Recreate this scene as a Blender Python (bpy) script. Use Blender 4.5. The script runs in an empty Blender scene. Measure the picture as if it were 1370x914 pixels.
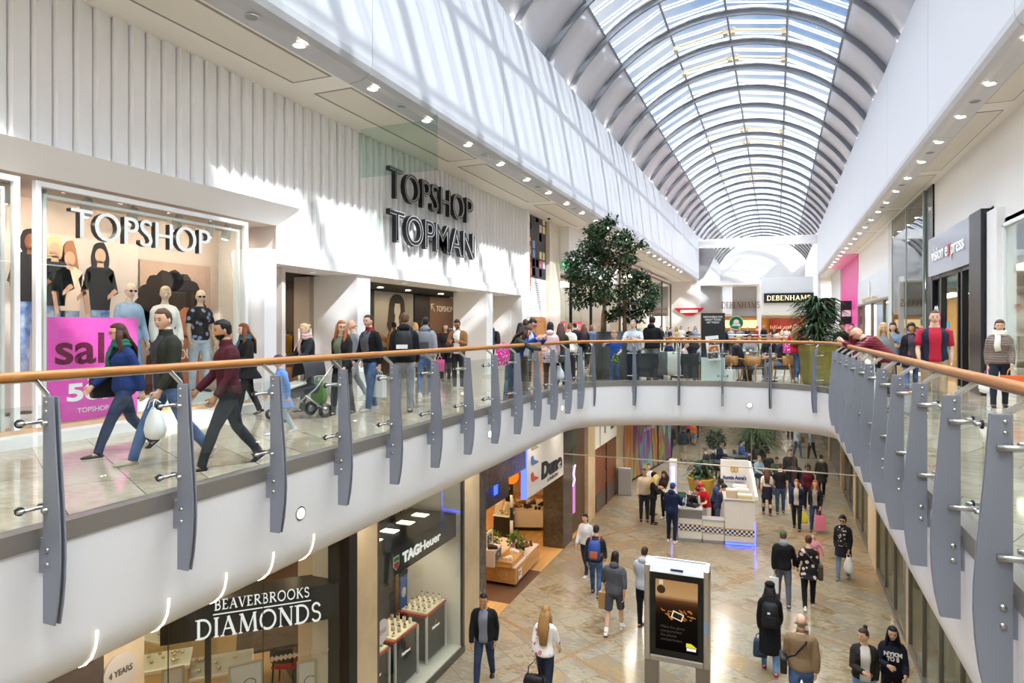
import bpy, math, random
from mathutils import Vector, Matrix, Euler
R = math.radians
random.seed(7)
SC = bpy.context.scene
COL = SC.collection
# ---- the camera, and where a sight line meets a real plane of the building ----
FPX = 871.0; YAW = R(22.1); SN = math.sin(YAW); CS = math.cos(YAW); EYE = 1.5
LOW = -5.0                                   # lower mall floor
def ray(u, v):
    a = (u-685)/FPX
    return (a*CS-SN, a*SN+CS, -(v-440)/FPX)
def on_x(u, v, x):
    r = ray(u, v); k = x/r[0]; return Vector((x, r[1]*k, EYE+r[2]*k))
def on_y(u, v, y):
    r = ray(u, v); k = y/r[1]; return Vector((r[0]*k, y, EYE+r[2]*k))
def on_z(u, v, z):
    r = ray(u, v); k = (z-EYE)/r[2]; return Vector((r[0]*k, r[1]*k, z))
def at_d(u, d, z=0.0):
    r = ray(u, 440); return Vector((r[0]*d, r[1]*d, z))

# ---------------------------------------------------------------- materials
def lin(c):
    if isinstance(c, str):
        c = tuple(int(c[i:i+2], 16)/255 for i in (0, 2, 4))
    return tuple((x/12.92 if x <= .04045 else ((x+.055)/1.055)**2.4) for x in c[:3])+(1.0,)
class NT:
    def __init__(s, name):
        s.m = bpy.data.materials.new(name); s.m.use_nodes = True
        s.t = s.m.node_tree; s.t.nodes.clear()
        s.out = s.t.nodes.new('ShaderNodeOutputMaterial')
    def n(s, typ, ins=None, **kw):
        nd = s.t.nodes.new('ShaderNode'+typ)
        for k, v in kw.items(): setattr(nd, k, v)
        for k, v in (ins or {}).items(): s.put(nd.inputs[k], v)
        return nd
    def put(s, sock, v):
        if isinstance(v, bpy.types.NodeSocket): s.t.links.new(v, sock)
        else: sock.default_value = v
    def end(s, sh):
        s.t.links.new(sh, s.out.inputs['Surface']); return s.m
    def ramp(s, fac, stops, interp='LINEAR'):
        r = s.n('ValToRGB', {'Fac': fac}); e = r.color_ramp.elements; r.color_ramp.interpolation = interp
        while len(e) < len(stops): e.new(.5)
        for i, (p, c) in enumerate(stops): e[i].position = p; e[i].color = lin(c)
        return r.outputs['Color']
    def coord(s, scale=(1, 1, 1), rot=(0, 0, 0), kind='Object'):
        tc = s.n('TexCoord'); mp = s.n('Mapping', {'Vector': tc.outputs[kind], 'Scale': scale, 'Rotation': rot})
        return mp.outputs['Vector']
    def bsdf(s, col, rough=.5, metal=0, spec=.5, normal=None, **kw):
        b = s.n('BsdfPrincipled', {'Base Color': col, 'Roughness': rough, 'Metallic': metal, 'Specular IOR Level': spec})
        if normal is not None: s.put(b.inputs['Normal'], normal)
        for k, v in kw.items(): s.put(b.inputs[k], v)
        return b.outputs['BSDF']
MC = {}
def mat(c, rough=.6, metal=0, spec=.4):
    k = ('p', c, rough, metal, spec)
    if k not in MC:
        t = NT('paint_'+str(c)); MC[k] = t.end(t.bsdf(lin(c), rough, metal, spec))
    return MC[k]
def cloth(c, c2=None, pat='plain', sc=14):
    k = ('c', c, c2, pat, sc)
    if k in MC: return MC[k]
    t = NT('fabric_'+str(c)); co = t.coord()
    no = t.n('TexNoise', {'Vector': co, 'Scale': 9.0, 'Detail': 4.0, 'Roughness': .6})
    bm = t.n('Bump', {'Height': no.outputs['Fac'], 'Strength': .55, 'Distance': .03})
    col = lin(c)
    if pat in ('floral', 'dots'):
        vo = t.n('TexVoronoi', {'Vector': co, 'Scale': float(sc)})
        f = .33 if pat == 'floral' else .28
        col = t.ramp(vo.outputs['Distance'], [(0, c2), (f, c2), (f+.03, c), (1, c)])
    elif pat == 'stripes':
        w = t.n('TexWave', {'Vector': co, 'Scale': float(sc), 'Distortion': 0.0}, bands_direction='Z')
        col = t.ramp(w.outputs['Fac'], [(0, c2), (.45, c2), (.55, c), (1, c)])
    elif pat == 'quilt':
        w = t.n('TexWave', {'Vector': co, 'Scale': float(sc)}, bands_direction='Z')
        bm = t.n('Bump', {'Height': w.outputs['Fac'], 'Strength': .55, 'Distance': .015})
    elif pat == 'fade':
        no2 = t.n('TexNoise', {'Vector': co, 'Scale': 6.0, 'Detail': 3.0})
        col = t.ramp(no2.outputs['Fac'], [(.35, c), (.7, c2)])
    rough = .35 if pat == 'quilt' else .85
    MC[k] = t.end(t.bsdf(col, rough, 0, .25, bm.outputs['Normal'])); return MC[k]
def glow(c, s):
    k = ('e', c, s)
    if k not in MC:
        t = NT('lamp_'+str(c)); e = t.n('Emission', {'Color': lin(c), 'Strength': s}); MC[k] = t.end(e.outputs[0])
    return MC[k]
def glass(tint='ffffff', refl=.10, rough=.0):
    k = ('g', tint, refl, rough)
    if k not in MC:
        t = NT('clear_glass')
        tr = t.n('BsdfTransparent', {'Color': lin(tint)}); gl = t.n('BsdfGlossy', {'Color': (1, 1, 1, 1), 'Roughness': rough})
        fr = t.n('LayerWeight', {'Blend': .25})
        mm = t.n('Math', {0: fr.outputs['Fresnel'], 1: refl*3.2}, operation='MULTIPLY')
        ad = t.n('Math', {0: mm.outputs[0], 1: .02}, operation='ADD', use_clamp=True)
        mx = t.n('MixShader', {0: ad.outputs[0], 1: tr.outputs[0], 2: gl.outputs[0]})
        MC[k] = t.end(mx.outputs[0])
    return MC[k]
def wood(c1, c2, sc=3.0, axis='X', rough=.35):
    k = ('w', c1, c2, sc, axis)
    if k not in MC:
        t = NT('wood'); s = {'X': (1, 12, 12), 'Y': (12, 1, 12), 'Z': (12, 12, 1)}[axis]
        co = t.coord(s); no = t.n('TexNoise', {'Vector': co, 'Scale': sc, 'Detail': 5.0, 'Distortion': .6})
        MC[k] = t.end(t.bsdf(t.ramp(no.outputs['Fac'], [(.3, c1), (.7, c2)]), rough))
    return MC[k]
def stone(c1, c2, sc=2.0, rough=.35, c3=None):
    k = ('s', c1, c2, sc, rough)
    if k not in MC:
        t = NT('stone'); co = t.coord()
        no = t.n('TexNoise', {'Vector': co, 'Scale': sc, 'Detail': 8.0, 'Roughness': .65, 'Distortion': .5})
        MC[k] = t.end(t.bsdf(t.ramp(no.outputs['Fac'], [(.3, c1), (.68, c2)]), rough))
    return MC[k]
def tiles(name, cols, size, rot, rough, joint='6a5f50', jw=.012, vein=1.0, band=None, spec=.5):
    """polished stone slabs: each slab its own tone, veined, thin joints"""
    t = NT(name); co = t.coord((1, 1, 1), (0, 0, rot))
    br = t.n('TexBrick', {'Vector': co, 'Color1': (0, 0, 0, 1), 'Color2': (1, 1, 1, 1), 'Mortar': (.5, .5, .5, 1), 'Scale': 1.0,
             'Mortar Size': jw, 'Mortar Smooth': .1, 'Bias': 0.0, 'Brick Width': size[0], 'Row Height': size[1]}, offset=.5)
    no = t.n('TexNoise', {'Vector': co, 'Scale': 1.1, 'Detail': 9.0, 'Roughness': .7, 'Distortion': 1.6})
    vo = t.n('TexNoise', {'Vector': t.coord((1, 3.2, 1), (0, 0, rot+.6)), 'Scale': 1.7, 'Detail': 8.0, 'Roughness': .72, 'Distortion': 2.6})
    mx = t.n('Mix', {0: .5, 2: no.outputs['Fac'], 3: vo.outputs['Fac']}, data_type='FLOAT')
    sep = t.n('SeparateColor', {'Color': br.outputs['Color']})
    s1 = t.n('Math', {0: sep.outputs[0], 1: .22}, operation='MULTIPLY'); s2 = t.n('Math', {0: mx.outputs[0], 1: s1.outputs[0]}, operation='ADD')
    s3 = t.n('Math', {0: s2.outputs[0], 1: .11}, operation='SUBTRACT')
    col = t.ramp(s3.outputs[0], cols)
    if band:
        b2 = t.n('TexBrick', {'Vector': t.coord((1, 1, 1), (0, 0, rot+band[3])), 'Color1': (0, 0, 0, 1), 'Color2': (0, 0, 0, 1), 'Mortar': (1, 1, 1, 1), 'Scale': 1.0,
                 'Mortar Size': band[1], 'Mortar Smooth': .0, 'Brick Width': band[2][0], 'Row Height': band[2][1]}, offset=.0)
        sp = t.n('TexNoise', {'Vector': co, 'Scale': 30.0, 'Detail': 2.0})
        bc = t.ramp(sp.outputs['Fac'], [(.35, band[0]), (.65, band[4])])
        mb = t.n('Mix', {0: b2.outputs['Fac'], 6: col, 7: bc}, data_type='RGBA'); col = mb.outputs[2]
    mj = t.n('Mix', {0: br.outputs['Fac'], 6: col, 7: lin(joint)}, data_type='RGBA')
    rr = t.n('MapRange', {0: no.outputs['Fac'], 1: .3, 2: .7, 3: rough[0], 4: rough[1]})
    return t.end(t.bsdf(mj.outputs[2], rr.outputs[0], 0, spec))

WHITE = mat('efeff0', .45); OFFW = mat('e4e2de', .6); WARMW = mat('e9dfd0', .6); BLACK = mat('17181a', .35); DGREY = mat('3a3c40', .5)
STEEL = mat('b9b9b7', .28, 1.0); DSTEEL = mat('7d7a76', .38, .9); POSTG = mat('8a8e9a', .45, .1); GREYP = mat('9a9ba4', .55)
GLASS = glass('f6f9f8', .03); GLASSG = glass('d8ebe4', .14); DARKGL = glass('9aa19d', .2)
FABW = cloth('f2f2f0')

# ---------------------------------------------------------------- mesh builder
class MB:
    def __init__(s): s.v = []; s.f = []
    def add(s, vs, fs):
        b = len(s.v); s.v += [tuple(p) for p in vs]; s.f += [tuple(b+i for i in f) for f in fs]; return s
    def box(s, c, d, rz=0.0, m=None):
        hx, hy, hz = d[0]/2, d[1]/2, d[2]/2
        P = [Vector((x, y, z)) for z in (-hz, hz) for x, y in ((-hx, -hy), (hx, -hy), (hx, hy), (-hx, hy))]
        rot = m if m is not None else Matrix.Rotation(rz, 3, 'Z'); c = Vector(c)
        return s.add([rot @ p+c for p in P], [(3, 2, 1, 0), (4, 5, 6, 7), (0, 1, 5, 4), (1, 2, 6, 5), (2, 3, 7, 6), (3, 0, 4, 7)])
    def b(s, x0, x1, y0, y1, z0, z1):
        return s.box(((x0+x1)/2, (y0+y1)/2, (z0+z1)/2), (abs(x1-x0), abs(y1-y0), abs(z1-z0)))
    def quad(s, *p): return s.add(p, [tuple(range(len(p)))])
    def loft(s, rings, cap=True, close=True):
        n = len(rings[0]); vs = [p for r in rings for p in r]; fs = []
        for i in range(len(rings)-1):
            for j in range(n if close else n-1):
                k = (j+1) % n; fs.append((i*n+j, i*n+k, (i+1)*n+k, (i+1)*n+j))
        if cap:
            fs.append(tuple(range(n-1, -1, -1))); fs.append(tuple((len(rings)-1)*n+j for j in range(n)))
        return s.add(vs, fs)
    def limb(s, pts, rad, n=10, side=(1, 0, 0), cap=True):
        """a tube through pts; rad = r or (r_side, r_front) for each point"""
        pts = [Vector(p) for p in pts]; rings = []
        for i, p in enumerate(pts):
            a = pts[max(i-1, 0)]; c = pts[min(i+1, len(pts)-1)]; t = (c-a).normalized()
            sd = Vector(side); sd = sd-t*sd.dot(t)
            if sd.length < .05: sd = Vector((0, 1, 0))-t*t.y
            sd.normalize(); fr = t.cross(sd)
            r = rad[i] if isinstance(rad, (list, tuple)) else rad
            rx, ry = r if isinstance(r, (list, tuple)) else (r, r)
            rings.append([p+sd*(rx*math.cos(q*2*math.pi/n))+fr*(ry*math.sin(q*2*math.pi/n)) for q in range(n)])
        return s.loft(rings, cap)
    def cyl(s, a, b, r, n=12, r2=None): return s.limb([a, b], [r, r2 if r2 is not None else r], n)
    def lathe(s, prof, c=(0, 0, 0), n=20, cap=True):
        return s.loft([[(c[0]+r*math.cos(q*2*math.pi/n), c[1]+r*math.sin(q*2*math.pi/n), c[2]+z) for q in range(n)] for r, z in prof], cap)
    def ell(s, c, r, nu=14, nv=10, m=None, fn=None):
        vs = []; fs = []; c = Vector(c)
        for i in range(nv+1):
            ph = math.pi*i/nv
            for j in range(nu):
                th = 2*math.pi*j/nu; p = Vector((math.sin(ph)*math.cos(th), math.sin(ph)*math.sin(th), math.cos(ph)))
                if fn: p = fn(p)
                p = Vector((p.x*r[0], p.y*r[1], p.z*r[2]))
                vs.append((m @ p if m is not None else p)+c)
        for i in range(nv):
            for j in range(nu):
                k = (j+1) % nu; fs.append((i*nu+j, (i+1)*nu+j, (i+1)*nu+k, i*nu+k))
        return s.add(vs, fs)
    def prism(s, poly, f, t0, t1):
        """poly of 2-D points, f(a, b, t) -> 3-D, thickness t0..t1"""
        n = len(poly); vs = [f(a, b, t0) for a, b in poly]+[f(a, b, t1) for a, b in poly]
        return s.add(vs, [tuple(range(n-1, -1, -1)), tuple(range(n, 2*n))]+[(i, (i+1) % n, n+(i+1) % n, n+i) for i in range(n)])
    def build(s, name, m, parent=None, smooth=False, bevel=0, mods=None, kind=None):
        me = bpy.data.meshes.new(name); me.from_pydata(s.v, [], s.f); me.validate(); me.update()
        if m is not None: me.materials.append(m)
        if smooth:
            me.polygons.foreach_set('use_smooth', [True]*len(me.polygons))
        o = bpy.data.objects.new(name, me); COL.objects.link(o)
        if parent is not None: o.parent = parent
        if bevel:
            bv = o.modifiers.new('edge', 'BEVEL'); bv.width = bevel; bv.segments = 2; bv.limit_method = 'ANGLE'
        if kind: o['kind'] = kind
        return o
def fix_normals(o):
    import bmesh
    bm = bmesh.new(); bm.from_mesh(o.data); bmesh.ops.recalc_face_normals(bm, faces=bm.faces); bm.to_mesh(o.data); bm.free(); return o
def empty(name, loc=(0, 0, 0), rz=0.0):
    o = bpy.data.objects.new(name, None); COL.objects.link(o); o.location = loc; o.rotation_euler = (0, 0, rz)
    o.empty_display_size = .1; return o
def tag(o, label, cat, group=None, kind=None):
    o['label'] = label; o['category'] = cat
    if group: o['group'] = group
    if kind: o['kind'] = kind
    return o
def struct(o): o['kind'] = 'structure'; return o
def thing(name, label, cat, loc=(0, 0, 0), rz=0.0, group=None): return tag(empty(name, loc, rz), label, cat, group)
def copy_thing(o, loc=None, rz=None, label=None, group=None):
    def cp(a, par):
        c = a.copy(); COL.objects.link(c); c.parent = par
        for ch in kids.get(a.name, []): cp(ch, c)
        return c
    kids = {}
    st = [o]
    while st:
        a = st.pop(); kids[a.name] = list(a.children); st += kids[a.name]
    r = cp(o, None)
    if loc is not None: r.location = loc
    if rz is not None: r.rotation_euler = (0, 0, rz)
    if label: r['label'] = label
    if group: r['group'] = group
    return r
ORD = 'first second third fourth fifth sixth seventh eighth ninth tenth eleventh twelfth thirteenth fourteenth fifteenth sixteenth seventeenth eighteenth nineteenth twentieth'.split()
ORD += ['twenty-'+w for w in ORD[:9]]+['thirtieth']+['thirty-'+w for w in ORD[:9]]+['fortieth']
# ---------------------------------------------------------------- lettering
def text(name, s, m, loc, facing, width=None, height=1.0, depth=.02, bold=0.0, parent=None, shear=0.0, align='CENTER', space=1.0):
    """upright letters; facing = direction the reader looks at the word FROM: 'x+' letters face +X, 'x-', 'y-', or an angle"""
    cu = bpy.data.curves.new(name, 'FONT'); cu.body = s; cu.size = height*1.38; cu.extrude = depth/2; cu.offset = bold
    cu.align_x = align; cu.align_y = 'BOTTOM_BASELINE' if s else 'CENTER'; cu.shear = shear; cu.space_character = space; cu.resolution_u = 4
    o = bpy.data.objects.new(name, cu); COL.objects.link(o); cu.materials.append(m)
    rz = {'x+': R(90), 'x-': R(-90), 'y-': 0.0, 'y+': R(180)}.get(facing, facing)
    o.rotation_euler = (R(90), 0, rz); o.location = loc
    me = bpy.data.meshes.new_from_object(o.evaluated_get(bpy.context.evaluated_depsgraph_get())); bpy.data.objects.remove(o); bpy.data.curves.remove(cu)
    me.name = name; o = bpy.data.objects.new(name, me); COL.objects.link(o); o.rotation_euler = (R(90), 0, rz); o.location = loc
    xs = [v.co.x for v in me.vertices]; c = (min(xs)+max(xs))/2 if align == 'CENTER' else 0; k = width/(max(xs)-min(xs)) if width else 1
    for v in me.vertices: v.co.x = (v.co.x-c)*k
    if parent is not None: o.parent = parent
    return o
# capital letters with serifs, strokes on a unit height: (points, half width)
T_, t_ = .075, .03
def arc(cx, cy, rx, ry, a0, a1, n=10): return [(cx+rx*math.cos(R(a0+(a1-a0)*i/n)), cy+ry*math.sin(R(a0+(a1-a0)*i/n))) for i in range(n+1)]
def srf(x, y, w=.14): return ([(x-w, y), (x+w, y)], .022)
SERIF = {
 'I': (.3, [([(.15, 0), (.15, 1)], T_), srf(.15, .02), srf(.15, .98)]),
 'D': (.86, [([(.15, 0), (.15, 1)], T_), srf(.12, .02), srf(.12, .98), ([(.15, .97), (.35, .97)]+arc(.35, .5, .42, .47, 90, -90)+[(.15, .03)], .05)]),
 'B': (.72, [([(.15, 0), (.15, 1)], T_), srf(.12, .02), srf(.12, .98), ([(.15, .97), (.3, .97)]+arc(.32, .75, .24, .22, 90, -90)+[(.15, .53)], .045), ([(.3, .53)]+arc(.34, .27, .28, .25, 90, -90)+[(.15, .02)], .05)]),
 'E': (.66, [([(.15, 0), (.15, 1)], T_), srf(.12, .02), srf(.12, .98), ([(.15, .97), (.55, .97), (.56, .82)], .03), ([(.15, .52), (.46, .52)], .03), ([(.15, .03), (.58, .03), (.61, .2)], .03)]),
 'A': (.86, [([(.1, 0), (.43, 1)], t_), ([(.41, 1), (.76, 0)], T_), ([(.22, .36), (.6, .36)], t_), srf(.1, .02, .11), srf(.76, .02)]),
 'V': (.84, [([(.1, 1), (.43, 0)], T_), ([(.43, 0), (.74, 1)], t_), srf(.1, .98), srf(.74, .98, .11)]),
 'R': (.78, [([(.15, 0), (.15, 1)], T_), srf(.14, .02), srf(.12, .98), ([(.15, .97), (.32, .97)]+arc(.34, .74, .26, .23, 90, -90)+[(.15, .51)], .045), ([(.34, .5), (.74, 0)], .065)]),
 'O': (.98, [(arc(.49, .5, .42, .49, 0, 360, 22), .055)]),
 'K': (.8, [([(.15, 0), (.15, 1)], T_), srf(.14, .02), srf(.14, .98), ([(.15, .45), (.66, 1)], t_), ([(.3, .6), (.74, 0)], .065), srf(.66, .98, .1)]),
 'S': (.62, [([(.52, .8)]+arc(.3, .75, .21, .23, 25, 270, 10)+arc(.3, .26, .24, .25, 90, -155, 10), .05)]),
 'M': (1.1, [([(.14, 0), (.2, 1)], t_), ([(.2, 1), (.55, .05)], T_), ([(.55, .05), (.9, 1)], t_), ([(.9, 1), (.97, 0)], T_), srf(.14, .02, .1), srf(.97, .02), srf(.16, .98, .09), srf(.93, .98, .09)]),
 'N': (.9, [([(.15, 0), (.15, 1)], t_), ([(.15, 1), (.76, 0)], T_), ([(.76, 0), (.76, 1)], t_), srf(.15, .02, .1), srf(.12, .98, .1), srf(.76, .98, .1)]),
 'H': (.9, [([(.16, 0), (.16, 1)], T_), ([(.74, 0), (.74, 1)], T_), ([(.16, .51), (.74, .51)], t_), srf(.16, .02), srf(.16, .98), srf(.74, .02), srf(.74, .98)]),
}
def serif_word(name, word, m, f, width, height, depth=.02, parent=None, gap=.08):
    """f(a, b, t): along the word, up, outwards"""
    tot = sum(SERIF[c][0]+gap for c in word)-gap; sx = width/tot; x = 0; mb = MB()
    for c in word:
        for pts, hw in SERIF[c][1]:
            L = []; Rr = []
            for i, (px, py) in enumerate(pts):
                q0 = pts[max(i-1, 0)]; q1 = pts[min(i+1, len(pts)-1)]; dx, dy = q1[0]-q0[0], q1[1]-q0[1]; l = math.hypot(dx, dy) or 1
                nx, ny = -dy/l*hw, dx/l*hw; L.append(((x+px+nx)*sx, (py+ny)*height)); Rr.append(((x+px-nx)*sx, (py-ny)*height))
            for i in range(len(pts)-1):
                mb.prism([L[i], L[i+1], Rr[i+1], Rr[i]], f, 0, depth)
        x += SERIF[c][0]+gap
    return mb.build(name, m, parent)
# ================================================================ people
SKIN = {'fair': 'e0b49a', 'pale': 'e8c4ae', 'tan': 'c08e6c', 'brown': '8a5a40', 'dark': '54372a'}
def skinm(s):
    k = ('skin', s)
    if k not in MC:
        t = NT('skin'); MC[k] = t.end(t.bsdf(lin(SKIN[s]), .5, 0, .3))
    return MC[k]
def hairm(c):
    k = ('hair', c)
    if k not in MC:
        t = NT('hair'); co = t.coord((60, 60, 6)); no = t.n('TexNoise', {'Vector': co, 'Scale': 2.0, 'Detail': 3.0})
        bm = t.n('Bump', {'Height': no.outputs['Fac'], 'Strength': .6, 'Distance': .01})
        a = lin(c); d = t.n('Mix', {0: no.outputs['Fac'], 6: tuple(x*.6 for x in a[:3])+(1,), 7: tuple(min(1, x*1.3) for x in a[:3])+(1,)}, data_type='RGBA')
        MC[k] = t.end(t.bsdf(d.outputs[2], .5, 0, .3, bm.outputs['Normal']))
    return MC[k]
# torso rings for a 1.75 m body: height, half width, half depth, forward offset
TOR = [(.83, .10, .09, 0), (.88, .150, .110, -.005), (.94, .166, .112, -.008), (1.0, .160, .108, -.002), (1.08, .143, .098, .006), (1.17, .150, .105, .008),
       (1.26, .164, .118, .006), (1.34, .172, .118, 0), (1.39, .160, .102, -.01), (1.43, .115, .080, -.015), (1.465, .072, .064, -.01), (1.50, .057, .058, 0), (1.56, .052, .056, .012)]
TORF = [(.83, .11, .10, 0), (.88, .160, .118, -.012), (.94, .172, .122, -.014), (1.0, .158, .108, -.004), (1.08, .128, .090, .004), (1.17, .134, .095, .008),
        (1.26, .150, .122, .018), (1.34, .154, .112, .006), (1.39, .142, .092, -.008), (1.43, .100, .072, -.012), (1.465, .062, .056, -.008), (1.50, .048, .050, 0), (1.56, .045, .049, .012)]
def pose(kind, k=1.0, **kw):
    p = dict(lean=2, hL=2, kL=4, hR=-2, kR=3, aL=2, bL=9, eL=12, iL=8, aR=2, bR=9, eR=12, iR=8, hy=0, hp=4, sit=0)
    P = {'stand': {}, 'shift': dict(hL=8, kL=14, hR=-3, kR=0, bL=12),
         'walk': dict(lean=3, hL=24*k, kL=6, hR=-16*k, kR=20*k, aL=-20*k, eL=14, aR=20*k, eR=24),
         'walk2': dict(lean=3, hR=24*k, kR=6, hL=-16*k, kL=20*k, aR=-20*k, eR=14, aL=20*k, eL=24),
         'rail': dict(lean=28, hL=6, kL=2, hR=-6, kR=2, aL=48, bL=14, eL=52, iL=30, aR=48, bR=14, eR=52, iR=30, hp=-8),
         'phone': dict(aL=22, eL=88, iL=32, aR=24, eR=84, iR=30, hp=26), 'push': dict(lean=7, hL=20, kL=8, hR=-14, kR=16, aL=32, eL=38, aR=32, eR=38, iL=2, iR=2),
         'carry': dict(lean=3, hL=20*k, kL=6, hR=-14*k, kR=16*k, aL=-6, eL=10, aR=6, eR=70, iR=26), 'pockets': dict(aL=-8, bL=16, eL=44, iL=14, aR=-8, bR=16, eR=44, iR=14),
         'sit': dict(lean=8, hL=82, kL=84, hR=80, kR=80, bL=10, aL=22, eL=60, iL=22, aR=24, eR=56, iR=22, sit=1), 'chin': dict(aL=26, eL=78, iL=50, aR=30, eR=136, iR=26, bR=4, hp=8),
         'work': dict(lean=14, aL=26, eL=58, iL=10, aR=30, eR=52, iR=10, hp=24), 'arms': dict(aL=22, eL=92, iL=58, aR=24, eR=86, iR=58)}[kind]
    p.update(P); p.update(kw); return p
def person(label, xy, z0, head, h=1.75, po=None, sex='m', skin='fair', top=('3a3a40',), legs=('2c3448',), shoe='2a2624', hair=('short', '3a2a20'), near=0, group=None, cat='person', name='person', child=0, **ex):
    """one figure. head: 0 looks along the mall, 90 to the right, 180 back to the photographer. Returns (object, anchor points)"""
    po = po or pose('stand'); s = h/1.75; T = TOR if sex == 'm' else TORF; hs = 1.22 if child else 1.0; w = ex.get('build', 1.0)
    sw = (.185 if sex == 'm' else .158)*w
    piv = Vector((0, 0, .95)); L = R(po['lean'])
    def bend(p):
        p = Vector(p); f = min(max((p.z-.92)/.2, 0), 1)
        return piv+Matrix.Rotation(-L*f, 3, 'X') @ (p-piv)
    # legs
    J = {}
    for sd, sx in (('L', -1), ('R', 1)):
        a = R(po['h'+sd]); b = R(po['h'+sd]-po['k'+sd]); sp = R(po.get('sp', 2)); hip = Vector((sx*.088*w, 0, .91))
        kn = hip+Vector((sx*math.sin(sp), math.sin(a), -math.cos(a)))*.425; an = kn+Vector((0, math.sin(b), -math.cos(b)))*.405
        J[sd] = (hip, kn, an, b if not po['sit'] else 0)
    low = min(J['L'][2].z, J['R'][2].z)-.075
    if po['sit']: low = .91-.09-po.get('seat', .45)/s
    ft = {}
    for sd in 'LR':
        hip, kn, an, b = J[sd]; fp = R(po.get('toe', 0)) if po['sit'] else min(max(-b*.85, -.1), .9)*(1 if an.z-.075-low > .015 else .25)
        ft[sd] = Vector((0, math.cos(fp), -math.sin(fp)))
    off = Vector((0, 0, -low)); S_ = lambda p: (Vector(p)+off)*s
    dz = LOW if z0 == 'L' else (0.0 if z0 == 'U' else z0)
    M0 = Matrix.Translation((xy[0], xy[1], dz)) @ Matrix.Rotation(-R(head), 4, 'Z')
    # arms
    A = {}
    for sd, sx in (('L', -1), ('R', 1)):
        a = R(po['a'+sd]); q = R(po['b'+sd]); i = R(po['i'+sd]); e = a+R(po['e'+sd])
        sh = bend((sx*sw*.93, -.008, 1.378)); du = Vector((sx*math.sin(q), math.cos(q)*math.sin(a), -math.cos(q)*math.cos(a)))
        el = sh+du*.29; df = Vector((sx*(math.sin(q)*.6-math.sin(i)), math.cos(i)*math.sin(e), -math.cos(i)*math.cos(e))).normalized()
        wr = el+df*.245; A[sd] = (sh, el, wr, df, sx)
    # head frame
    hy, hp = R(po['hy']), R(po['hp']); nb = bend((0, .012, 1.53)); RH = Matrix.Rotation(-hy, 3, 'Z') @ Matrix.Rotation(-(L*.4+hp), 3, 'X')
    hc = nb+RH @ Vector((0, .016, .105*hs)); hr = Vector((.074, .095, .115))*hs
    def headfn(p):
        x, y, z = p
        if 0 < z < .995: g = math.sqrt((1-z**2.7)/(1-z*z)); x *= g; y *= g
        if z < 0 and y > -.2: x *= 1-.30*(-z)**1.5; y = y*(1-.10*z*z)+.06*(-z)
        if z < -.3 and y < 0: y *= 1+.45*(z+.3)
        if y > 0 and abs(z) < .85: y *= 1-.05*math.exp(-((z-.02)/.12)**2)
        if y > .55:
            y += .20*math.exp(-(x/.13)**2)*math.exp(-((z+.22)/.13)**2)*(1 if z > -.42 else .4)+.10*math.exp(-(x/.10)**2)*math.exp(-((z+.02)/.16)**2)
            y -= .10*math.exp(-((abs(x)-.36)/.16)**2)*math.exp(-((z-.02)/.11)**2)
            y += .05*math.exp(-(x/.3)**2)*math.exp(-((z+.56)/.07)**2)+.06*math.exp(-(x/.28)**2)*math.exp(-((z+.86)/.14)**2)
        return Vector((x, y, z))
    HM = RH; nu, nv = (32, 26) if near else (16, 14)
    mb = MB()
    # body: torso to neck, head, legs to toes, arms to fingertips
    def tring(i, infl=0.0, n=14, zz=None):
        z, rx, ry, yo = T[i]; rx *= w; ry *= w; rx += infl; ry += infl
        return [bend((rx*math.cos(q*2*math.pi/n), ry*math.sin(q*2*math.pi/n)+yo, z))*1.0 for q in range(n)]
    G = lambda pts: [S_(p) for p in pts]
    mb.loft([G(tring(i, -.016 if i < 9 else 0.0)) for i in range(len(T))])
    mb.ell(S_(hc), hr*s, nu, nv, HM, headfn)
    for sx in (-1, 1):
        mb.ell(S_(hc+RH @ Vector((sx*.074*hs, -.006, -.01))), Vector((.010, .020, .031))*s*hs, 8, 6, HM)
    for sd in 'LR':
        hip, kn, an, b = J[sd]; t1 = hip.lerp(kn, .5); c1 = kn.lerp(an, .32)+Vector((0, -.012, 0)); f = ft[sd]; hl = an+Vector((0, -.03, -.055))
        mb.limb(G([hip+Vector((0, 0, .03)), t1, kn, c1, kn.lerp(an, .75), an]), [r*s*(.74 if ex.get('leglen', 'long') == 'long' and not ex.get('skirt') else 1) for r in (.088*w, .075*w, .054, .054, .040, .037)], 10)
        up = Vector((0, -f.z, f.y)); mb.limb(G([an+up*.01-f*.03, an-f*.02-up*.035, an+f*.06-up*.05, an+f*.14-up*.058]), [(.03*s, .03*s), (.036*s, .036*s), (.042*s, .026*s), (.036*s, .016*s)], 10)
        sh, el, wr, df, sx = A[sd]
        mb.limb(G([sh+Vector((-sx*.03, 0, .01)), sh, sh.lerp(el, .5), el, el.lerp(wr, .3), wr]), [(r*s, r*s) for r in (.030, .042, .042, .037, .039, .026)], 10)
        # hand: palm, four bent fingers, thumb
        pn = Vector((-sx, 0, 0)); pn = (pn-df*pn.dot(df)).normalized(); wd = df.cross(pn)*(-sx); wd = wd if (wd.y > 0 or abs(wd.y) < .3 and wd.z > 0) else -wd
        cu = R(po.get('curl', 28)); k = hs
        mb.limb(G([wr-df*.012, wr+df*.02, wr+df*.055*k, wr+df*.088*k]), [(.019*s, .024*s), (.018*s, .031*s), (.015*s*k, .040*s*k), (.011*s*k, .038*s*k)], 10, side=tuple(pn))
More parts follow.
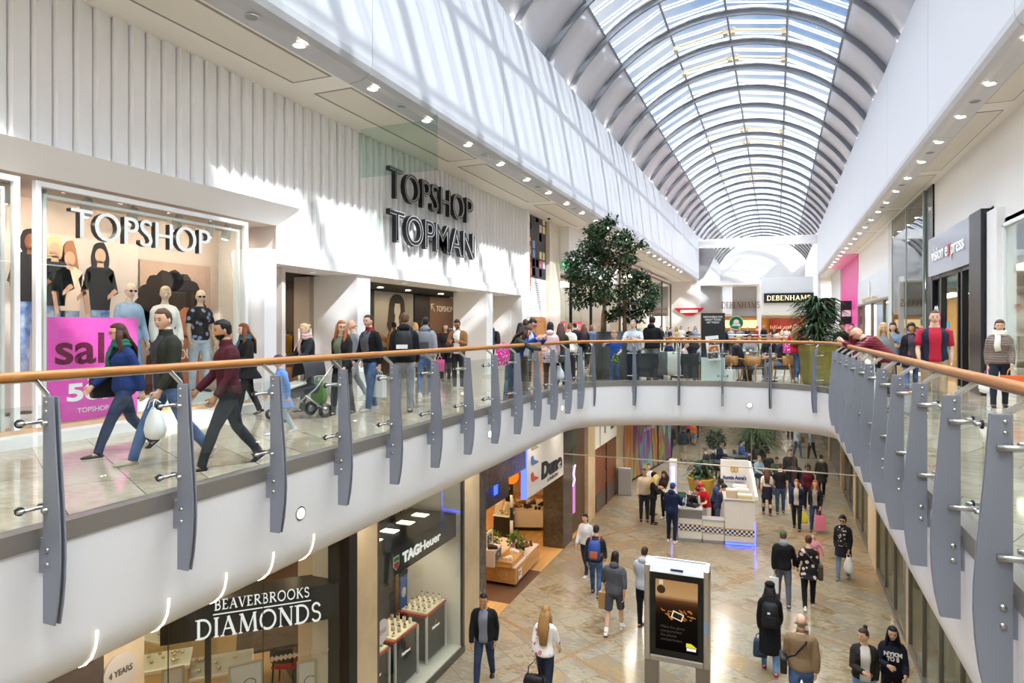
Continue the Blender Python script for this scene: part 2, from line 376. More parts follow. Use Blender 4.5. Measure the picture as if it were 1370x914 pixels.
        for fi, (o_, ln) in enumerate(((-.030, .060), (-.010, .076), (.010, .080), (.029, .070))):
            p0 = wr+df*.080*k+wd*o_*k; d1 = df*math.cos(cu)+pn*math.sin(cu); d2 = df*math.cos(cu*2.2)+pn*math.sin(cu*2.2)
            p1 = p0+d1*ln*.5*k; p2 = p1+d2*ln*.5*k
            mb.limb(G([p0, p1, p2]), [.0092*s*k, .0085*s*k, .0062*s*k], 6 if near else 5)
        p0 = wr+df*.035*k+wd*.026*k; p1 = p0+(df*.6+wd*.65+pn*.3).normalized()*.04*k; p2 = p1+(df*.9+wd*.2+pn*.35).normalized()*.032*k
        mb.limb(G([p0, p1, p2]), [.013*s*k, .0105*s*k, .0075*s*k], 6 if near else 5)
    me = mb.build(name, skinm(skin) if skin in SKIN else skin, None, True); tag(me, label, cat, group); me.matrix_world = M0
    vx = (.014 if near else .02)*s
    def garment(nm, b, m, sm=4, v=None):
        o = b.build(nm, m, me, True)
        rm = o.modifiers.new('knit', 'REMESH'); rm.mode = 'VOXEL'; rm.voxel_size = v or vx; rm.use_smooth_shade = True
        sm_ = o.modifiers.new('drape', 'SMOOTH'); sm_.iterations = sm; sm_.factor = .5; return o
    fab = lambda t: cloth(*t) if isinstance(t, tuple) else t
    # trousers / shorts / skirt
    skirt = ex.get('skirt'); b = MB()
    b.loft([G(tring(i, .010)) for i in range(0, 4)])
    cut = {'long': 1.0, 'shorts': .52, 'crop': .8}[ex.get('leglen', 'long')]; loose = ex.get('loose', .012)
    for sd in 'LR':
        hip, kn, an, bb = J[sd]; t1 = hip.lerp(kn, .5); c1 = kn.lerp(an, .35); e = an+Vector((0, 0, -.03))
        P_ = [hip+Vector((0, 0, .05)), hip, t1, kn]; rr = [.066*w+.010, .080*w+.010, .076*w+.012, .056+loose]
        if cut > .9: P_ += [c1, kn.lerp(an, .75), e]; rr += [.054+loose, .043+loose, .040+loose*1.2]
        elif cut > .6: P_ += [c1, kn.lerp(an, .6)]; rr += [.056+loose, .05+loose]
        else: P_[-1] = t1.lerp(kn, .9); rr[-1] += .02
        b.limb(G(P_), [r*s for r in rr], 10)
    if skirt: b = MB(); b.loft([G(tring(i, .02)) for i in range(1, 5)]); yy = max(abs(J['L'][1].y), abs(J['R'][1].y)); b.loft([G([(rx*math.cos(q*math.pi/7), ry*math.sin(q*math.pi/7), z) for q in range(14)]) for z, rx, ry in ((1.0, .17, .12), (.8, .19, .14+yy*.4), (.62, .2, .15+yy*.8))])
    if skin in SKIN or legs: garment('skirt' if skirt else ('shorts' if cut < .6 else 'trousers'), b, fab(legs))
    if skirt and ex.get('tights'):
        b = MB()
        for sd in 'LR': hip, kn, an, bb = J[sd]; b.limb(G([hip, hip.lerp(kn, .5), kn, kn.lerp(an, .32), an]), [r*s for r in (.09, .08, .06, .059, .042)], 10)
        b.build('tights', fab(ex['tights']), me, True)
    # shoes
    for sd in 'LR':
        an = J[sd][2]; f = ft[sd]; up = Vector((0, f.z*-1, f.y)).normalized(); b = MB(); base = an-up*.05
        b.limb(G([base-f*.062+up*.012, base-f*.05+up*.0, base+f*.03-up*.002, base+f*.11-up*.008, base+f*.165-up*.012, base+f*.185-up*.014]), [(r[0]*s*hs**.5, r[1]*s*hs**.5) for r in ((.018, .016), (.036, .036), (.043, .034), (.046, .026), (.036, .018), (.014, .009))], 10)
        sh_ = (J[sd][1]-an).normalized(); b.limb(G([an-f*.012-up*.05, an, an+sh_*(.09 if not ex.get('boots') else .24)]), [.044*s, .045*s, (.046 if not ex.get('boots') else .062)*s], 10)
        so = b.build('shoe', mat(shoe, .5), me, True)
        sb = MB(); sb.limb(G([base-f*.065-up*.026, base-f*.04-up*.027, base+f*.1-up*.03, base+f*.18-up*.03]), [(.02*s, .008*s), (.04*s, .009*s), (.047*s, .009*s), (.02*s, .008*s)], 10)
        sb.build('sole', mat(ex.get('sole', 'd9d6d0'), .6), so, True)
    # upper garment
    kind = ex.get('garment', 'jacket'); infl = {'jacket': .026, 'coat': .032, 'puffer': .034, 'shirt': .014, 'sweater': .02, 'tshirt': .013, 'hoodie': .03}.get(kind, .02)
    slv = ex.get('sleeve', 'short' if kind == 'tshirt' else 'long'); hem = ex.get('hem', {'coat': .5, 'puffer': .84, 'tshirt': .86, 'shirt': .85}.get(kind, .86))
    b = MB(); i0 = 1 if hem < .92 else 3
    rows = [tring(i, infl if i < 9 else infl*.7) for i in range(i0, 12 if kind in ('coat', 'puffer', 'hoodie') else 11)]
    b.loft([G(r) for r in rows])
    if hem < .8:
        yy = max(abs(J['L'][1].y), abs(J['R'][1].y))*(0 if po['sit'] else 1)
        b.loft([G([(rx*math.cos(q*math.pi/8), ry*math.sin(q*math.pi/8)-.01, z) for q in range(16)]) for z, rx, ry in ((1.02, .178, .14), (.88, .2, .155), ((hem+.88)/2, .205, .16+yy*.5), (hem, .215, .165+yy*.8))])
    for sd in 'LR':
        if slv == 'none': continue
        sh, el, wr, df, sx = A[sd]; P_ = [sh+Vector((-sx*.07, 0, .03)), sh+Vector((-sx*.02, 0, .008)), sh.lerp(el, .14), sh.lerp(el, .5), el]; rr = [.046, .056, .058, .050, .044]
        if slv == 'long': P_ += [el.lerp(wr, .4), wr.lerp(el, .04)]; rr += [.044, .034]
        elif slv == 'half': P_ += [el.lerp(wr, .3)]; rr += [.044]
        else: P_[-1] = sh.lerp(el, .72); rr[-1] = .054
        b.limb(G(P_), [(r+infl*.55)*s for r in rr], 10)
    tn = {'jacket': 'jacket', 'coat': 'coat', 'puffer': 'padded_jacket', 'shirt': 'shirt', 'sweater': 'sweater', 'tshirt': 'shirt', 'hoodie': 'hooded_top', 'vest': 'waistcoat'}.get(kind, 'jacket')
    garment(tn, b, fab(top), 3)
    if ex.get('under'):                        # shirt showing in the open front
        b = MB(); rows = []
        for i in range(1 if not ex.get('wide') else 2, 11):
            z, rx, ry, yo = T[i]; a = (.42 if i < 9 else .62)*(1.35 if ex.get('wide') else 1.0); g = infl+.014 if i < 9 else infl*.7+.012
            rows.append([bend(((rx*w+g)*math.sin(q*a/3), (ry*w+g)*math.cos(q*a/3)+yo, z)) for q in range(-3, 4)]+[bend(((rx*w+g-.03)*math.sin(q*a/3), (ry*w+g-.03)*math.cos(q*a/3)+yo, z)) for q in range(3, -4, -1)])
        b.loft([G(r) for r in rows]); b.build('undershirt', fab(ex['under']), me, True)
    if ex.get('sleeves2'):                     # sleeves of the garment under a waistcoat
        b = MB()
        for sd in 'LR': sh, el, wr, df, sx = A[sd]; b.limb(G([sh+Vector((-sx*.05, 0, .01)), sh, sh.lerp(el, .5), sh.lerp(el, .8)]), [.07*s, .072*s, .06*s, .058*s], 10)
        b.build('sleeve', fab(ex['sleeves2']), me, True)
    if ex.get('hood'):
        b = MB(); c = S_(bend((0, -.075, 1.485))); b.ell(c, Vector((.105, .07, .075))*s, 12, 8); b.ell(S_(bend((0, -.03, 1.50))), Vector((.10, .085, .035))*s, 12, 6); b.build('hood', fab(ex['hood'] if isinstance(ex['hood'], tuple) else top), me, True)
    if ex.get('collar'):
        b = MB(); b.loft([G([bend((r*math.cos(q*math.pi/7), r*.95*math.sin(q*math.pi/7)+.002, z)) for q in range(14)]) for z, r in ((1.455, .085), (1.50, .072), (1.53, .074), (1.5, .06))], cap=False); b.build('collar', fab(ex['collar']), me, True)
    if ex.get('scarf'):
        b = MB()
        for zz, r in ((1.475, .095), (1.515, .085)): b.limb(G([bend((r*math.cos(q*math.pi/8), r*math.sin(q*math.pi/8)*.95+.005, zz+.012*math.sin(q*1.7))) for q in range(17)]), [.036*s]*17, 8, side=(0, 0, 1))
        b.limb(G([bend((.03, .095, 1.47)), bend((.035, .15, 1.38)), bend((.05, .165, 1.25)), bend((.03, .15, 1.14))]), [(.045*s, .022*s), (.05*s, .02*s), (.055*s, .018*s), (.05*s, .014*s)], 8); b.build('scarf', fab(ex['scarf']), me, True)
    # hair and hats
    hk, hcol = hair[0], hair[1]
    def hpt(x, y, z): return S_(hc+RH @ Vector((x*hs, y*hs, z*hs)))
    if hk not in ('none', 'bald'):
        line = {'crop': .34, 'beanie': .1, 'scarf': .0}.get(hk, .36); puff = {'crop': 1.035, 'curly': 1.3, 'afro': 1.5, 'bob': 1.16, 'long': 1.12, 'scarf': 1.12}.get(hk, 1.09)
        def hf(p):
            p = headfn(p); x, y, z = p; dn = -.75 if hk in ('long', 'bob', 'curly', 'afro') else -.42
            cutz = line+.25 if y > .35 else (line-(line-dn)*min(1, (.35-y)/.75) if y > -.4 else dn)
            k = puff if z > cutz else max(.86, puff-(cutz-z)*1.6)
            if y > .8 and z < cutz: k = .84
            j = 1+(.05*math.sin(x*17+z*13)*math.sin(y*15+z*7) if hk in ('curly', 'afro', 'short') else 0)
            return p*k*j
        b = MB(); b.ell(S_(hc), hr*s, 24 if near else 18, 18 if near else 14, HM, hf)
        if hk == 'long':
            ln = ex.get('hairlen', .32); bk = [hpt(0, -.05, .04), hpt(0, -.075, -.06), S_(bend((0, -.115-infl, 1.43))), S_(bend((0, -.125-infl, 1.50-ln)))]
            b.limb(bk, [(.082*s, .05*s), (.095*s, .045*s), (.11*s, .03*s), (.07*s, .015*s)], 12)
            for sx in (-1, 1): b.limb([hpt(sx*.068, -.01, .03), hpt(sx*.082, .01, -.07), S_(bend((sx*.10, .04, 1.44))), S_(bend((sx*.1, .07+infl, 1.44-ln*.5)))], [(.022*s, .05*s), (.026*s, .05*s), (.03*s, .04*s), (.015*s, .02*s)], 8)
        if hk == 'bob':
            b.limb([hpt(0, -.03, .02), hpt(0, -.04, -.08), hpt(0, -.045, -.13)], [(.086*s, .065*s), (.092*s, .06*s), (.08*s, .05*s)], 14)
        if hk in ('pony', 'bun', 'topbun'):
            c = {'pony': (0, -.115, .05), 'bun': (0, -.11, .06), 'topbun': (0, -.06, .13)}[hk]; b.ell(hpt(*c), Vector((.036, .036, .036))*s*hs, 10, 8)
            if hk == 'pony': b.limb([hpt(0, -.12, .05), hpt(0, -.15, -.03), hpt(0, -.14, -.15), hpt(0, -.125, -.22)], [.022*s, .032*s, .028*s, .01*s], 8)
        b.build('headscarf' if hk == 'scarf' else ('beanie' if hk == 'beanie' else 'hair'), cloth(hcol) if hk in ('scarf', 'beanie') else hairm(hcol), me, True)
    if hk == 'bald' and hcol:
        b = MB()
        for q in range(9): pass
        b.limb([hpt(.070*math.sin(a), -.001-.090*math.cos(a), -.02) for a in [R(x) for x in range(-75, 76, 15)]], [(.014*s, .048*s)]*11, 8, side=(0, 0, 1)); b.build('hair', hairm(hcol), me, True)
    if ex.get('beret'):
        b = MB(); b.ell(hpt(0, -.015, .07), Vector((.097, .114, .062))*s, 18, 10, HM); b.build('beret', cloth(ex['beret']), me, True)
    if ex.get('print'):
        for q_, (tx, wd_) in enumerate(ex['print']): text('printed_lettering', tx, mat('e9e9e9', .7), S_(bend((0, .128*w+infl+.012, 1.285-.085*q_))), 'y+', wd_, .065, .01, .004, me)
    if ex.get('cap'):
        b = MB(); b.ell(hpt(0, -.004, .035), Vector((.083, .102, .095))*s*hs, 16, 10, HM, lambda p: Vector((p.x, p.y, max(p.z, -.12)))); o = b.build('cap', mat(ex['cap'], .8), me, True)
        b = MB(); b.limb([hpt(0, .07, .03), hpt(0, .12, .03), hpt(0, .168, .018)], [(.072*s, .006*s), (.07*s, .006*s), (.05*s, .004*s)], 12); b.build('visor', mat(ex.get('visor', ex['cap']), .8), o, True)
    if ex.get('beard'):
        def bf(p):
            p = headfn(p); x, y, z = p; k = 1.06 if (z < -.34 and y > -.15 and not (z > -.5 and abs(x) < .2 and y > .5)) else .88
            return p*k
        b = MB(); b.ell(S_(hc), hr*s, 24, 20, HM, bf); b.build('beard', hairm(ex['beard']), me, True)
    if near:
        fy = lambda x, z: .86
        for sx in (-1, 1):
            b = MB(); b.ell(hpt(sx*.029, .080, .001), Vector((.012, .008, .006))*s*hs, 10, 8, HM); b.build('eye', mat('2b211c', .2), me, True)
            b = MB(); b.limb([hpt(sx*.014, .090, .020), hpt(sx*.030, .087, .025), hpt(sx*.044, .075, .020)], [.003*s, .0042*s, .002*s], 6); b.build('eyebrow', hairm(hair[1] or '4a3a30'), me, True)
        b = MB(); b.limb([hpt(-.022, .083, -.062), hpt(0, .092, -.060), hpt(.022, .083, -.062)], [(.003*s, .003*s), (.006*s, .006*s), (.003*s, .003*s)], 8); b.build('mouth', mat(ex.get('lips', 'a5695a'), .4), me, True)
    if ex.get('glasses'):
        b = MB()
        for sx in (-1, 1):
            c = hpt(sx*.031, .094, .0); b.limb([c+(RH @ Vector((.022*math.cos(q*math.pi/6), 0, .017*math.sin(q*math.pi/6))))*s*hs for q in range(13)], [.0028*s]*13, 5, side=(0, 1, 0)); b.limb([hpt(sx*.053, .088, .004), hpt(sx*.078, .0, .006)], [.0025*s]*2, 5)
            if ex['glasses'] == 'sun': b.ell(c, Vector((.022, .003, .017))*s*hs, 10, 6, HM)
        b.limb([hpt(-.009, .096, .002), hpt(.009, .096, .002)], [.0025*s]*2, 5); b.build('glasses', mat('1b1a1c', .25), me, True)
    W = lambda p: M0 @ S_(p)
    an = {'hL': W(A['L'][2]+A['L'][3]*.09), 'hR': W(A['R'][2]+A['R'][3]*.09), 'back': W(bend((0, -.115*w-infl, 1.22))), 'chest': W(bend((0, .13, 1.25))), 'hipL': W((-.2*w-infl, 0, .95)), 'hipR': W((.2*w+infl, 0, .95)),
          'shL': W(bend((-sw*.6, 0, 1.47))), 'shR': W(bend((sw*.6, 0, 1.47))), 'head': head, 's': s, 'infl': infl, 'bend': bend, 'W': W, 'w': w}
    return me, an
# ---------------------------------------------------------------- what people carry
def rzh(head): return -R(head)
def carrier_bag(label, p, head, c, wdt=.30, hgt=.34, dep=.12, c2=None, pat='plain', handles='f2f2f0', name='shopping_bag', soft=0, drop=.10, cat='bag', group=None):
    """a bag hanging from the hand at p; parts: handle loops"""
    r = empty(name, (p[0], p[1], p[2]-drop-hgt), rzh(head)); tag(r, label, cat, group); b = MB()
    if soft:
        b.loft([[(wdt*.5*kx*math.cos(q*math.pi/8), dep*.5*ky*math.sin(q*math.pi/8), z*hgt) for q in range(16)] for z, kx, ky in ((0, .5, .6), (.06, .9, 1.05), (.3, 1.08, 1.25), (.6, .95, 1.0), (.85, .6, .6), (1, .42, .3))])
    else:
        b.loft([[(sx*wdt/2*k, sy*dep/2*k2, z) for sx, sy in ((-1, -1), (1, -1), (1, 1), (-1, 1))] for z, k, k2 in ((0, .94, 1), (hgt*.5, .97, 1.02), (hgt, 1, .85))])
    b.build('bag_body', cloth(c, c2, pat, 16) if pat != 'plain' else mat(c, .55), r, bool(soft), 0 if soft else .006)
    for sy in (-1, 1):
        h = MB(); z0 = hgt*.97; h.limb([(-wdt*.2, sy*dep*.3, z0), (-wdt*.16, sy*dep*.2, z0+drop*.7), (0, 0, z0+drop), (wdt*.16, sy*dep*.2, z0+drop*.7), (wdt*.2, sy*dep*.3, z0)], [.006]*5, 6, side=(0, 1, 0)); h.build('handle', mat(handles, .6), r, True)
    return r
def hand_bag(label, p, head, c, wdt=.34, hgt=.24, dep=.14, drop=.2, name='handbag'):
    r = empty(name, (p[0], p[1], p[2]-drop-hgt), rzh(head)); tag(r, label, 'bag'); b = MB()
    b.loft([[(sx*wdt/2*k, sy*dep/2*k, z) for sx, sy in ((-1, -.7), (-.8, -1), (.8, -1), (1, -.7), (1, .7), (.8, 1), (-.8, 1), (-1, .7))] for z, k in ((0, .9), (hgt*.15, 1), (hgt*.7, .94), (hgt, .8))])
    b.build('bag_body', mat(c, .45), r, True)
    h = MB(); h.limb([(-wdt*.3, 0, hgt*.95), (-wdt*.25, 0, hgt+drop*.6), (0, 0, hgt+drop), (wdt*.25, 0, hgt+drop*.6), (wdt*.3, 0, hgt*.95)], [.01]*5, 6, side=(0, 1, 0)); h.build('handle', mat(c, .45), r, True)
    return r
def backpack(label, an, c, c2=None, strap=None, pocket=None, k=1.0, patch=None):
    s = an['s']*k; p = an['back']; r = empty('backpack', p, rzh(an['head'])); tag(r, label, 'backpack'); b = MB(); y0 = -.01
    b.loft([[(sx*.145*kx*s, (y0-dy*ky)*s, z*s) for sx, dy in ((-1, 0), (1, 0), (1, .10), (.8, .15), (-.8, .15), (-1, .10))] for z, kx, ky in ((-.24, .9, .9), (-.2, 1, 1.1), (0, 1, 1.1), (.14, .95, .9), (.21, .7, .55))])
    b.build('pack_body', mat(c, .7), r, True, .0)
    b = MB(); b.loft([[(sx*.11*kx*s, (y0-.13-dy*ky)*s, z*s) for sx, dy in ((-1, 0), (1, 0), (.85, .06), (-.85, .06))] for z, kx, ky in ((-.2, .9, .7), (-.16, 1, 1), (-.02, .95, .8), (.0, .8, .2))]); b.build('pocket', mat(pocket or c2 or c, .7), r, False, .008)
    if patch: MB().box((patch[2]*s, (y0-.2)*s, patch[3]*s), (patch[0]*s, .012, patch[1]*s)).build('white_label', mat('ececec', .6), r)
    W = an['W']; bd = an['bend']; inv = Matrix.Rotation(R(an['head']), 3, 'Z'); i = an['infl']; w = an['w']
    for sx in (-1, 1):
        b = MB(); P_ = [bd((sx*.1, -.12-i, 1.40)), bd((sx*.105*w, -.06, 1.47+i)), bd((sx*.115*w, .05, 1.455+i)), bd((sx*.125*w, .135*w+i*.8, 1.36)), bd((sx*.15*w, .11*w+i, 1.2)), bd((sx*.17*w, -.0, 1.10)), bd((sx*.13, -.11-i, 1.05))]
        b.limb([inv @ (W(q)-p) for q in P_], [(.022*s, .007*s)]*7, 6); b.build('shoulder_strap', mat(strap or c2 or c, .7), r, True)
    return r
def satchel(label, an, side, c, wdt=.34, hgt=.26, front=.0, name='shoulder_bag', zc=.95):
    sx = 1 if side == 'R' else -1; W = an['W']; bd = an['bend']; i = an['infl']; w = an['w']; p = W((sx*(.20*w+i+.03), front, zc)); r = empty(name, p, rzh(an['head'])); tag(r, label, 'bag')
    b = MB(); b.loft([[(sx2*.055*k, sy*wdt/2*k, z) for sx2, sy in ((-1, -1), (1, -1), (1, 1), (-1, 1))] for z, k in ((-hgt/2, .92), (-hgt*.2, 1), (hgt*.35, .97), (hgt/2, .85))]); b.build('bag_body', mat(c, .5), r, False, .02)
    inv = Matrix.Rotation(R(an['head']), 3, 'Z'); b = MB()
    P_ = [(sx*(.2*w+i+.03), .1+front, zc+.1), bd((sx*.12, .125*w+i+.012, 1.18)), bd((-sx*.03, .125*w+i+.015, 1.34)), bd((-sx*.10, .02, 1.475+i)), bd((-sx*.06, -.125*w-i, 1.36)), bd((sx*.1, -.125*w-i, 1.15)), (sx*(.2*w+i+.03), -.1+front, zc+.1)]
    b.limb([inv @ (W(q)-p) for q in P_], [(.016, .005)]*7, 6); b.build('strap', mat(c, .5), r, True); return r
# ================================================================ the mall itself
XL, XR, CX = -6.66, 3.30, -1.69              # faces of the white bulkheads, centre line
WL, WR = -9.0, 4.5                            # upper shop fronts
LL, LR = -5.85, 2.5                           # lower shop fronts
NEAR, END = -3.0, 90.0
FLOOR_UP = tiles('polished_granite', [(.25, '8a7a64'), (.42, 'b5a48c'), (.56, 'cdc0ab'), (.8, 'a28a6c')], (1.25, .62), R(28), (.03, .12), '7a6e5c', .005, spec=.8)
FLOOR_LO = tiles('slate_paving', [(.20, '574c3a'), (.36, '8d7859'), (.45, 'a59b84'), (.54, '8c8578'), (.64, 'a1885f'), (.8, 'c0b59c')], (1.15, .58), R(38), (.10, .24), '756857', .005,
                 band=('8c7050', .05, (4.6, 4.6), R(-10), 'a88c68'))
CEILW = mat('d9d6d0', .7)
# --- the edge of the void, and paths offset from it towards the walkways
EDGE = [(-4.68, NEAR), (-4.68, 6.0), (-4.68, 12.0), (-4.68, 15.0), (-4.66, 15.6), (-4.55, 16.05), (-4.25, 16.5), (-3.75, 16.95), (-3.15, 17.28), (-2.45, 17.54), (-1.7, 17.72), (-.95, 17.8), (-.3, 17.74), (.3, 17.55), (.8, 17.22), (1.08, 16.85), (1.19, 16.4), (1.2, 15.8), (1.2, 15.0), (1.2, 9.0), (1.2, 3.0), (1.2, NEAR)]
def offset(path, d):
    out = []
    for i, (x, y) in enumerate(path):
        a = path[max(i-1, 0)]; c = path[min(i+1, len(path)-1)]; dx, dy = c[0]-a[0], c[1]-a[1]; l = math.hypot(dx, dy)
        out.append((x-dy/l*d, y+dx/l*d))
    return out
def sweep(path, prof):                        # prof: (offset to the walkway side, z); path runs with the void on its right
    mb = MB(); rings = []
    offs = {o: offset(path, o) for o, z in prof}
    for i in range(len(path)): rings.append([(offs[o][i][0], offs[o][i][1], z) for o, z in prof])
    return mb.loft(rings)
FPROF = [(0, 0), (0, -.70), (.004, -.80), (.022, -.88), (.06, -.955), (.13, -1.02), (.24, -1.068), (.5, -1.12), (.9, -1.15), (1.2, -1.15), (1.2, -1.05), (.4, -1.0), (.25, -.05), (.25, 0)]
o = fix_normals(sweep(EDGE, FPROF).build('trim_1', mat('eeeef0', .3), None, True)); struct(o); m_ = o.modifiers.new('es', 'EDGE_SPLIT'); m_.split_angle = R(40)
o = fix_normals(sweep(EDGE, [(-.012, .0), (-.012, .135), (.13, .135), (.13, .0)]).build('trim_2', mat('a09b95', .36, .6))); struct(o)
# --- floors
def slab(name, poly, z0, z1, m):
    return fix_normals(MB().prism(poly, lambda a, b, t: (a, b, t), z0, z1).build(name, m, None))
E1 = offset(EDGE, .2)
struct(slab('floor', [(-14, NEAR)]+E1[:6]+[(-4.6, 24), (-14, 24)], -.25, 0, FLOOR_UP))
struct(slab('floor', [(14, NEAR), (14, 24), (1.0, 24)]+E1[-6:][::1], -.25, 0, FLOOR_UP))
struct(slab('floor', E1[5:-5]+[(1.0, 24), (-4.6, 24)], -.25, 0, FLOOR_UP))
struct(MB().b(-14, -4.6, 24, 90, -.25, 0).build('floor', FLOOR_UP)); struct(MB().b(1.0, 14, 24, 90, -.25, 0).build('floor', FLOOR_UP)); struct(MB().b(-4.6, 1.0, 36, 90, -.25, 0).build('floor', FLOOR_UP))
struct(MB().b(-14, 14, NEAR-1, 95, LOW-.2, LOW).build('floor_lower', FLOOR_LO))
# ceilings of the lower mall under the walkways and the bridge
for x0, x1, y0, y1 in ((-14, -5.5, NEAR, 95), (2.0, 14, NEAR, 95), (-5.5, 2.0, 18.6, 24), (-5.5, 2.0, 36, 95)):
    struct(MB().b(x0, x1, y0, y1, -1.10, -.26).build('ceiling_lower', CEILW))
# edges of the second void beyond the bridge
struct(MB().b(-4.6, 1.0, 23.9, 24.0, -1.1, .1).build('trim_3', WHITE)); struct(MB().b(-4.6, 1.0, 36, 36.1, -1.1, .1).build('trim_4', WHITE))
struct(MB().b(-4.7, -4.6, 23.9, 36.1, -1.1, .1).build('trim_5', WHITE)); struct(MB().b(1.0, 1.1, 23.9, 36.1, -1.1, .1).build('trim_6', WHITE))
# --- white bulkheads over both walkways, one panel each six metres, rounded below
def bulkhead(side, y0, y1, n):
    X = XL if side < 0 else XR
    P = [(0, 9.94), (0, 6.25)]+[(-.3+.3*math.cos(R(a)), 6.25-.3*math.sin(R(a))) for a in (20, 40, 60, 80)]+[(-.3, 5.95), (-.5, 5.93), (-.5, 6.1), (-.45, 9.94)]
    f = lambda a, b, t: (X-side*a*1.0 if side > 0 else X+a, t, b)
    return MB().prism(P, (lambda a, b, t: (X+a, t, b)) if side < 0 else (lambda a, b, t: (X-a, t, b)), y0, y1)
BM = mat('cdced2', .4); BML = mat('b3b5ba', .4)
for i, side in ((0, -1), (1, 1)):
    y = -2.2 if side < 0 else -.15
    while y < 61.5:
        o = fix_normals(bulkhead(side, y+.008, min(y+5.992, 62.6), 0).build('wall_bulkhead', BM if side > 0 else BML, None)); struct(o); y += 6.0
# soffit over the walkways with long recessed panels
SOFM = mat('e6e2db', .55)
for side in (-1, 1):
    xa, xb = (XL-.4, WL-.35) if side < 0 else (XR+.4, WR+.5)
    struct(MB().b(xa, xb, NEAR, 63, 5.95, 6.15).build('ceiling', SOFM))
    x1, x2 = (XL-.62, XL-1.42) if side < 0 else (XR+.5, XR+.98)
    y = -2.0
    while y < 60:
        mb = MB(); 
        for a, b_, c_, d_ in ((x1, x2, y, y+.03), (x1, x2, y+5.4, y+5.43), (x1, x1+.03, y, y+5.43), (x2-.03, x2, y, y+5.43)): mb.b(a, b_, c_, d_, 5.944, 5.952)
        mb.b(x1, x2, y+.03, y+5.4, 5.947, 5.951)
        struct(mb.build('trim_7', mat('8d897f', .5))); 
        struct(MB().b(x1-.02*(1 if side < 0 else -1), x2+.02*(1 if side < 0 else -1), y+.04, y+5.39, 5.943, 5.95).build('ceiling_panel', mat('d9d4c8', .45)))
        y += 6.0
# backs of the bulkheads up to the roof, and the upper outer walls
struct(MB().b(XL-.75, XL-.5, NEAR, 63, 6.1, 10.6).build('wall_left', OFFW)); struct(MB().b(XR+.5, XR+.75, NEAR, 63, 6.1, 10.6).build('wall_right', OFFW))
struct(MB().b(-14.2, -14, NEAR, 90, LOW, 6.2).build('wall_left', OFFW)); struct(MB().b(13.9, 14.1, NEAR, 90, LOW, 6.2).build('wall_right', OFFW))
struct(MB().b(-14, -7.1, NEAR, 76, 6.16, 6.3).build('ceiling', OFFW)); struct(MB().b(3.8, 14, NEAR, 76, 6.16, 6.3).build('ceiling', OFFW))
struct(MB().b(-14, 14, NEAR-.8, NEAR-.6, LOW, 13.6).build('wall_back', OFFW))
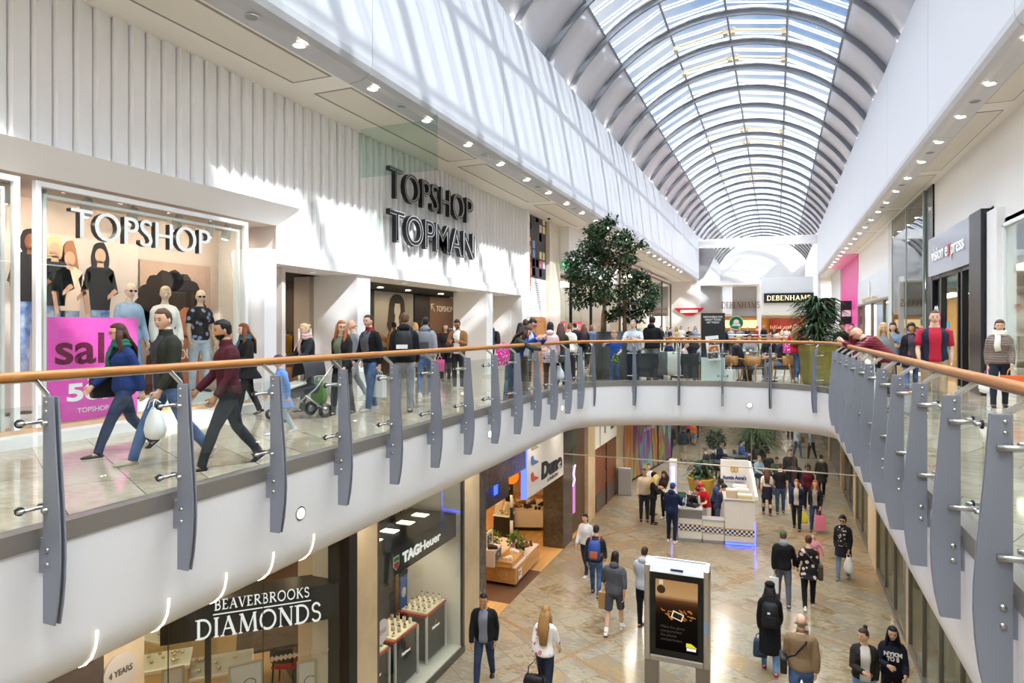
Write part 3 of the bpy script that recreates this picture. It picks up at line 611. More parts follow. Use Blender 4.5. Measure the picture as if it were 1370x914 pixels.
# --- the barrel roof: ribs, glazed bays, grey side panels
RC, RR_ = 7.0, 6.2
def rp(ang, r=RR_): return (CX+r*math.sin(R(ang)), RC+r*math.cos(R(ang)))
RIBM = mat('a2a6ad', .5); BARM = mat('f2f2f2', .4); SIDEM = mat('d9d9e0', .6); RIBD = mat('82868e', .5)
ANG = [-39.3, -19.8, 0, 19.8, 39.3]; RY0 = 1.2; BAY = 2.65; NB = 23
rings = []
for k in range(NB+11):
    y = RY0+k*BAY; mb = MB(); rr = []
    for a in range(-62, 63, 4):
        i_, o_ = rp(a, 5.93), rp(a, 6.17); rr.append([(i_[0], y-.05, i_[1]), (i_[0], y+.05, i_[1]), (o_[0], y+.05, o_[1]), (o_[0], y-.05, o_[1])])
    mb.loft(rr); o = mb.build('ceiling_rib', RIBD); struct(o)
    mb = MB(); rr = []
    for a in range(-62, 63, 4):
        i_, o_ = rp(a, 5.91), rp(a, 5.935); rr.append([(i_[0], y-.07, i_[1]), (i_[0], y+.07, i_[1]), (o_[0], y+.07, o_[1]), (o_[0], y-.07, o_[1])])
    fl = mb.build('rib_flange', RIBM, o)
    mb = MB(); rr = []
    for a in range(-40, 41, 4):
        i_, o_ = rp(a, 6.12), rp(a, 6.21); rr.append([(i_[0], y-.17, i_[1]), (i_[0], y+.17, i_[1]), (o_[0], y+.17, o_[1]), (o_[0], y-.17, o_[1])])
    mb.loft(rr).build('rib_cover', BARM, o)
    if k == NB+10: break
    # glazed facets
    g = MB(); fr = MB(); dk = MB()
    for j in range(4):
        p, q = rp(ANG[j]), rp(ANG[j+1]); g.quad((p[0], y, p[1]), (p[0], y+BAY, p[1]), (q[0], y+BAY, q[1]), (q[0], y, q[1]))
        ang = math.atan2(q[1]-p[1], q[0]-p[0]); ln = math.hypot(q[0]-p[0], q[1]-p[1]); mid = ((p[0]+q[0])/2, (p[1]+q[1])/2); m3 = Matrix.Rotation(-ang, 3, 'Y')
        for t in (.32, .40, .68, .76):
            fr.box((mid[0], y+BAY*t, mid[1]-.04), (ln, .035, .05), m=m3)
    for a in ANG:
        p = rp(a, 6.13); dk.box((p[0], y+BAY/2, p[1]), (.07, BAY, .16), m=Matrix.Rotation(R(a), 3, 'Y'))
    o = struct(g.build('window_%d' % (k+1), glass('eaf2fa', .05))); fr.build('glazing_bars', BARM, o); dk.build('window_frame', RIBD, o)
    for sg in (-1, 1):
        mb = MB(); rr = []
        for a in range(39, 64, 4):
            i_, o_ = rp(sg*(a+.3), 6.10), rp(sg*(a+.3), 6.3); rr.append([(i_[0], y, i_[1]), (i_[0], y+BAY, i_[1]), (o_[0], y+BAY, o_[1]), (o_[0], y, o_[1])])
        struct(fix_normals(mb.loft(rr).build('ceiling_side', SIDEM, None, True)))
    if k in (9, 10, 14, 15, 18, 19):          # opening lights with their motor boxes
        t = thing('skylight_opener', 'beige motor boxes and rail of an opening roof light, %s bay from the near end' % ORD[k], 'opener', (CX, y+BAY*.5, 12.9), 0, 'opening roof lights')
        for xo in (-2.0, -.14, .14, 1.95):
            zz = RC+math.sqrt(6.05**2-xo*xo)-12.9-.12
            MB().box((xo, 0, zz), (.16, .3, .22)).build('motor_box', mat('cdbf9f', .5), t, False, .01)
        for xo in (-1.05, 1.05): MB().box((xo, 0, RC+math.sqrt(6.05**2-1.05**2)-12.9-.12), (1.7, .07, .09), m=Matrix.Rotation(R(10 if xo > 0 else -10), 3, 'Y')).build('rail', mat('b5a98d', .4), t)
# small floodlights on the bulkhead tops that wash the vault
for i in range(12):
    for sg, x in ((-1, XL-.12), (1, XR+.12)):
        t = thing('floodlight', 'small white uplighter on top of the %s bulkhead, %s from the near end' % ('left' if sg < 0 else 'right', ORD[i]), 'light', (x, 6.5+i*5.3, 9.94), 0, 'bulkhead uplighters')
        MB().b(-.1, .1, -.12, .12, .0, .12).build('casing', WHITE, t, False, .01); MB().b(-.08, .08, -.1, .1, .12, .128).build('lamp', glow('fff8ee', 40), t)
# gable ends of the roof
def gable(name, y):
    P = [(CX-5.6, 9.0)]+[rp(a, 6.3) for a in range(-62, 63, 4)]+[(CX+5.6, 9.0)]
    return struct(fix_normals(MB().prism(P, lambda a, b, t: (a, t, b), y, y+.15).build(name, WHITE)))
gable('wall_back', 1.0)
# --- ceiling downlights: ring and lamp
def downlight(loc, label, group, r=.085, m=None, parent=None):
    t = thing('ceiling_light', label, 'light', loc, 0, group)
    MB().lathe([(r+.03, 0), (r+.03, -.012), (r, -.016), (r, 0)], n=18, cap=False).build('trim_ring', mat('f4f4f2', .3), t, True)
    MB().lathe([(r, -.006), (0.001, -.006)], n=18, cap=False).build('lamp', m or glow('fff0d8', 60), t)
    return t
for i in range(26):
    y = 2.2+i*2.0
    downlight((-6.93, y, 5.95), 'round recessed downlight in the left walkway soffit, %s from the near end' % ORD[i], 'left soffit downlights')
    downlight((3.60, y, 5.95), 'round recessed downlight in the right walkway soffit, %s from the near end' % ORD[i], 'right soffit downlights')
for i in range(12):
    for x, sd in ((-6.93, 'left'), (3.60, 'right')):
        t = thing('ceiling_speaker', 'small grey round grille in the %s soffit, %s from the near end' % (sd, ORD[i]), 'speaker', (x, 3.2+i*4, 5.95), 0, sd+' soffit grilles')
        MB().lathe([(.09, 0), (.085, -.012), (.05, -.016), (.001, -.016)], n=16, cap=False).build('grille', mat('8f8f90', .6), t)
        MB().lathe([(.105, 0), (.105, -.01), (.088, -.014)], n=16, cap=False).build('rim', mat('b9b9b8', .5), t)
# --- lights let into the white fascia of the void
FL = mat('ffffff', .4)
for i, (u, v0, v1) in enumerate(((130, 850, 897), (226, 808, 850), (303, 772, 812), (366, 743, 780), (420, 718, 754))):
    y = on_x(u, v0, -4.68).y; rr = []
    for o_, z in ((-.002, -.745), (.002, -.80), (.020, -.88), (.058, -.957), (.128, -1.022), (.2, -1.055)): rr.append((-4.68-o_, y, z))
    t = MB().limb(rr, [.0075]*6, 6, side=(0, 1, 0)).build('fascia_light', glow('fff3dc', 5), None, True)
    tag(t, 'curved white light strip on the left fascia, %s from the near end' % ORD[i], 'light', 'curved fascia lights')
for i, (u, v) in enumerate(((402, 687), (655, 570+11), (621, 583), (752, 546))):
    if i == 2: continue
    p = on_x(u, v, -4.68); t = thing('fascia_light', 'small round light on the left white fascia, %s from the near end' % ORD[min(i, 2)], 'light', p, 0, 'round fascia lights')
    mb = MB().limb([(0, 0, 0), (.012, 0, 0)], [.055, .055], 16); mb.build('lamp', glow('fff3dc', 5), t, False); MB().limb([(-.004, 0, 0), (.006, 0, 0)], [.075, .075], 16).build('trim_ring', STEEL, t)
for i, (u, v) in enumerate(((876, 539), (1003, 542))):
    p = on_y(u, v, 17.5 if i == 0 else 17.78); t = thing('fascia_light', 'small round light on the far white fascia, %s' % ('below the seated cafe group' if i == 0 else 'below the wooden cafe chairs'), 'light', (p.x, p.y-.02, p.z), 0)
    MB().limb([(0, .06, 0), (0, -.015, 0)], [.055, .055], 16).build('lamp', glow('fff3dc', 5), t); MB().limb([(0, .06, 0), (0, -.008, 0)], [.075, .075], 16).build('trim_ring', STEEL, t)
# ================================================================ balustrade
def post_mesh():
    z = [-.5, -.35, -.2, -.05, .1, .3, .5, .7, .9, 1.04]; out = [.075, .105, .122, .13, .128, .115, .097, .080, .066, .056]
    return [(-.045, 1.04)]+[(-.045, -.5)]+[(o_, zz) for zz, o_ in zip(z, out)]
def make_post():
    r = thing('balustrade_post', '', 'post')
    P = post_mesh()                            # local +X looks into the void, Y runs along the rail
    for sy in (-1, 1): fix_normals(MB().prism(P, lambda a, b, t: (a, t, b), sy*.011, sy*.023).build('plate', POSTG, r, False, .002))
    mb = MB()
    MB().b(-.115, -.02, -.008, .008, -.17, .07).build('fixing_tab', POSTG, r)
    br = MB(); br.limb([(-.005, 0, .98), (-.03, 0, 1.05), (-.15, 0, 1.14)], [(.008, .022)]*3, 6, side=(0, 1, 0)); br.build('rail_bracket', STEEL, r)
    for zz in (1.0, .94): MB().limb([(-.01, -.03, zz), (-.01, .03, zz)], [.011, .011], 10).build('bolt', STEEL, r, True)
    for zz in (.0, -.1): MB().limb([(.0, -.032, zz), (.0, .032, zz)], [.017, .017], 10).build('bolt', STEEL, r, True)
    for zz in (.86, .27):
        o = MB().limb([(-.01, -.05, zz), (-.01, .05, zz)], [.016, .016], 12).limb([(.03, .035, zz), (-.17, .035, zz)], [.019, .019], 12).build('glass_fixing', STEEL, r, True)
        MB().limb([(-.12, -.14, zz), (-.12, .14, zz)], [.013, .013], 10).build('cross_rod', STEEL, o, True)
        for sy in (-1, 1):
            MB().limb([(-.185, sy*.11, zz), (-.105, sy*.11, zz)], [.015, .015], 8).build('spigot', STEEL, o, True)
            MB().limb([(-.152, sy*.11, zz), (-.138, sy*.11, zz)], [.03, .03], 14).build('rubber_disc', mat('222222', .6), o, True)
    return r
proto = make_post(); used = []
def put_post(x, y, rz, label, group):
    if not used: proto.location = (x, y, 0); proto.rotation_euler = (0, 0, rz); proto['label'] = label; proto['group'] = group; used.append(proto); return proto
    o = copy_thing(proto, (x, y, 0), rz, label, group); used.append(o); return o
ly = [2.92+1.07*i for i in range(-2, 13)]
for i, y in enumerate(ly): put_post(-4.57, y, 0, 'grey steel balustrade post on the left railing, %s from the near end' % ORD[i], 'left railing posts')
ry = [4.26+1.07*i for i in range(-2, 11)]
for i, y in enumerate(ry): put_post(1.13, y, R(180), 'grey steel balustrade post on the right railing, %s from the near end' % ORD[i], 'right railing posts')
fp = [(790, 16.45), (846, 17.02), (907, 17.5), (967, 17.72), (1032, 17.66), (1095, 17.16)]
for i, (u, y) in enumerate(fp):
    p = on_y(u, 440, y); j = min(range(1, len(EDGE)-1), key=lambda k: (EDGE[k][0]-p.x)**2+(EDGE[k][1]-p.y)**2); a, c = EDGE[j-1], EDGE[j+1]
    ang = math.atan2(c[1]-a[1], c[0]-a[0]); put_post(p.x+.10*math.sin(ang), p.y-.10*math.cos(ang), ang-R(90), 'grey steel balustrade post on the curved far railing, %s from its left end' % ORD[i], 'far railing posts')
RAILP = []
for i in range(len(EDGE)-1):
    (x0, y0), (x1, y1) = EDGE[i], EDGE[i+1]; n = max(1, int(math.hypot(x1-x0, y1-y0)/.5))
    for k in range(n): RAILP.append((x0+(x1-x0)*k/n, y0+(y1-y0)*k/n))
RAILP.append(EDGE[-1])
def smooth_path(p, it=3):
    for _ in range(it): p = [p[0]]+[((p[i-1][0]+2*p[i][0]+p[i+1][0])/4, (p[i-1][1]+2*p[i][1]+p[i+1][1])/4) for i in range(1, len(p)-1)]+[p[-1]]
    return p
RAILP = smooth_path(RAILP)
rp_ = offset(RAILP, .05)
TIMBER = wood('a4672c', 'c98b4a', 2.2, 'Y', .3)
o = MB().limb([(x, y, 1.172) for x, y in rp_], [(.037, .030)]*len(rp_), 14, side=(0, 0, 1)).build('handrail', TIMBER, None, True)
# the rail stands wider than tall: side axis is vertical here
tag(o, 'long curved timber handrail running round the whole void', 'handrail')
MB().limb([(x, y, 1.137) for x, y in rp_], [(.006, .022)]*len(rp_), 6, side=(0, 0, 1)).build('metal_strip', STEEL, o)
gp = offset(RAILP, -.065); GB = glass('f4f8f6', .045)
def panel_between(pa, pb, label, group, path):
    ia = min(range(len(path)), key=lambda k: (path[k][0]-pa[0])**2+(path[k][1]-pa[1])**2); ib = min(range(len(path)), key=lambda k: (path[k][0]-pb[0])**2+(path[k][1]-pb[1])**2)
    if ia > ib: ia, ib = ib, ia; pa, pb = pb, pa
    pts = [pa]+[path[k] for k in range(ia+1, ib)]+[pb]
    pts = [p for i, p in enumerate(pts) if i in (0, len(pts)-1) or math.hypot(p[0]-pa[0], p[1]-pa[1]) > .1 and math.hypot(p[0]-pb[0], p[1]-pb[1]) > .1]
    q = offset(pts, .012); n = len(pts); mb = MB(); rings = [[(pts[i][0], pts[i][1], .15), (q[i][0], q[i][1], .15), (q[i][0], q[i][1], .97), (pts[i][0], pts[i][1], .97)] for i in range(n)]
    o = fix_normals(mb.loft(rings).build('balustrade_glass', GB, None)); tag(o, label, 'glass panel', group); return o
def cl(y0, y1, g=.02): return (y0+g, y1-g)
for i in range(len(ly)-1):
    a, b = cl(ly[i], ly[i+1]); panel_between((-4.635, a), (-4.635, b), 'clear glass panel of the left railing, %s from the near end' % ORD[i], 'left railing glass', [])if 0 else None
    mb = MB().b(-4.736, -4.724, a, b, .15, .97); o = mb.build('balustrade_glass', GB); tag(o, 'clear glass panel of the left railing, %s from the near end' % ORD[i], 'glass panel', 'left railing glass')
for i in range(len(ry)-1):
    a, b = cl(ry[i], ry[i+1]); o = MB().b(1.284, 1.296, a, b, .15, .97).build('balustrade_glass', GB); tag(o, 'clear glass panel of the right railing, %s from the near end' % ORD[i], 'glass panel', 'right railing glass')
gpath_ = offset(RAILP, .055)
cpts = [(-4.73, ly[-1]+.04)]+[min(gpath_, key=lambda p: (p[0]-on_y(u, 440, y).x)**2+(p[1]-on_y(u, 440, y).y)**2) for u, y in fp]+[(1.29, ry[-1]+.04)]
gpath = offset(RAILP, .055)
for i in range(len(cpts)-1):
    panel_between(cpts[i], cpts[i+1], 'clear curved glass panel of the far railing, %s from its left end' % ORD[i], 'far railing glass', gpath)
# second railing on the far side of the bridge, and the rail of the void beyond it
for nm, y, lb in (('handrail', 23.75, 'straight timber handrail behind the cafe tables'), ('handrail', 36.3, 'pale metal handrail across the far side of the second void')):
    o = MB().limb([(-4.7, y, 1.17), (1.1, y, 1.17)], [.035, .035], 10).build(nm, TIMBER if y < 30 else STEEL, None, True); tag(o, lb, 'handrail')
    for k in range(6): MB().b(-4.6+k*1.1, -4.56+k*1.1, y-.06, y+.06, .0, 1.15).build('upright', POSTG, o)
    for k in range(5): MB().b(-4.5+k*1.1, -3.55+k*1.1, y-.006, y+.006, .1, 1.0).build('glass_panel', GB, o)
# --- smoke screens of greenish glass
SG = glass('ecf6f2', .05)
a = on_x(480, 170, -8.6); struct(MB().b(-8.55, -6.9, a.y, a.y+.012, 4.85, 5.93).build('window_30', SG))
mb = MB(); P = [(-6.9, 5.93), (-6.9, 4.85), (-6.62, 4.85), (-6.62, 6.05), (-6.75, 5.98)]
struct(mb.prism(P, lambda x, z, t: (x, t, z), a.y, a.y+.012).build('window_31', SG))
hang = offset(RAILP, .35); j0 = min(range(len(hang)), key=lambda k: abs(hang[k][0]+4.6)+abs(hang[k][1]-17)); far_ = [(-5.7, 17.95), (2.4, 17.95)]
mb = MB(); mb.loft([[(x, y, -2.1), (x, y+.012, -2.1), (x, y+.012, -1.12), (x, y, -1.12)] for x, y in far_]); o = struct(mb.build('window_32', glass('f4f6f4', .05)))
mb = MB(); mb.limb([(x, y, -2.1) for x, y in far_], [.018]*len(far_), 6); [mb.limb([(xx, 17.95, -2.1), (xx, 17.95, -1.12)], [.008]*2, 6) for xx in (-4.6, -3.2, -1.9, -.6, .7)]; mb.build('window_frame', mat('a79c8c', .4, .6), o)
# ================================================================ upper left: the fashion store
CLAD = mat('f4f4f5', .38)
def cladding(name, y0, y1, z0, z1):           # folded white panels, each a long face and a short return
    n = max(1, round((y1-y0)/.27)); st = (y1-y0)/n; front = []
    for i in range(n): front += [(-8.89, y0+i*st), (-8.89, y0+i*st+.014), (-8.705, y0+i*st+.024), (-8.79, y0+(i+1)*st-.001)]
    front.append((-8.80, y1)); P = front+[(-9.0, y1), (-9.0, y0)]
    return struct(fix_normals(MB().prism(P, lambda a, b, t: (a, b, t), z0, z1).build(name, CLAD)))
cladding('wall_cladding', -2.5, 10.24, 3.80, 6.05); cladding('wall_cladding', 10.24, 22.7, 2.98, 6.05)
struct(MB().b(-9.0, -8.6, 22.7, 22.95, 0, 6.2).build('wall_pier', WHITE))
struct(MB().b(-9.1, -8.55, NEAR, 22.8, 6.05, 6.2).build('trim_8', CEILW))
for y0, y1 in ((4.0, 9.6), (16.6, 22.6)):
    o = MB().b(-8.52, -8.49, y0, y1, 5.99, 6.02).build('cove_light', glow('fff6e6', 5)); tag(o, 'thin strip light above the white folded cladding, %s' % ('over the shop window' if y0 < 9 else 'over the entrance'), 'light')
# window surround: sloping white band with a mitred end
struct(fix_normals(MB().prism([(-8.60, 3.84), (-9.0, 3.84), (-9.0, 3.50), (-8.97, 3.50)], lambda a, b, t: (a, t, b), -2.5, 10.2).build('trim_9', WHITE)))
struct(fix_normals(MB().prism([(-8.60, 10.26), (-9.0, 10.26), (-9.0, 9.98), (-8.97, 9.98)], lambda a, b, t: (a, b, t), 2.99, 3.83).build('trim_9', WHITE)))
struct(MB().b(-9.05, -8.72, -2.5, 9.3, 0, .14).build('trim_10', WHITE))
struct(MB().b(-9.3, -9.0, -2.5, 9.4, .14, .2).build('trim_11', mat('dcb693', .6)))
struct(MB().b(-11.2, -9.02, -2.5, 10.25, 3.52, 3.8).build('ceiling', mat('c9b8aa', .6)))
struct(MB().b(-11.0, -9.3, -2.5, 10.25, 0, .195).build('floor', WHITE)); struct(MB().b(-10.75, -10.65, -2.5, 10.25, .2, 3.52).build('wall_left', mat('c9b7ac', .7))); struct(MB().b(-10.7, -9.0, 10.15, 10.25, .2, 3.52).build('wall_left', mat('d8cfc9', .7)))
for n_, (y0, y1) in enumerate(((1.0, 5.36), (5.55, 9.25))):
    o = struct(MB().b(-9.012, -9.0, y0+.05, y1-.05, .2, 3.4).build('window_%d' % (33+n_), GLASS)); mb = MB()
    for a, b, c, d in ((y0, y0+.07, .2, 3.45), (y1-.07, y1, .2, 3.45), (y0+.07, y1-.07, 3.38, 3.45)): mb.b(-9.06, -8.98, a, b, c, d)
    for a, b, c, d in ((y0+.14, y0+.18, .2, 3.3), (y1-.18, y1-.14, .2, 3.3), (y0+.18, y1-.18, 3.26, 3.30)): mb.b(-9.09, -9.05, a, b, c, d)
    mb.build('window_frame', mat('f6f6f6', .3), o)
# hanging letters in the window
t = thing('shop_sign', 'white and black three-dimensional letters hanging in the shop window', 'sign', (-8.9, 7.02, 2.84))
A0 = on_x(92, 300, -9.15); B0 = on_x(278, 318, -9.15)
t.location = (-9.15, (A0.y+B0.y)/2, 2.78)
text('lettering', 'TOPSHOP', glow('ffffff', .85), (.055, 0, 0), 'x+', B0.y-A0.y, .44, .02, -.004, t); text('letter_sides', 'TOPSHOP', mat('1c1c1e', .3), (0, 0, 0), 'x+', B0.y-A0.y, .44, .10, -.006, t)  # letter fronts given a glow of their own to read evenly white
MB().cyl((0, -.3, .4), (0, -.3, .74), .003, 5).cyl((0, .6, .4), (0, .6, .74), .003, 5).build('hanging_wire', STEEL, t)
# spotlights on the window ceiling
for i, u in enumerate((8, 57, 118, 180, 240, 283, 305)):
    p = on_x(u, 255+i*6, -9.6); t = thing('spotlight', 'white tubular spotlight on the shop window ceiling, %s from the left' % ORD[i], 'light', (p.x, p.y, 3.52), 0, 'shop window spotlights')
    MB().cyl((0, 0, 0), (0, 0, -.12), .012, 8).build('stem', WHITE, t, True); MB().limb([(.03, -.02, -.07), (-.03, .0, -.16), (-.10, .02, -.30)], [.055, .08, .085], 14).build('lamp_body', mat('d9d7d3', .35), t, True); MB().limb([(-.105, .024, -.30), (-.108, .025, -.304)], [.06, .06], 12).build('lamp', glow('fff2dc', 260), t)
# posters behind the mannequins: a group of four women, and a dark-haired woman seen from behind
def flat(mb, pts, x, d=.004): return mb.prism(pts, lambda a, b, t: (x+t, a, b), 0, d)
def blob(cy, cz, ry, rz, n=14, ph=0, wob=0): return [(cy+ry*math.cos(q*2*math.pi/n+ph)*(1+wob*math.sin(q*5.1)), cz+rz*math.sin(q*2*math.pi/n+ph)*(1+wob*math.sin(q*4.3+1))) for q in range(n)]
X0 = -10.60
p1 = on_x(10, 300, X0); p2 = on_x(186, 300, X0); p3 = on_x(163, 300, X0); p4 = on_x(270, 300, X0)
t = thing('poster', 'pale window poster of four women in tops and blue jeans', 'poster', (X0, 0, 0)); MB().b(0, .012, p1.y-.8, p3.y+.3, .25, 3.0).build('sheet', mat('d3c3bb', .6), t)
def figure(y, z, k, hair, topc, jean, arms=True, hl=.2):
    b = MB(); flat(b, [(y-.13*k, z-.86*k), (y-.11*k, z-1.7*k), (y-.02*k, z-1.7*k), (y, z-1.05*k), (y+.03*k, z-1.7*k), (y+.12*k, z-1.7*k), (y+.14*k, z-.86*k)], .016); b.build('figure_jeans', cloth(jean, 'b5c8de', 'fade'), t)
    b = MB(); flat(b, [(y-.13*k, z-.86*k), (y-.19*k, z-.32*k), (y-.08*k, z-.24*k), (y+.08*k, z-.24*k), (y+.19*k, z-.32*k), (y+.13*k, z-.86*k)], .022); flat(b, [(y-.19*k, z-.32*k), (y-.27*k, z-.62*k), (y-.2*k, z-.66*k), (y-.12*k, z-.4*k)], .022); flat(b, [(y+.19*k, z-.32*k), (y+.26*k, z-.62*k), (y+.19*k, z-.66*k), (y+.12*k, z-.4*k)], .022); b.build('figure_top', mat(topc, .8), t)
    b = MB(); flat(b, blob(y, z-.12*k-hl*.3*k, .13*k, .16*k+hl*.5*k, 16, 0, .06), .018); b.build('figure_hair', mat(hair, .7), t)
    b = MB(); flat(b, blob(y, z-.13*k, .075*k, .105*k), .024); flat(b, [(y-.04*k, z-.2*k), (y+.04*k, z-.2*k), (y+.05*k, z-.28*k), (y-.05*k, z-.28*k)], .024); flat(b, [(y-.25*k, z-.6*k), (y-.2*k, z-.92*k), (y-.15*k, z-.9*k), (y-.19*k, z-.6*k)], .026); flat(b, [(y+.25*k, z-.6*k), (y+.1*k, z-.72*k), (y+.1*k, z-.66*k), (y+.2*k, z-.56*k)], .026); b.build('figure_skin', mat('d2a68c' if hair != '221a18' else '8d6048', .6), t)
for u, v, k, hr_, tc, jn, hl in ((40, 310, 1.25, '221a18', '2b2b30', '4d6fa6', .02), (72, 322, 1.2, 'd8bd92', '26262b', '4f6c96', .2), (92, 334, 1.15, 'a9714a', 'f0d9c8', '54719a', .5), (133, 330, 1.25, '1d1614', '25252c', '4f77b5', .12)):
    p = on_x(u, v, X0); figure(p.y, p.z, k, hr_, tc, jn, True, hl)
t = thing('poster', 'tall window poster of a woman with wild dark hair seen from behind', 'poster', (X0, 0, 0)); MB().b(0, .012, p3.y+.34, min(p4.y+.2, 9.95), .25, 2.75).build('sheet', mat('b79a8a', .6), t)
yc = (p3.y+p4.y)/2+.16
b = MB(); flat(b, blob(yc, 2.14, .50, .42, 26, 0, .03), .014); [flat(b, blob(yc+.62*math.cos(q), 1.8+.62*math.sin(q), .2, .2, 12, q, .04), .0135+.0001*i_) for i_, q in enumerate([-.3, .1, .45, .8, 1.15, 1.5, 1.85, 2.2, 2.6, 3.0, 3.4])]; flat(b, blob(yc-.05, 1.55, .62, .66, 22, 0, .06), .0145); b.build('figure_hair', mat('2c211e', .7), t)
b = MB(); flat(b, blob(yc+.3, 1.62, .2, .3), .02); flat(b, [(yc+.1, 1.4), (yc+.62, 1.3), (yc+.6, .4), (yc+.05, .4)], .02); b.build('figure_skin', mat('b36f50', .6), t)
b = MB(); flat(b, [(yc-.55, 1.0), (yc-.1, 1.25), (yc+.05, .3), (yc-.6, .3)], .02); b.build('figure_top', mat('5a3526', .7), t)
text('lettering', 'YOUR NEW', mat('f4efe8', .5), (.03, yc+.55, .92), 'x+', 1.1, .2, .006, .004, t)
# pink sale sheet on the glass
A0 = on_x(60, 424, -9.08); B0 = on_x(180, 422, -9.08)
t = thing('sale_poster', 'bright pink sale poster with dark lettering low in the shop window', 'poster', (-9.08, (A0.y+B0.y)/2, 0)); hw = (B0.y-A0.y)/2
zb, zt = .22, 1.66; MB().b(0, .012, -hw, hw+.04, zb, zt).build('sheet', mat('f35cc4', .5), t)
DR = mat('6b1840', .5); text('lettering', 'sale', DR, (.016, .0, 1.02), 'x+', hw*1.62, .44, .004, .012, t); text('lettering', 'up to', mat('ffe9f6', .5), (.016, 0, .80), 'x+', hw*.5, .12, .004, .002, t)
text('lettering', '50%', mat('ffffff', .5), (.016, .05, .50), 'x+', hw*1.3, .24, .004, .012, t); text('lettering', 'TOPSHOP', mat('ffe9f6', .5), (.016, .0, .32), 'x+', hw*.7, .07, .004, .001, t)
# white plinth and cubes in the window
o = struct(MB().b(-10.2, -9.5, 6.6, 9.1, .2, .34).build('floor_plinth', WHITE))
# ---- the entrance portal: white frame, angled white blades, lit shop behind
struct(MB().b(-9.4, -8.66, 9.31, 9.62, 0, 2.98).build('wall_portal', WHITE)); struct(MB().b(-9.4, -8.66, 22.3, 22.7, 0, 2.98).build('wall_portal', WHITE)); struct(MB().b(-9.75, -8.665, 9.62, 22.3, 2.72, 2.975).build('wall_portal', WHITE))
for y in (12.27, 19.32): struct(MB().b(-9.95, -8.74, y, y+.5, 0, 2.72).build('wall_blade', WHITE))
struct(MB().b(-9.95, -9.1, 22.28, 22.7, 0, 2.72).build('wall_blade', WHITE))
for i, y in enumerate((10.1, 11.3, 13.4, 15.0, 16.6, 18.2, 20.2, 21.4)):
    downlight((-9.2, y, 2.72), 'small recessed downlight in the entrance canopy, %s from the left' % ORD[i], 'entrance canopy downlights', .05, glow('ffe9cc', 8))
# shop interior
BROWN = mat('a5764f', .6); DARKIN = mat('26282c', .6)
struct(MB().b(-14, -9.75, 10.27, 22.8, 2.75, 2.9).build('ceiling', mat('3b3d42', .6)))
struct(MB().b(-13.2, -13.1, 10.27, 12.6, 0, 2.0).build('wall_left', BROWN)); struct(MB().b(-13.2, -13.1, 10.27, 12.6, 2.0, 2.75).build('wall_left', DARKIN)); struct(MB().b(-12.0, -11.9, 12.6, 22.8, 0, 2.75).build('wall_left', mat('4c4038', .6)))
struct(MB().b(-12.6, -12.5, 10.3, 12.6, 2.02, 2.14).build('trim_12', OFFW)); struct(MB().b(-10.55, -10.1, 12.3, 12.7, 0, 2.72).build('wall_left', mat('d6cdc4', .6)))
def shop_lamp(name, x, y, z, w, l, s, label, c='ffe8c8', grp=None):
    o = MB().b(x-w/2, x+w/2, y-l/2, y+l/2, z-.02, z).build(name, glow(c, s)); return tag(o, label, 'light', grp)
for i, (x, y) in enumerate(((-11.2, 10.9), (-12.2, 11.6), (-11.0, 13.4), (-11.0, 15.0), (-11.0, 16.6), (-11.0, 18.2), (-11.0, 20.4), (-11.0, 21.6))): downlight((x, y, 2.745), 'round ceiling downlight inside the fashion store, %s from the left' % ORD[i], 'fashion store downlights', .09, glow('ffe2bc', 170))

t = thing('poster', 'black and white photograph of a long-haired woman above the shop floor', 'poster', (-11.9, 0, 0)); q0 = on_x(500, 400, -11.9).y; q1 = on_x(552, 400, -11.9).y
MB().b(0, .03, q0, q1, .9, 2.72).build('sheet', mat('aeaca3', .6), t); yc = (q0+q1)/2; fl_ = flat
def flat(mb, pts, x, d=.004): return fl_(mb, [(a, max(z-.36, .92)) for a, z in pts], x, d)
b = MB(); flat(b, [(yc-.02, 2.71), (yc-.32, 2.71), (yc-.36, 2.3), (yc-.5, 2.0), (yc-.34, 1.62), (yc-.2, 1.9), (yc-.1, 2.35)], .0425); flat(b, [(yc+.3, 2.71), (yc+.5, 2.71), (yc+.6, 2.3), (yc+.8, 2.05), (yc+.62, 1.62), (yc+.5, 1.9), (yc+.36, 1.66), (yc+.26, 2.1), (yc+.34, 2.4)], .0425); b; flat(b, [(yc-.36, 2.71), (yc+.58, 2.71), (yc+.66, 2.15), (yc+.4, 1.95), (yc+.1, 2.05), (yc-.2, 1.9), (yc-.45, 2.05)], .0395); fl_(b, blob(yc+.12, 2.33, .47, .34, 20), .0394); b.build('figure_hair', mat('45433e', .7), t)
b = MB(); flat(b, [(yc-.1, 2.71), (yc+.34, 2.71), (yc+.32, 2.42), (yc+.2, 2.24), (yc+.08, 2.2), (yc-.04, 2.36)], .041); flat(b, [(yc+.0, 2.3), (yc+.2, 2.3), (yc+.3, 1.8), (yc-.1, 1.8)], .0405); b.build('figure_skin', mat('e2dfd6', .7), t)
b = MB(); flat(b, [(yc-.75, 1.6), (yc-.25, 1.95), (yc+.1, 1.85), (yc+.5, 1.92), (yc+.8, 1.5), (yc+.8, .95), (yc-.8, .95)], .038); b.build('figure_top', mat('b9b7ae', .7), t)
flat = fl_
t = thing('shop_sign', 'dark green sign panel with white letters beside the store photograph', 'sign', (-11.9, 0, 0)); MB().b(0, .03, q0-2.0, q0-.05, 1.9, 2.72).build('panel', mat('2c3329', .5), t); text('lettering', 'TOPMAN', mat('f2f2ee', .4), (.04, q0-1.2, 2.2), 'x+', 1.3, .26, .01, .006, t)
q2 = on_x(574, 400, -11.9).y; q3 = on_x(602, 400, -11.9).y
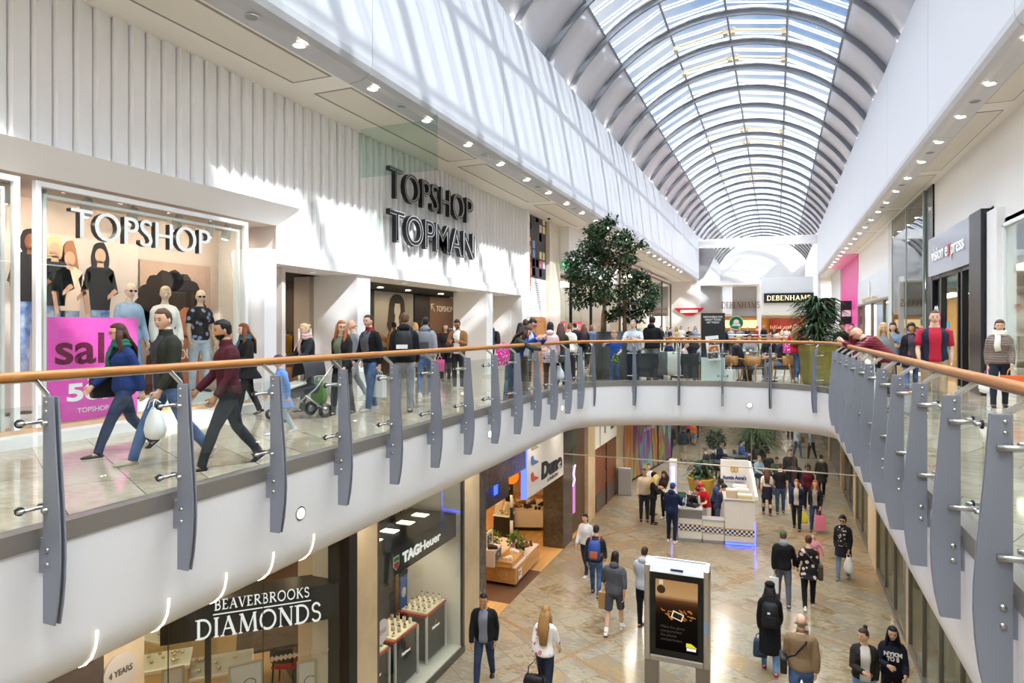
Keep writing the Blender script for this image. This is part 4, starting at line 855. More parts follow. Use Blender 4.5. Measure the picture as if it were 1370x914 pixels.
t = thing('direction_sign', 'brown slatted wall panel with a white arrow and shop letters', 'sign', (-11.9, 0, 0)); MB().b(0, .03, q2, q3+.6, .3, 2.7).build('panel', wood('6a5140', '8c6d55', 5, 'Z'), t); text('lettering', 'TOPSHOP', mat('f2f2ee', .4), (.04, q2+1.15, 2.16), 'x+', 1.3, .22, .01, .004, t)
b = MB()
for seg in (((q2+.1, 2.42), (q2+.36, 2.14)), ((q2+.1, 2.42), (q2+.1, 2.22)), ((q2+.1, 2.42), (q2+.3, 2.42))): b.limb([(.04, seg[0][0], seg[0][1]), (.04, seg[1][0], seg[1][1])], [.016, .016], 6)
b.build('arrow', mat('f2f2ee', .4), t)
struct(MB().b(-11.95, -11.85, q1+.05, q2-.02, .3, 2.72).build('wall_left', mat('1f2126', .4)))
mb = MB(); mb.limb([(-11.7, q0-.3, 1.4), (-11.7, q2-.6, .2)], [(.05, .1)]*2, 8); struct(mb.build('trim_13', mat('a97f5c', .4)))
# clothes rails, bags and hanging garments just inside the door
def clothes_rail(label, x, y, n, cols, seed):
    t = thing('clothes_rail', label, 'clothes rail', (x, y, 0)); b = MB(); b.cyl((0, -.5, 1.42), (0, .5, 1.42), .016, 8); b.build('rail', mat('2a2a2c', .4), t)
    for s in (-1, 1): MB().cyl((0, s*.48, 0), (0, s*.48, 1.42), .014, 8).build('upright', mat('2a2a2c', .4), t); MB().b(-.25, .25, s*.48-.02, s*.48+.02, 0, .03).build('foot', mat('2a2a2c', .4), t)
    rnd = random.Random(seed)
    for i in range(n):
        g = thing('hanging_garment', '%s garment on the clothes rail, %s from the left' % (cols[i % len(cols)][1], ORD[i]), 'garment', (x, y-.42+i*.84/(n-1), 0), 0, label[:40])
        ln = .75+.2*rnd.random(); MB().loft([[(k*.20*math.cos(q*math.pi/5), .022*kk*math.sin(q*math.pi/5), z) for q in range(10)] for z, k, kk in ((1.36, .3, .6), (1.33, 1, 1), (1.0, .9, 1.1), (1.33-ln, 1.05, 1.4))]).build('cloth', cloth(cols[i % len(cols)][0]), g, True)
        MB().limb([(0, 0, 1.34), (0, 0, 1.40), (.02, 0, 1.43), (.0, 0, 1.45)], [.006]*4, 6).build('hanger', STEEL, g)
p = on_x(385, 440, -10.9); clothes_rail('black clothes rail with mustard garments inside the store entrance', -10.9, p.y, 8, [('c79a35', 'mustard'), ('2a2a2e', 'black'), ('b98b2e', 'ochre')], 3)
p = on_x(585, 440, -11.0); clothes_rail('clothes rail with dark garments deep in the store', -11.0, p.y, 8, [('5a3f2f', 'brown'), ('31343c', 'charcoal'), ('a13a30', 'rust')], 4)
for i, (u, lb) in enumerate(((408, 'cream handbag on the low table, left one'), (422, 'cream handbag on the low table, right one'))):
    hand_bag(lb+' inside the store', (-10.5, 11.25+.55*i, 1.10), 90, 'd8c6ac', .3, .22, .12, .14)
o = MB().b(-10.8, -10.2, on_x(380, 470, -10.5).y, 12.25, .70, .74).b(-10.7, -10.3, on_x(383, 470, -10.5).y, 12.2, 0, .7).build('display_table', wood('8a5f3c', 'a97a50'), None, False, .01); tag(o, 'low wooden display table with cream handbags inside the entrance', 'table')
for i, u in enumerate((360, 400, 545, 600)):
    p = on_x(u, 430, -9.9); t = thing('security_gate', 'white security gate in the store doorway, %s from the left' % ORD[i], 'security gate', (-9.9, p.y+.2, 0), 0, 'white security gates'); b = MB()
    b.limb([(0, -.2, 0), (0, -.2, 1.5), (0, .2, 1.5), (0, .2, 0)], [.022]*4, 8); b.build('loop', WHITE, t); MB().b(-.05, .05, -.26, .26, 0, .05).build('base', WHITE, t)
# big lettering over the entrance: black letters with a white line
OUT = mat('1b1c1f', .35); LIN = mat('e9e9ea', .4)
for word, v0, v1, u0, u1, lb in (('TOPSHOP', 224, 289, 520, 631, 'thin black letters on the white cladding, the upper word'), ('TOPMAN', 282, 343, 520, 633, 'bold black letters on the white cladding, the lower word')):
    a, b_ = on_x(u0, v0, -8.55), on_x(u1, v1, -8.55); zt = (a.z+on_x(u1, v0+ (40 if word == 'TOPSHOP' else 32), -8.55).z)/2
    h_ = .78; zb = 4.66 if word == 'TOPSHOP' else 3.62
    t = thing('shop_sign', lb, 'sign', (-8.55, (a.y+b_.y)/2, zb)); bold = .012 if word == 'TOPSHOP' else .03
    text('letter_bodies', word, OUT, (-.02, 0, 0), 'x+', b_.y-a.y, h_, .12, bold-.012, t); text('letter_line', word, LIN, (.045, 0, .0), 'x+', b_.y-a.y, h_, .004, -.016 if word == 'TOPSHOP' else .004, t)
    text('letter_face', word, OUT, (.0485, 0, .0), 'x+', b_.y-a.y, h_, .004, -.027 if word == 'TOPSHOP' else -.012, t)
# ---- the tall poster wall and the wooden doors past the store
struct(MB().b(-9.2, -8.9, 22.95, 25.6, 0, 6.2).build('wall_left', OFFW)); struct(MB().b(-9.2, -8.7, 25.6, 27.0, 0, 6.2).build('wall_pier', stone('d9cdbb', 'e6dccd', 1.5, .4)))
t = thing('poster', 'tall black wall poster scattered with coloured squares, beside the stone pier', 'poster', (-8.88, 0, 0)); MB().b(0, .02, 23.0, 25.55, 3.52, 6.0).build('black_sheet', mat('3a3a3f', .5), t); MB().b(0, .021, 23.0, 25.55, 1.98, 3.50).build('white_sheet', mat('f3f3f3', .5), t)
rnd = random.Random(5); pc = ['efe09a', 'b8d0f0', 'd0708f', 'b59ac8', 'f0ccd8', '7fa4cc']
for ci in range(6):
    b = MB()
    for k in range(6):
        y, z = 23.15+.4*rnd.randrange(6), 3.6+.36*rnd.randrange(7); b.b(.02, .026, y, y+.28, z, z+.3)
    b.build('coloured_squares', mat(pc[ci], .6), t)
MB().b(.026, .032, 23.05, 23.75, 3.0, 5.2).build('food_picture', cloth('b5603a', 'e8d9b0', 'floral', 4), t)
b = MB()
for k in range(12): b.b(.021, .025, 23.9, 25.3-(k*37 % 5)*.15, 3.3-k*.09, 3.325-k*.09)
b.build('small_print', mat('b5b5b8', .6), t); MB().b(.021, .026, 23.1, 23.6, 2.05, 2.2).build('logo_block', mat('222222', .5), t)
o = struct(MB().b(-8.95, -8.86, 23.0, 25.55, 0, 1.96).build('door_1', wood('a9652a', 'c98643', 3, 'Z')))
for y in (23.1, 24.32): MB().b(-8.87, -8.845, y, y+1.1, .15, 1.75).build('door_panel', wood('b87435', 'd2944f', 3, 'Z'), o, False, .02)
t = thing('security_camera', 'small dark dome camera under the soffit beside the tall poster', 'camera', (-8.4, 24.6, 5.95)); MB().lathe([(.09, 0), (.09, -.04), (.001, -.04)], n=14, cap=False).build('mount', WHITE, t, True); MB().ell((0, 0, -.05), (.065, .065, .06), 12, 8).build('dome', BLACK, t, True)
# white box bulkhead and the green exit sign
struct(MB().b(-9.4, -8.3, 27.0, 36.0, 3.95, 5.95).build('wall_box', WHITE)); 
p = on_x(741, 338, -8.45); t = thing('exit_sign', 'green and white emergency exit sign with a running figure under the white box', 'sign', (-8.3, 26.95, 4.28), R(22)); MB().b(-.32, .32, -.02, .02, -.16, .16).build('panel', mat('1f9a55', .4), t, False, .005)
b = MB(); b.b(-.2, .0, -.026, -.018, -.025, .025); b.prism([(-.2, .07), (-.2, -.07), (-.28, 0)], lambda a, c, t_: (a, -.026+t_, c), 0, .008); b.b(.1, .22, -.026, -.018, -.1, .1); b.build('symbols', mat('f4f8f4', .4), t)
# ---- glazed shops beyond
def shopfront(side, y0, y1, zt, mull, label_n, back='eadfd2', lamp=6, depth=3.4, frame=BLACK):
    X = WL if side < 0 else WR; s = side; o = struct(MB().b(X, X+s*.012, y0, y1, .1, zt).build('window_%d' % label_n, GLASS)); mb = MB()
    for y in mull: mb.b(X-s*.05, X+s*.08, y-.05, y+.05, 0, zt)
    mb.b(X-s*.05, X+s*.08, y0, y1, zt-.1, zt); mb.b(X-s*.05, X+s*.08, y0, y1, 0, .1); mb.build('window_frame', frame, o)
    struct(MB().b(X+s*depth, X+s*(depth+.1), y0, y1, 0, zt+.2).build('wall_left' if s < 0 else 'wall_right', mat(back, .7)))
    struct(MB().b(X, X+s*depth, y0, y1, zt+.02, zt+.2).build('ceiling', OFFW))
    return o
shopfront(-1, 27.4, 36.0, 3.9, (27.5, 29.6, 33.2, 36.0), 40, 'b89a78'); shopfront(-1, 36.2, 61.0, 5.6, (36.3, 40.0, 45, 50.5, 56, 61), 41, 'efe9e2', frame=mat('5f4a3c', .4))
for i, (y, c, s) in enumerate(((29, 'ffdcae', 10), (33, 'ffdcae', 10), (39, 'fff4e6', 9), (44, 'fff4e6', 9), (50, 'fff4e6', 9), (57, 'ffe2b5', 9))): shop_lamp('ceiling_panel_light', -10.6, y, 3.8 if y < 36 else 5.5, .8, 2.2, s, 'bright ceiling light in the glazed shops past the tree, %s from the near end' % ORD[i], c, 'glazed shop lights')
# stock inside: bright display blocks, each a stand with panels
rnd = random.Random(11); names = ['pink', 'white', 'red', 'cream', 'gold', 'teal']; cc = ['e0558a', 'f3f1ee', 'cf2f3a', 'e5d4b5', 'c79b4c', '5fa3a0']
for i in range(16):
    y = 28.0+i*2.05; c = 2 if i < 3 else rnd.randrange(6); t = thing('display_stand', '%s display stand behind the glass past the tree, %s from the near end' % (names[c], ORD[i]), 'display stand', (-10.3-(i % 3)*.5, y, 0)); hgt = 1.0+rnd.random()*.9
    MB().b(-.25, .25, -.5, .5, 0, .5).build('plinth', WHITE, t, False, .01); MB().b(-.05, .05, -.45, .45, .5, hgt+.3).build('back_panel', mat(cc[c], .5), t)
    for k in range(4): MB().b(.06, .2, -.38+k*.2, -.24+k*.2, .5, .62+.25*rnd.random()).build('boxed_goods', mat(cc[rnd.randrange(6)], .5), t, False, .005)
for i, (y, c, w_) in enumerate(((28.6, 'e9475a', 'SALE'), (31.2, 'e9475a', 'SALE'))):
    t = thing('sale_poster', 'red hanging sale board behind the shop glass, %s from the pier' % ORD[i], 'poster', (-9.15, y, 1.35)); MB().b(-.01, .01, -.7, .7, 0, .5).build('board', mat(c, .5), t); MB().b(-.003, .003, -.6, -.594, .5, 2.55).b(-.003, .003, .594, .6, .5, 2.55).build('hanging_wire', STEEL, t); text('lettering', w_, mat('fff2f0', .5), (.02, 0, .12), 'x+', .9, .26, .005, .01, t)
t = thing('shop_sign', 'grey hanging shop sign with a white panel beyond the tree', 'sign', (-8.8, 42, 2.2)); MB().b(-.05, .05, -2, 2, 0, 1.3).build('panel', mat('8a8d96', .4), t); MB().b(.05, .06, -1, 1.1, .5, .95).build('white_panel', glow('ffffff', 1.2), t)
t = thing('shop_sign', 'red and white winged sign high at the end of the left shops', 'sign', (-7.6, 63.0, 2.9)); b = MB(); b.prism([(-1.4, .55), (1.4, .55), (1.0, .2), (.35, -.15), (-.35, -.15), (-1.0, .2)], lambda a, c, t_: (a, t_, c), 0, .1); b.build('panel', mat('c8202b', .4), t); MB().b(-.8, .8, -.02, 0, .1, .38).build('white_band', mat('f0f0f0', .4), t)
# ================================================================ upper right shops
struct(MB().b(WR, WR+.3, 5.0, 15.4, 3.75, 6.2).build('wall_right', OFFW)); struct(MB().b(WR-.15, WR+.2, 16.75, 17.45, 0, 4.1).build('wall_pier', mat('ecebea', .35))); struct(MB().b(WR, WR+.3, 15.4, 17.5, 3.72, 6.2).build('wall_right', OFFW))
o = struct(MB().b(WR-.005, WR+.006, 5.0, 16.75, .1, 3.72).build('window_50', glass('eef4f2', .14))); MB().b(WR-.05, WR+.05, 5.0, 16.75, 3.66, 3.74).b(WR-.05, WR+.05, 16.68, 16.76, 0, 3.7).build('window_frame', WHITE, o)
struct(MB().b(WR+1.5, WR+1.6, 4, 17.5, 0, 3.9).build('wall_right', mat('dfe3e1', .7))); struct(MB().b(WR, WR+1.6, 4, 17.5, 3.75, 3.85).build('ceiling', OFFW)); shop_lamp('ceiling_panel_light', WR+.8, 12, 3.74, .5, 7, 16, 'long ceiling light behind the large right-hand shop window', 'ffffff')
# optician: black portal, grey glossy sign, glazed doors
struct(MB().b(WR-.25, WR+.3, 17.5, 18.45, 0, 4.2).build('wall_portal', mat('1c1d20', .25)))
struct(MB().b(WR-.05, WR+.3, 23.4, 24.4, 0, 6.2).build('wall_portal', mat('1c1d20', .25))); struct(MB().b(WR, WR+.3, 17.5, 23.7, 4.25, 6.2).build('wall_right', OFFW))
t = thing('shop_sign', 'glossy grey optician fascia sign with raised white letters', 'sign', (WR-.1, 20.95, 3.08)); MB().b(-.06, .1, -2.5, 2.48, 0, 1.15).build('panel', mat('a6a9b4', .18, .3), t, False, .005)
text('lettering', 'vision e', mat('f7f7f7', .3), (-.075, .95, .42), 'x-', 1.95, .40, .02, .006, t); text('lettering', 'x', mat('d0302f', .3), (-.075, -.2, .40), 'x-', .32, .50, .02, .008, t); text('lettering', 'press', mat('f7f7f7', .3), (-.075, -1.05, .42), 'x-', 1.3, .40, .02, .006, t)
o = struct(MB().b(WR+.0, WR+.012, 18.45, 23.4, .05, 3.08).build('window_51', GLASS)); mb = MB()
for y in (18.5, 19.9, 20.3, 22.2, 23.35): mb.b(WR-.08, WR+.06, y-.07, y+.07, 0, 3.08)
mb.b(WR-.08, WR+.06, 18.45, 23.4, 2.98, 3.1); mb.build('window_frame', mat('1b1c1f', .3), o)
struct(MB().b(WR+.05, WR+.1, 22.3, 23.3, 0, 2.95).build('wall_right', mat('2a2624', .4)))
struct(MB().b(WR+3, WR+3.1, 17.5, 24.4, 0, 3.2).build('wall_right', mat('cdb99c', .6))); struct(MB().b(WR+2.9, WR+3.0, 17.5, 20.3, 1.6, 2.2).build('trim_14', mat('d1603a', .5))); struct(MB().b(WR, WR+3, 17.5, 24.4, 3.12, 3.25).build('ceiling', OFFW)); shop_lamp('ceiling_panel_light', WR+1.4, 20, 3.1, .6, 3, 7, 'ceiling light inside the optician shop', 'fff1dc')
for i in range(5):
    y = 18.2+i*.45; t = thing('display_stand', 'wall rack of spectacles inside the optician, %s from the near end' % ORD[i], 'display stand', (WR+2.8, y, .5)); MB().b(-.03, .05, -.2, .2, 0, 1.1).build('board', mat('e9ddc6', .5), t)
    b = MB(); 
    for k in range(7): b.b(-.07, -.03, -.16, -.02, .1+k*.14, .14+k*.14); b.b(-.07, -.03, .02, .16, .1+k*.14, .14+k*.14)
    b.build('spectacles', mat('4a3a2c', .4), t)
for i, (y, z, c, w_) in enumerate(((21.2, 1.0, '3fa4c8', ''), (22.25, 1.3, 'b33a76', ''))):
    t = thing('poster', '%s strip poster on the optician glass' % ('blue' if i == 0 else 'magenta'), 'poster', (WR-.1, y, z)); MB().b(-.005, .005, -.14, .14, -.3, .7).build('sheet', mat(c, .5), t); MB().b(-.008, -.004, -.1, .1, .0, .3).build('text_block', mat('e8f2f6', .5), t)
text_o = text('window_lettering', '£9', mat('e9e9e6', .5), (WR-.09, 22.75, 1.7), 'x-', .6, .5, .005, .01); tag(text_o, 'large white price lettering on the dark optician door', 'sign')
# tall greenish glass bay
o = struct(MB().b(WR-.1, WR-.088, 24.4, 30.6, .05, 5.95).build('window_52', glass('d3e4dd', .3, .02))); mb = MB()
for y in (24.45, 27.5, 30.6): mb.b(WR-.12, WR-.06, y-.03, y+.03, 0, 5.95)
mb.build('window_frame', mat('b7c4be', .3, .5), o); struct(MB().b(WR+1.2, WR+1.3, 24.4, 30.6, 2.7, 6.0).build('wall_right', mat('e3e7e5', .7))); struct(MB().b(WR+3, WR+3.1, 24.4, 30.6, 0, 2.8).build('wall_right', mat('b8ad96', .7))); struct(MB().b(WR, WR+3, 24.4, 30.6, 2.7, 2.8).build('ceiling', OFFW))
shop_lamp('ceiling_panel_light', WR+1.2, 27.5, 2.68, .6, 4, 7, 'ceiling light in the shop behind the tall glass bay', 'ffeccb')
t = thing('shop_sign', 'band of hanging letters inside the tall glass bay', 'sign', (WR+.2, 27.6, 2.4)); text('lettering', 'MUSEUM', mat('e8e2d2', .4), (0, 0, 0), 'x-', 4.2, .35, .05, .005, t)
struct(MB().b(WR-.1, WR+.3, 30.6, 31.6, 0, 6.2).build('wall_pier', mat('cfcfcb', .4)))
struct(MB().b(WR-.0, WR+.3, 31.6, 43.4, 3.0, 6.2).build('wall_right', WHITE)); struct(MB().b(WR-.03, WR, 31.6, 43.4, 2.9, 4.2).build('trim_15', mat('d9dfe8', .25)))
t = thing('shop_sign', 'pale fascia with a slim raised figure beside the tall glass bay', 'sign', (WR-.06, 38, 3.2)); MB().b(-.03, 0, -.12, .12, 0, .75).build('bar', WHITE, t, False, .02); text('lettering', 'PANDORA', mat('c9b08a', .4), (-.03, 0, -.25), 'x-', 6, .2, .02, .0, t)
shopfront(1, 31.7, 43.4, 2.9, (31.8, 33.5, 37.5, 41, 43.3), 53, 'e2c38e', frame=mat('7c7a76', .4)); shop_lamp('ceiling_panel_light', WR+1.2, 37, 2.9, .6, 6, 9, 'warm ceiling light in the jeweller beyond the glass bay', 'ffdda6')
PINK = mat('e04aa0', .4)
struct(MB().b(WR-.02, WR+.3, 43.4, 54, .1, 6.2).build('wall_right', PINK)); struct(MB().b(3.7, WR, 43.4, 54, 5.90, 5.94).build('ceiling_panel', mat('e9a3c9', .4)))
t = thing('shop_sign', 'black projecting blade sign on the pink shopfront', 'sign', (WR-.3, 47, 1.8)); MB().b(-.35, .3, -.06, .06, 0, 1.5).build('panel', BLACK, t); MB().b(-.28, .24, -.075, -.06, .5, .9).build('white_mark', mat('e6e6e6', .4), t)
struct(MB().b(WR-.1, WR+.3, 54, 62.5, 0, 6.2).build('wall_right', OFFW))
t = thing('sign_board', 'black prize-draw board at the far end of the right shops', 'sign', (3.35, 58.5, 1.9)); MB().b(-1.1, 1.1, 0, .1, 0, 2.1).build('panel', BLACK, t); text('lettering', 'PLAY TO', mat('e9e9e9', .4), (0, -.02, 1.2), 'y-', 1.3, .35, .01, .004, t); text('lettering', 'WIN', mat('e9e9e9', .4), (0, -.02, .45), 'y-', 1.6, .62, .01, .006, t)
MB().b(-1.1, 1.1, 0, .1, -1.9, 0).build('lower_panel', mat('dedcd8', .5), t)
# ================================================================ the far end
ENDW = mat('b3b4b7', .6)
struct(MB().b(XL, XR, 62.5, 63.2, 9.0, 9.75).build('trim_16', WHITE)); struct(MB().b(XL-8, XR+8, END, END+.3, 0, 13.6).build('wall_end', ENDW))
struct(MB().b(XL-.5, XL-.2, 63, END, 5.9, 10).build('wall_left', ENDW)); struct(MB().b(XR+.05, XR+.3, 62.7, END, 0, 9.9).build('wall_right', WHITE))
# curved white bulkhead over the coffee shop
mb = MB(); rr = [[(-5.2+3.4*math.sin(R(a))-3.3, 67.5-3.4*math.cos(R(a)), z) for z in (2.75, 5.6)] for a in range(-60, 91, 10)]
mb.loft(rr, cap=False, close=False); o = struct(mb.build('wall_curved', ENDW, None, True)); m_ = o.modifiers.new('thick', 'SOLIDIFY'); m_.thickness = .2
struct(MB().b(-4.0, -1.5, 67.2, 67.5, 2.75, 5.6).build('wall_end', ENDW)); struct(MB().b(-8.5, -1.5, 64, 67.4, 5.6, 5.75).build('ceiling', WHITE))
struct(MB().b(-1.4, 3.3, 69.5, 69.8, 2.6, 6.6).build('wall_end', mat('c4c6c9', .5))); struct(MB().b(-1.75, -1.35, 66.9, 67.3, 0, 6.2).build('wall_pier', WHITE))
struct(fix_normals(MB().prism([(-6.9, 9.4), (-5.2, 8.9), (-5.5, 8.0), (-5.9, 7.1), (-6.4, 6.3), (-6.9, 5.95)], lambda a, b, t: (a, t, b), 63.7, 63.9).build('trim_17', mat('a9a9ac', .35, .5))))
t = thing('shop_sign', 'black box sign with glowing gold serif letters on the far white wall', 'sign', on_y(1055, 405, 69.3)); MB().b(-2.25, 2.25, 0, .18, 0, .95).build('panel', BLACK, t)
serif_word('lettering', 'DEBENHAMS', glow('ffe9b0', 2.2), lambda a, b, s: (a-1.98, -.02-s, b+.24), 3.95, .46, .03, t)
t = thing('shop_sign', 'gold serif letters standing over the coffee shop opening', 'sign', on_y(991, 412.5, 67.0)); serif_word('lettering', 'DEBENHAMS', mat('86632a', .35, .3), lambda a, b, s: (a-1.75, -.05-s, b), 3.5, .62, .08, t)
struct(MB().b(-5.4, -1.75, 67.3, 67.4, 2.6, 2.76).build('trim_18', mat('8d8a86', .4))); struct(MB().b(-8, 3.3, 73.0, 73.1, 0, 3).build('wall_end', mat('c2935c', .6))); struct(MB().b(-8, 3.3, 67.5, 73, 2.8, 2.9).build('ceiling', mat('e8d2ab', .6)))
shop_lamp('ceiling_panel_light', -3.4, 69.5, 2.78, 3, .8, 12, 'warm ceiling light over the coffee bar at the far end', 'ffd9a0'); shop_lamp('ceiling_panel_light', 1.2, 71, 2.78, 3, .8, 10, 'ceiling light inside the department store entrance', 'ffe6c8')
t = thing('shop_sign', 'round green and white coffee shop roundel hanging over the far counter', 'sign', on_y(985, 432, 66.6)); MB().limb([(0, 0, 0), (0, .06, 0)], [.68, .68], 28).build('white_rim', WHITE, t); MB().limb([(0, -.01, 0), (0, .0, 0)], [.62, .62], 28).build('green_disc', mat('0f7a4c', .4), t)
b = MB(); b.limb([(0, -.02, .06), (0, -.011, .06)], [.26, .26], 20); b.prism([(-.42, -.3), (.42, -.3), (.3, -.1), (-.3, -.1)], lambda a, c, s: (a, -.02+s, c), 0, .01); b.build('white_figure', mat('f4f6f4', .4), t)
t = thing('coffee_counter', 'dark coffee counter with cups and bottles at the far end', 'counter', (-3.4, 68.4, 0)); MB().b(-2.2, 1.6, 0, .8, 0, 1.05).build('counter_body', mat('4a3a2e', .5), t); MB().b(-2.3, 1.7, -.05, .85, 1.05, 1.1).build('worktop', mat('d8d0c2', .4), t)
b = MB(); rnd = random.Random(2)
for k in range(26): x = -2.1+k*.14; b.lathe([(.05, 0), (.05, .12+.15*rnd.random()), (.02, .3)], (x, .2, 1.1), 8)
b.build('bottles', mat('3d5a48', .3), t); MB().b(-2.2, 1.6, 3.6, 3.7, 1.6, 2.4).build('menu_board', glow('ffd99a', 1.5), t)
t = thing('display_stand', 'red gift display just inside the department store entrance', 'display stand', (.9, 72.2, 0)); MB().b(-1.6, 1.4, 0, .5, 0, .9).build('plinth', WHITE, t); MB().b(-1.6, 1.4, .4, .5, .9, 2.5).build('back_panel', mat('8d3032', .5), t)
b = MB()
for k in range(30): x = -1.5+(k % 15)*.19; z = .9+(k//15)*.6; b.b(x, x+.12, .1, .25, z, z+.2+.15*rnd.random())
b.build('boxed_goods', cloth('d9b39c', 'b33238', 'floral', 5), t)
struct(MB().b(-9.6, -6.6, 63.2, 63.3, 0, 6).build('wall_end', mat('eceae6', .6))); struct(MB().b(-7.0, -5.4, 67.4, 67.6, 0, 2.8).build('wall_end', mat('d8b9a4', .6)))
# ================================================================ lower left shops
SAND = stone('c9b08a', 'dcc8a6', 1.3, .4); GRAN = stone('3a332d', '5a5046', 9, .15); Z0 = LOW; ZC = -1.1
def lowall(name, y0, y1, m, z0=LOW, z1=ZC, x0=LL-.35, x1=LL+.03): return struct(MB().b(x0, x1, y0, y1, z0, z1).build(name, m))
lowall('wall_left', NEAR, 4.2, stone('4d423a', '63554a', 3, .3)); lowall('wall_pier', 4.2, 4.62, SAND); lowall('wall_pier', 7.97, 8.17, BLACK); lowall('wall_pier', 8.17, 8.7, SAND); struct(MB().b(-7.25, LL-.35, 8.55, 8.69, LOW, ZC).build('wall_left', mat('d9cfbd', .6))); lowall('wall_pier', 11.8, 12.5, SAND)
p = on_x(160, 898, LL+.04); t = thing('shop_sign', 'round cream plaque on the stone pier at the bottom left', 'sign', (LL+.035, p.y, p.z)); MB().limb([(0, 0, 0), (.02, 0, 0)], [.17, .17], 26).build('disc', mat('c9bdb0', .5), t); text('lettering', '4 YEARS', mat('5c5248', .5), (.024, 0, -.03), 'x+', .24, .06, .004, .002, t)
# jeweller: its glazed front turns away from the mall at 46 degrees, with a black fascia inside the glass
JD = Vector((math.sin(R(46)), math.cos(R(46)), 0)); JN = Vector((JD.y, -JD.x, 0)); J1 = Vector((-5.90, 7.93, 0)); J0 = J1-JD*3.1
def on_j(u, v, back):
    r = Vector(ray(u, v)); p0 = J1-JN*back-Vector((0, 0, EYE)); k = p0.dot(JN)/r.dot(JN); p = r*k; p.z += EYE; return p
JA = math.atan2(JD.y, JD.x)
def jbox(a0, a1, n0, n1, z0, z1, mb=None):
    c = J1-JD*((a0+a1)/2)-JN*((n0+n1)/2); return (mb or MB()).box((c.x, c.y, (z0+z1)/2), (abs(a1-a0), abs(n1-n0), z1-z0), JA)
o = struct(jbox(.05, 3.1, 0, .01, LOW+.12, ZC).build('window_60', GLASS)); mb = MB()
for u in (225, 352): q = (J1-on_j(u, 850, 0)).dot(JD); jbox(q-.006, q+.006, -.008, .014, LOW+.12, ZC, mb)
q = (J1-on_j(278, 880, .3)).dot(JD); jbox(q-.04, q+.04, .3, .38, LOW, -2.7, mb); jbox(0, 3.1, -.04, .05, LOW, LOW+.12, mb); mb.build('window_frame', mat('3d3832', .4, .5), o)
struct(MB().b(-13.9, -13.8, 2, 12.4, LOW, ZC).build('wall_left', mat('d8bf95', .7))); struct(MB().b(-6.56, -5.9, 8.06, 8.17, LOW, ZC).build('wall_left', mat('ece6da', .6))); struct(MB().b(-13.8, -6.3, 3.2, 3.3, LOW, ZC).build('wall_left', mat('cbb18a', .6)))
struct(MB().b(-13.8, -5.87, 3.3, 12.4, LOW+.002, LOW+.012).build('floor', stone('d3b98c', 'e0caa2', .8, .4))); struct(fix_normals(MB().prism([(-7.3, 8.9), (-7.3, 12.3), (-10.6, 12.3), (-9.4, 10.4)], lambda a, b, t: (a, b, t), LOW+.012, LOW+.02).build('floor', stone('5c4f45', '74665a', 2, .5))))
p0, p1 = on_j(214, 850, .1), on_j(456, 826, .1); L_ = (p1-p0).dot(JD); zb = p1.z; zt = on_j(456, 780, .1).z
t = thing('shop_sign', 'black jeweller fascia with white serif letters inside the angled glass front', 'sign', (p0.x, p0.y, 0), JA); MB().b(0, L_, 0, .5, zb, zt).build('panel', mat('202124', .3), t); LETW = glow('f4f1ea', .85)
def along(u, v): return (on_j(u, v, .1)-p0).dot(JD)
for word, u0, u1, vb, vt, g in (('DIAMONDS', 262, 430, 829.5, 805, .08), ('BEAVERBROOKS', 287, 414, 798, 785, .12)):
    a0, a1 = along(u0, 840), along(u1, 820); z0 = on_j(u1, vb, .1).z; h = on_j(u1, vt, .1).z-z0
    serif_word('lettering', word, LETW, lambda a, b, s: (a0+a, -.004-s, z0+b), a1-a0, h, .012, t, g)
a0, a1 = along(285, 820), along(416, 800); z0 = on_j(416, 803, .1).z; MB().b(a0, a1, -.016, -.004, z0-.006, z0+.006).build('underline', LETW, t)
b = MB()
for k in range(13):
    c = on_j(364+k*6, 882-k*1.05, 0)+JN*.004; w_ = .045
    b.add([c-JD*w_, c-Vector((0, 0, w_)), c+JD*w_, c+Vector((0, 0, w_))], [(0, 1, 2, 3)])
tag(b.build('window_transfer', mat('b6a68e', .5)), 'row of small diamond transfers across the jeweller glass', 'sticker')
for i, (x, y) in enumerate(((-7.6, 5.6), (-8.6, 7.4), (-9.6, 5.4), (-9.6, 8.6), (-11.4, 7.0), (-11.4, 10.4), (-8.6, 10.6))): shop_lamp('ceiling_panel_light', x, y, ZC-.01, .5, .9, 13, 'warm ceiling light inside the jeweller, %s from the pier' % ORD[i], 'ffdfb2', 'jeweller ceiling lights')
# jeweller furniture
def cabinet(label, x, y, w, d, h, m, rz=0):
    t = thing('display_cabinet', label, 'cabinet', (x, y, LOW+.02), rz); MB().b(-w/2, w/2, -d/2, d/2, 0, h*.72).build('body', m, t, False, .015); MB().b(-w/2-.02, w/2+.02, -d/2-.02, d/2+.02, h*.72, h*.76).build('worktop', WHITE, t, False, .008)
    MB().b(-w/2, w/2, -d/2, d/2, h*.76, h).build('glass_case', GLASS, t); b = MB()
    rnd = random.Random(int(x*100))
    for k in range(16): b.ell((-w*.42+w*.84*rnd.random(), -d*.35+d*.7*rnd.random(), h*.79), (.03, .03, .025), 8, 5)
    b.build('jewellery', mat('d9c69a', .2, .8), t, True)
    for s in (-1, 1): MB().b(-w/2-.006, -w/2, s*d*.25-.12, s*d*.25+.12, h*.15, h*.6).build('door_panel', m, t, False, .004)
    return t
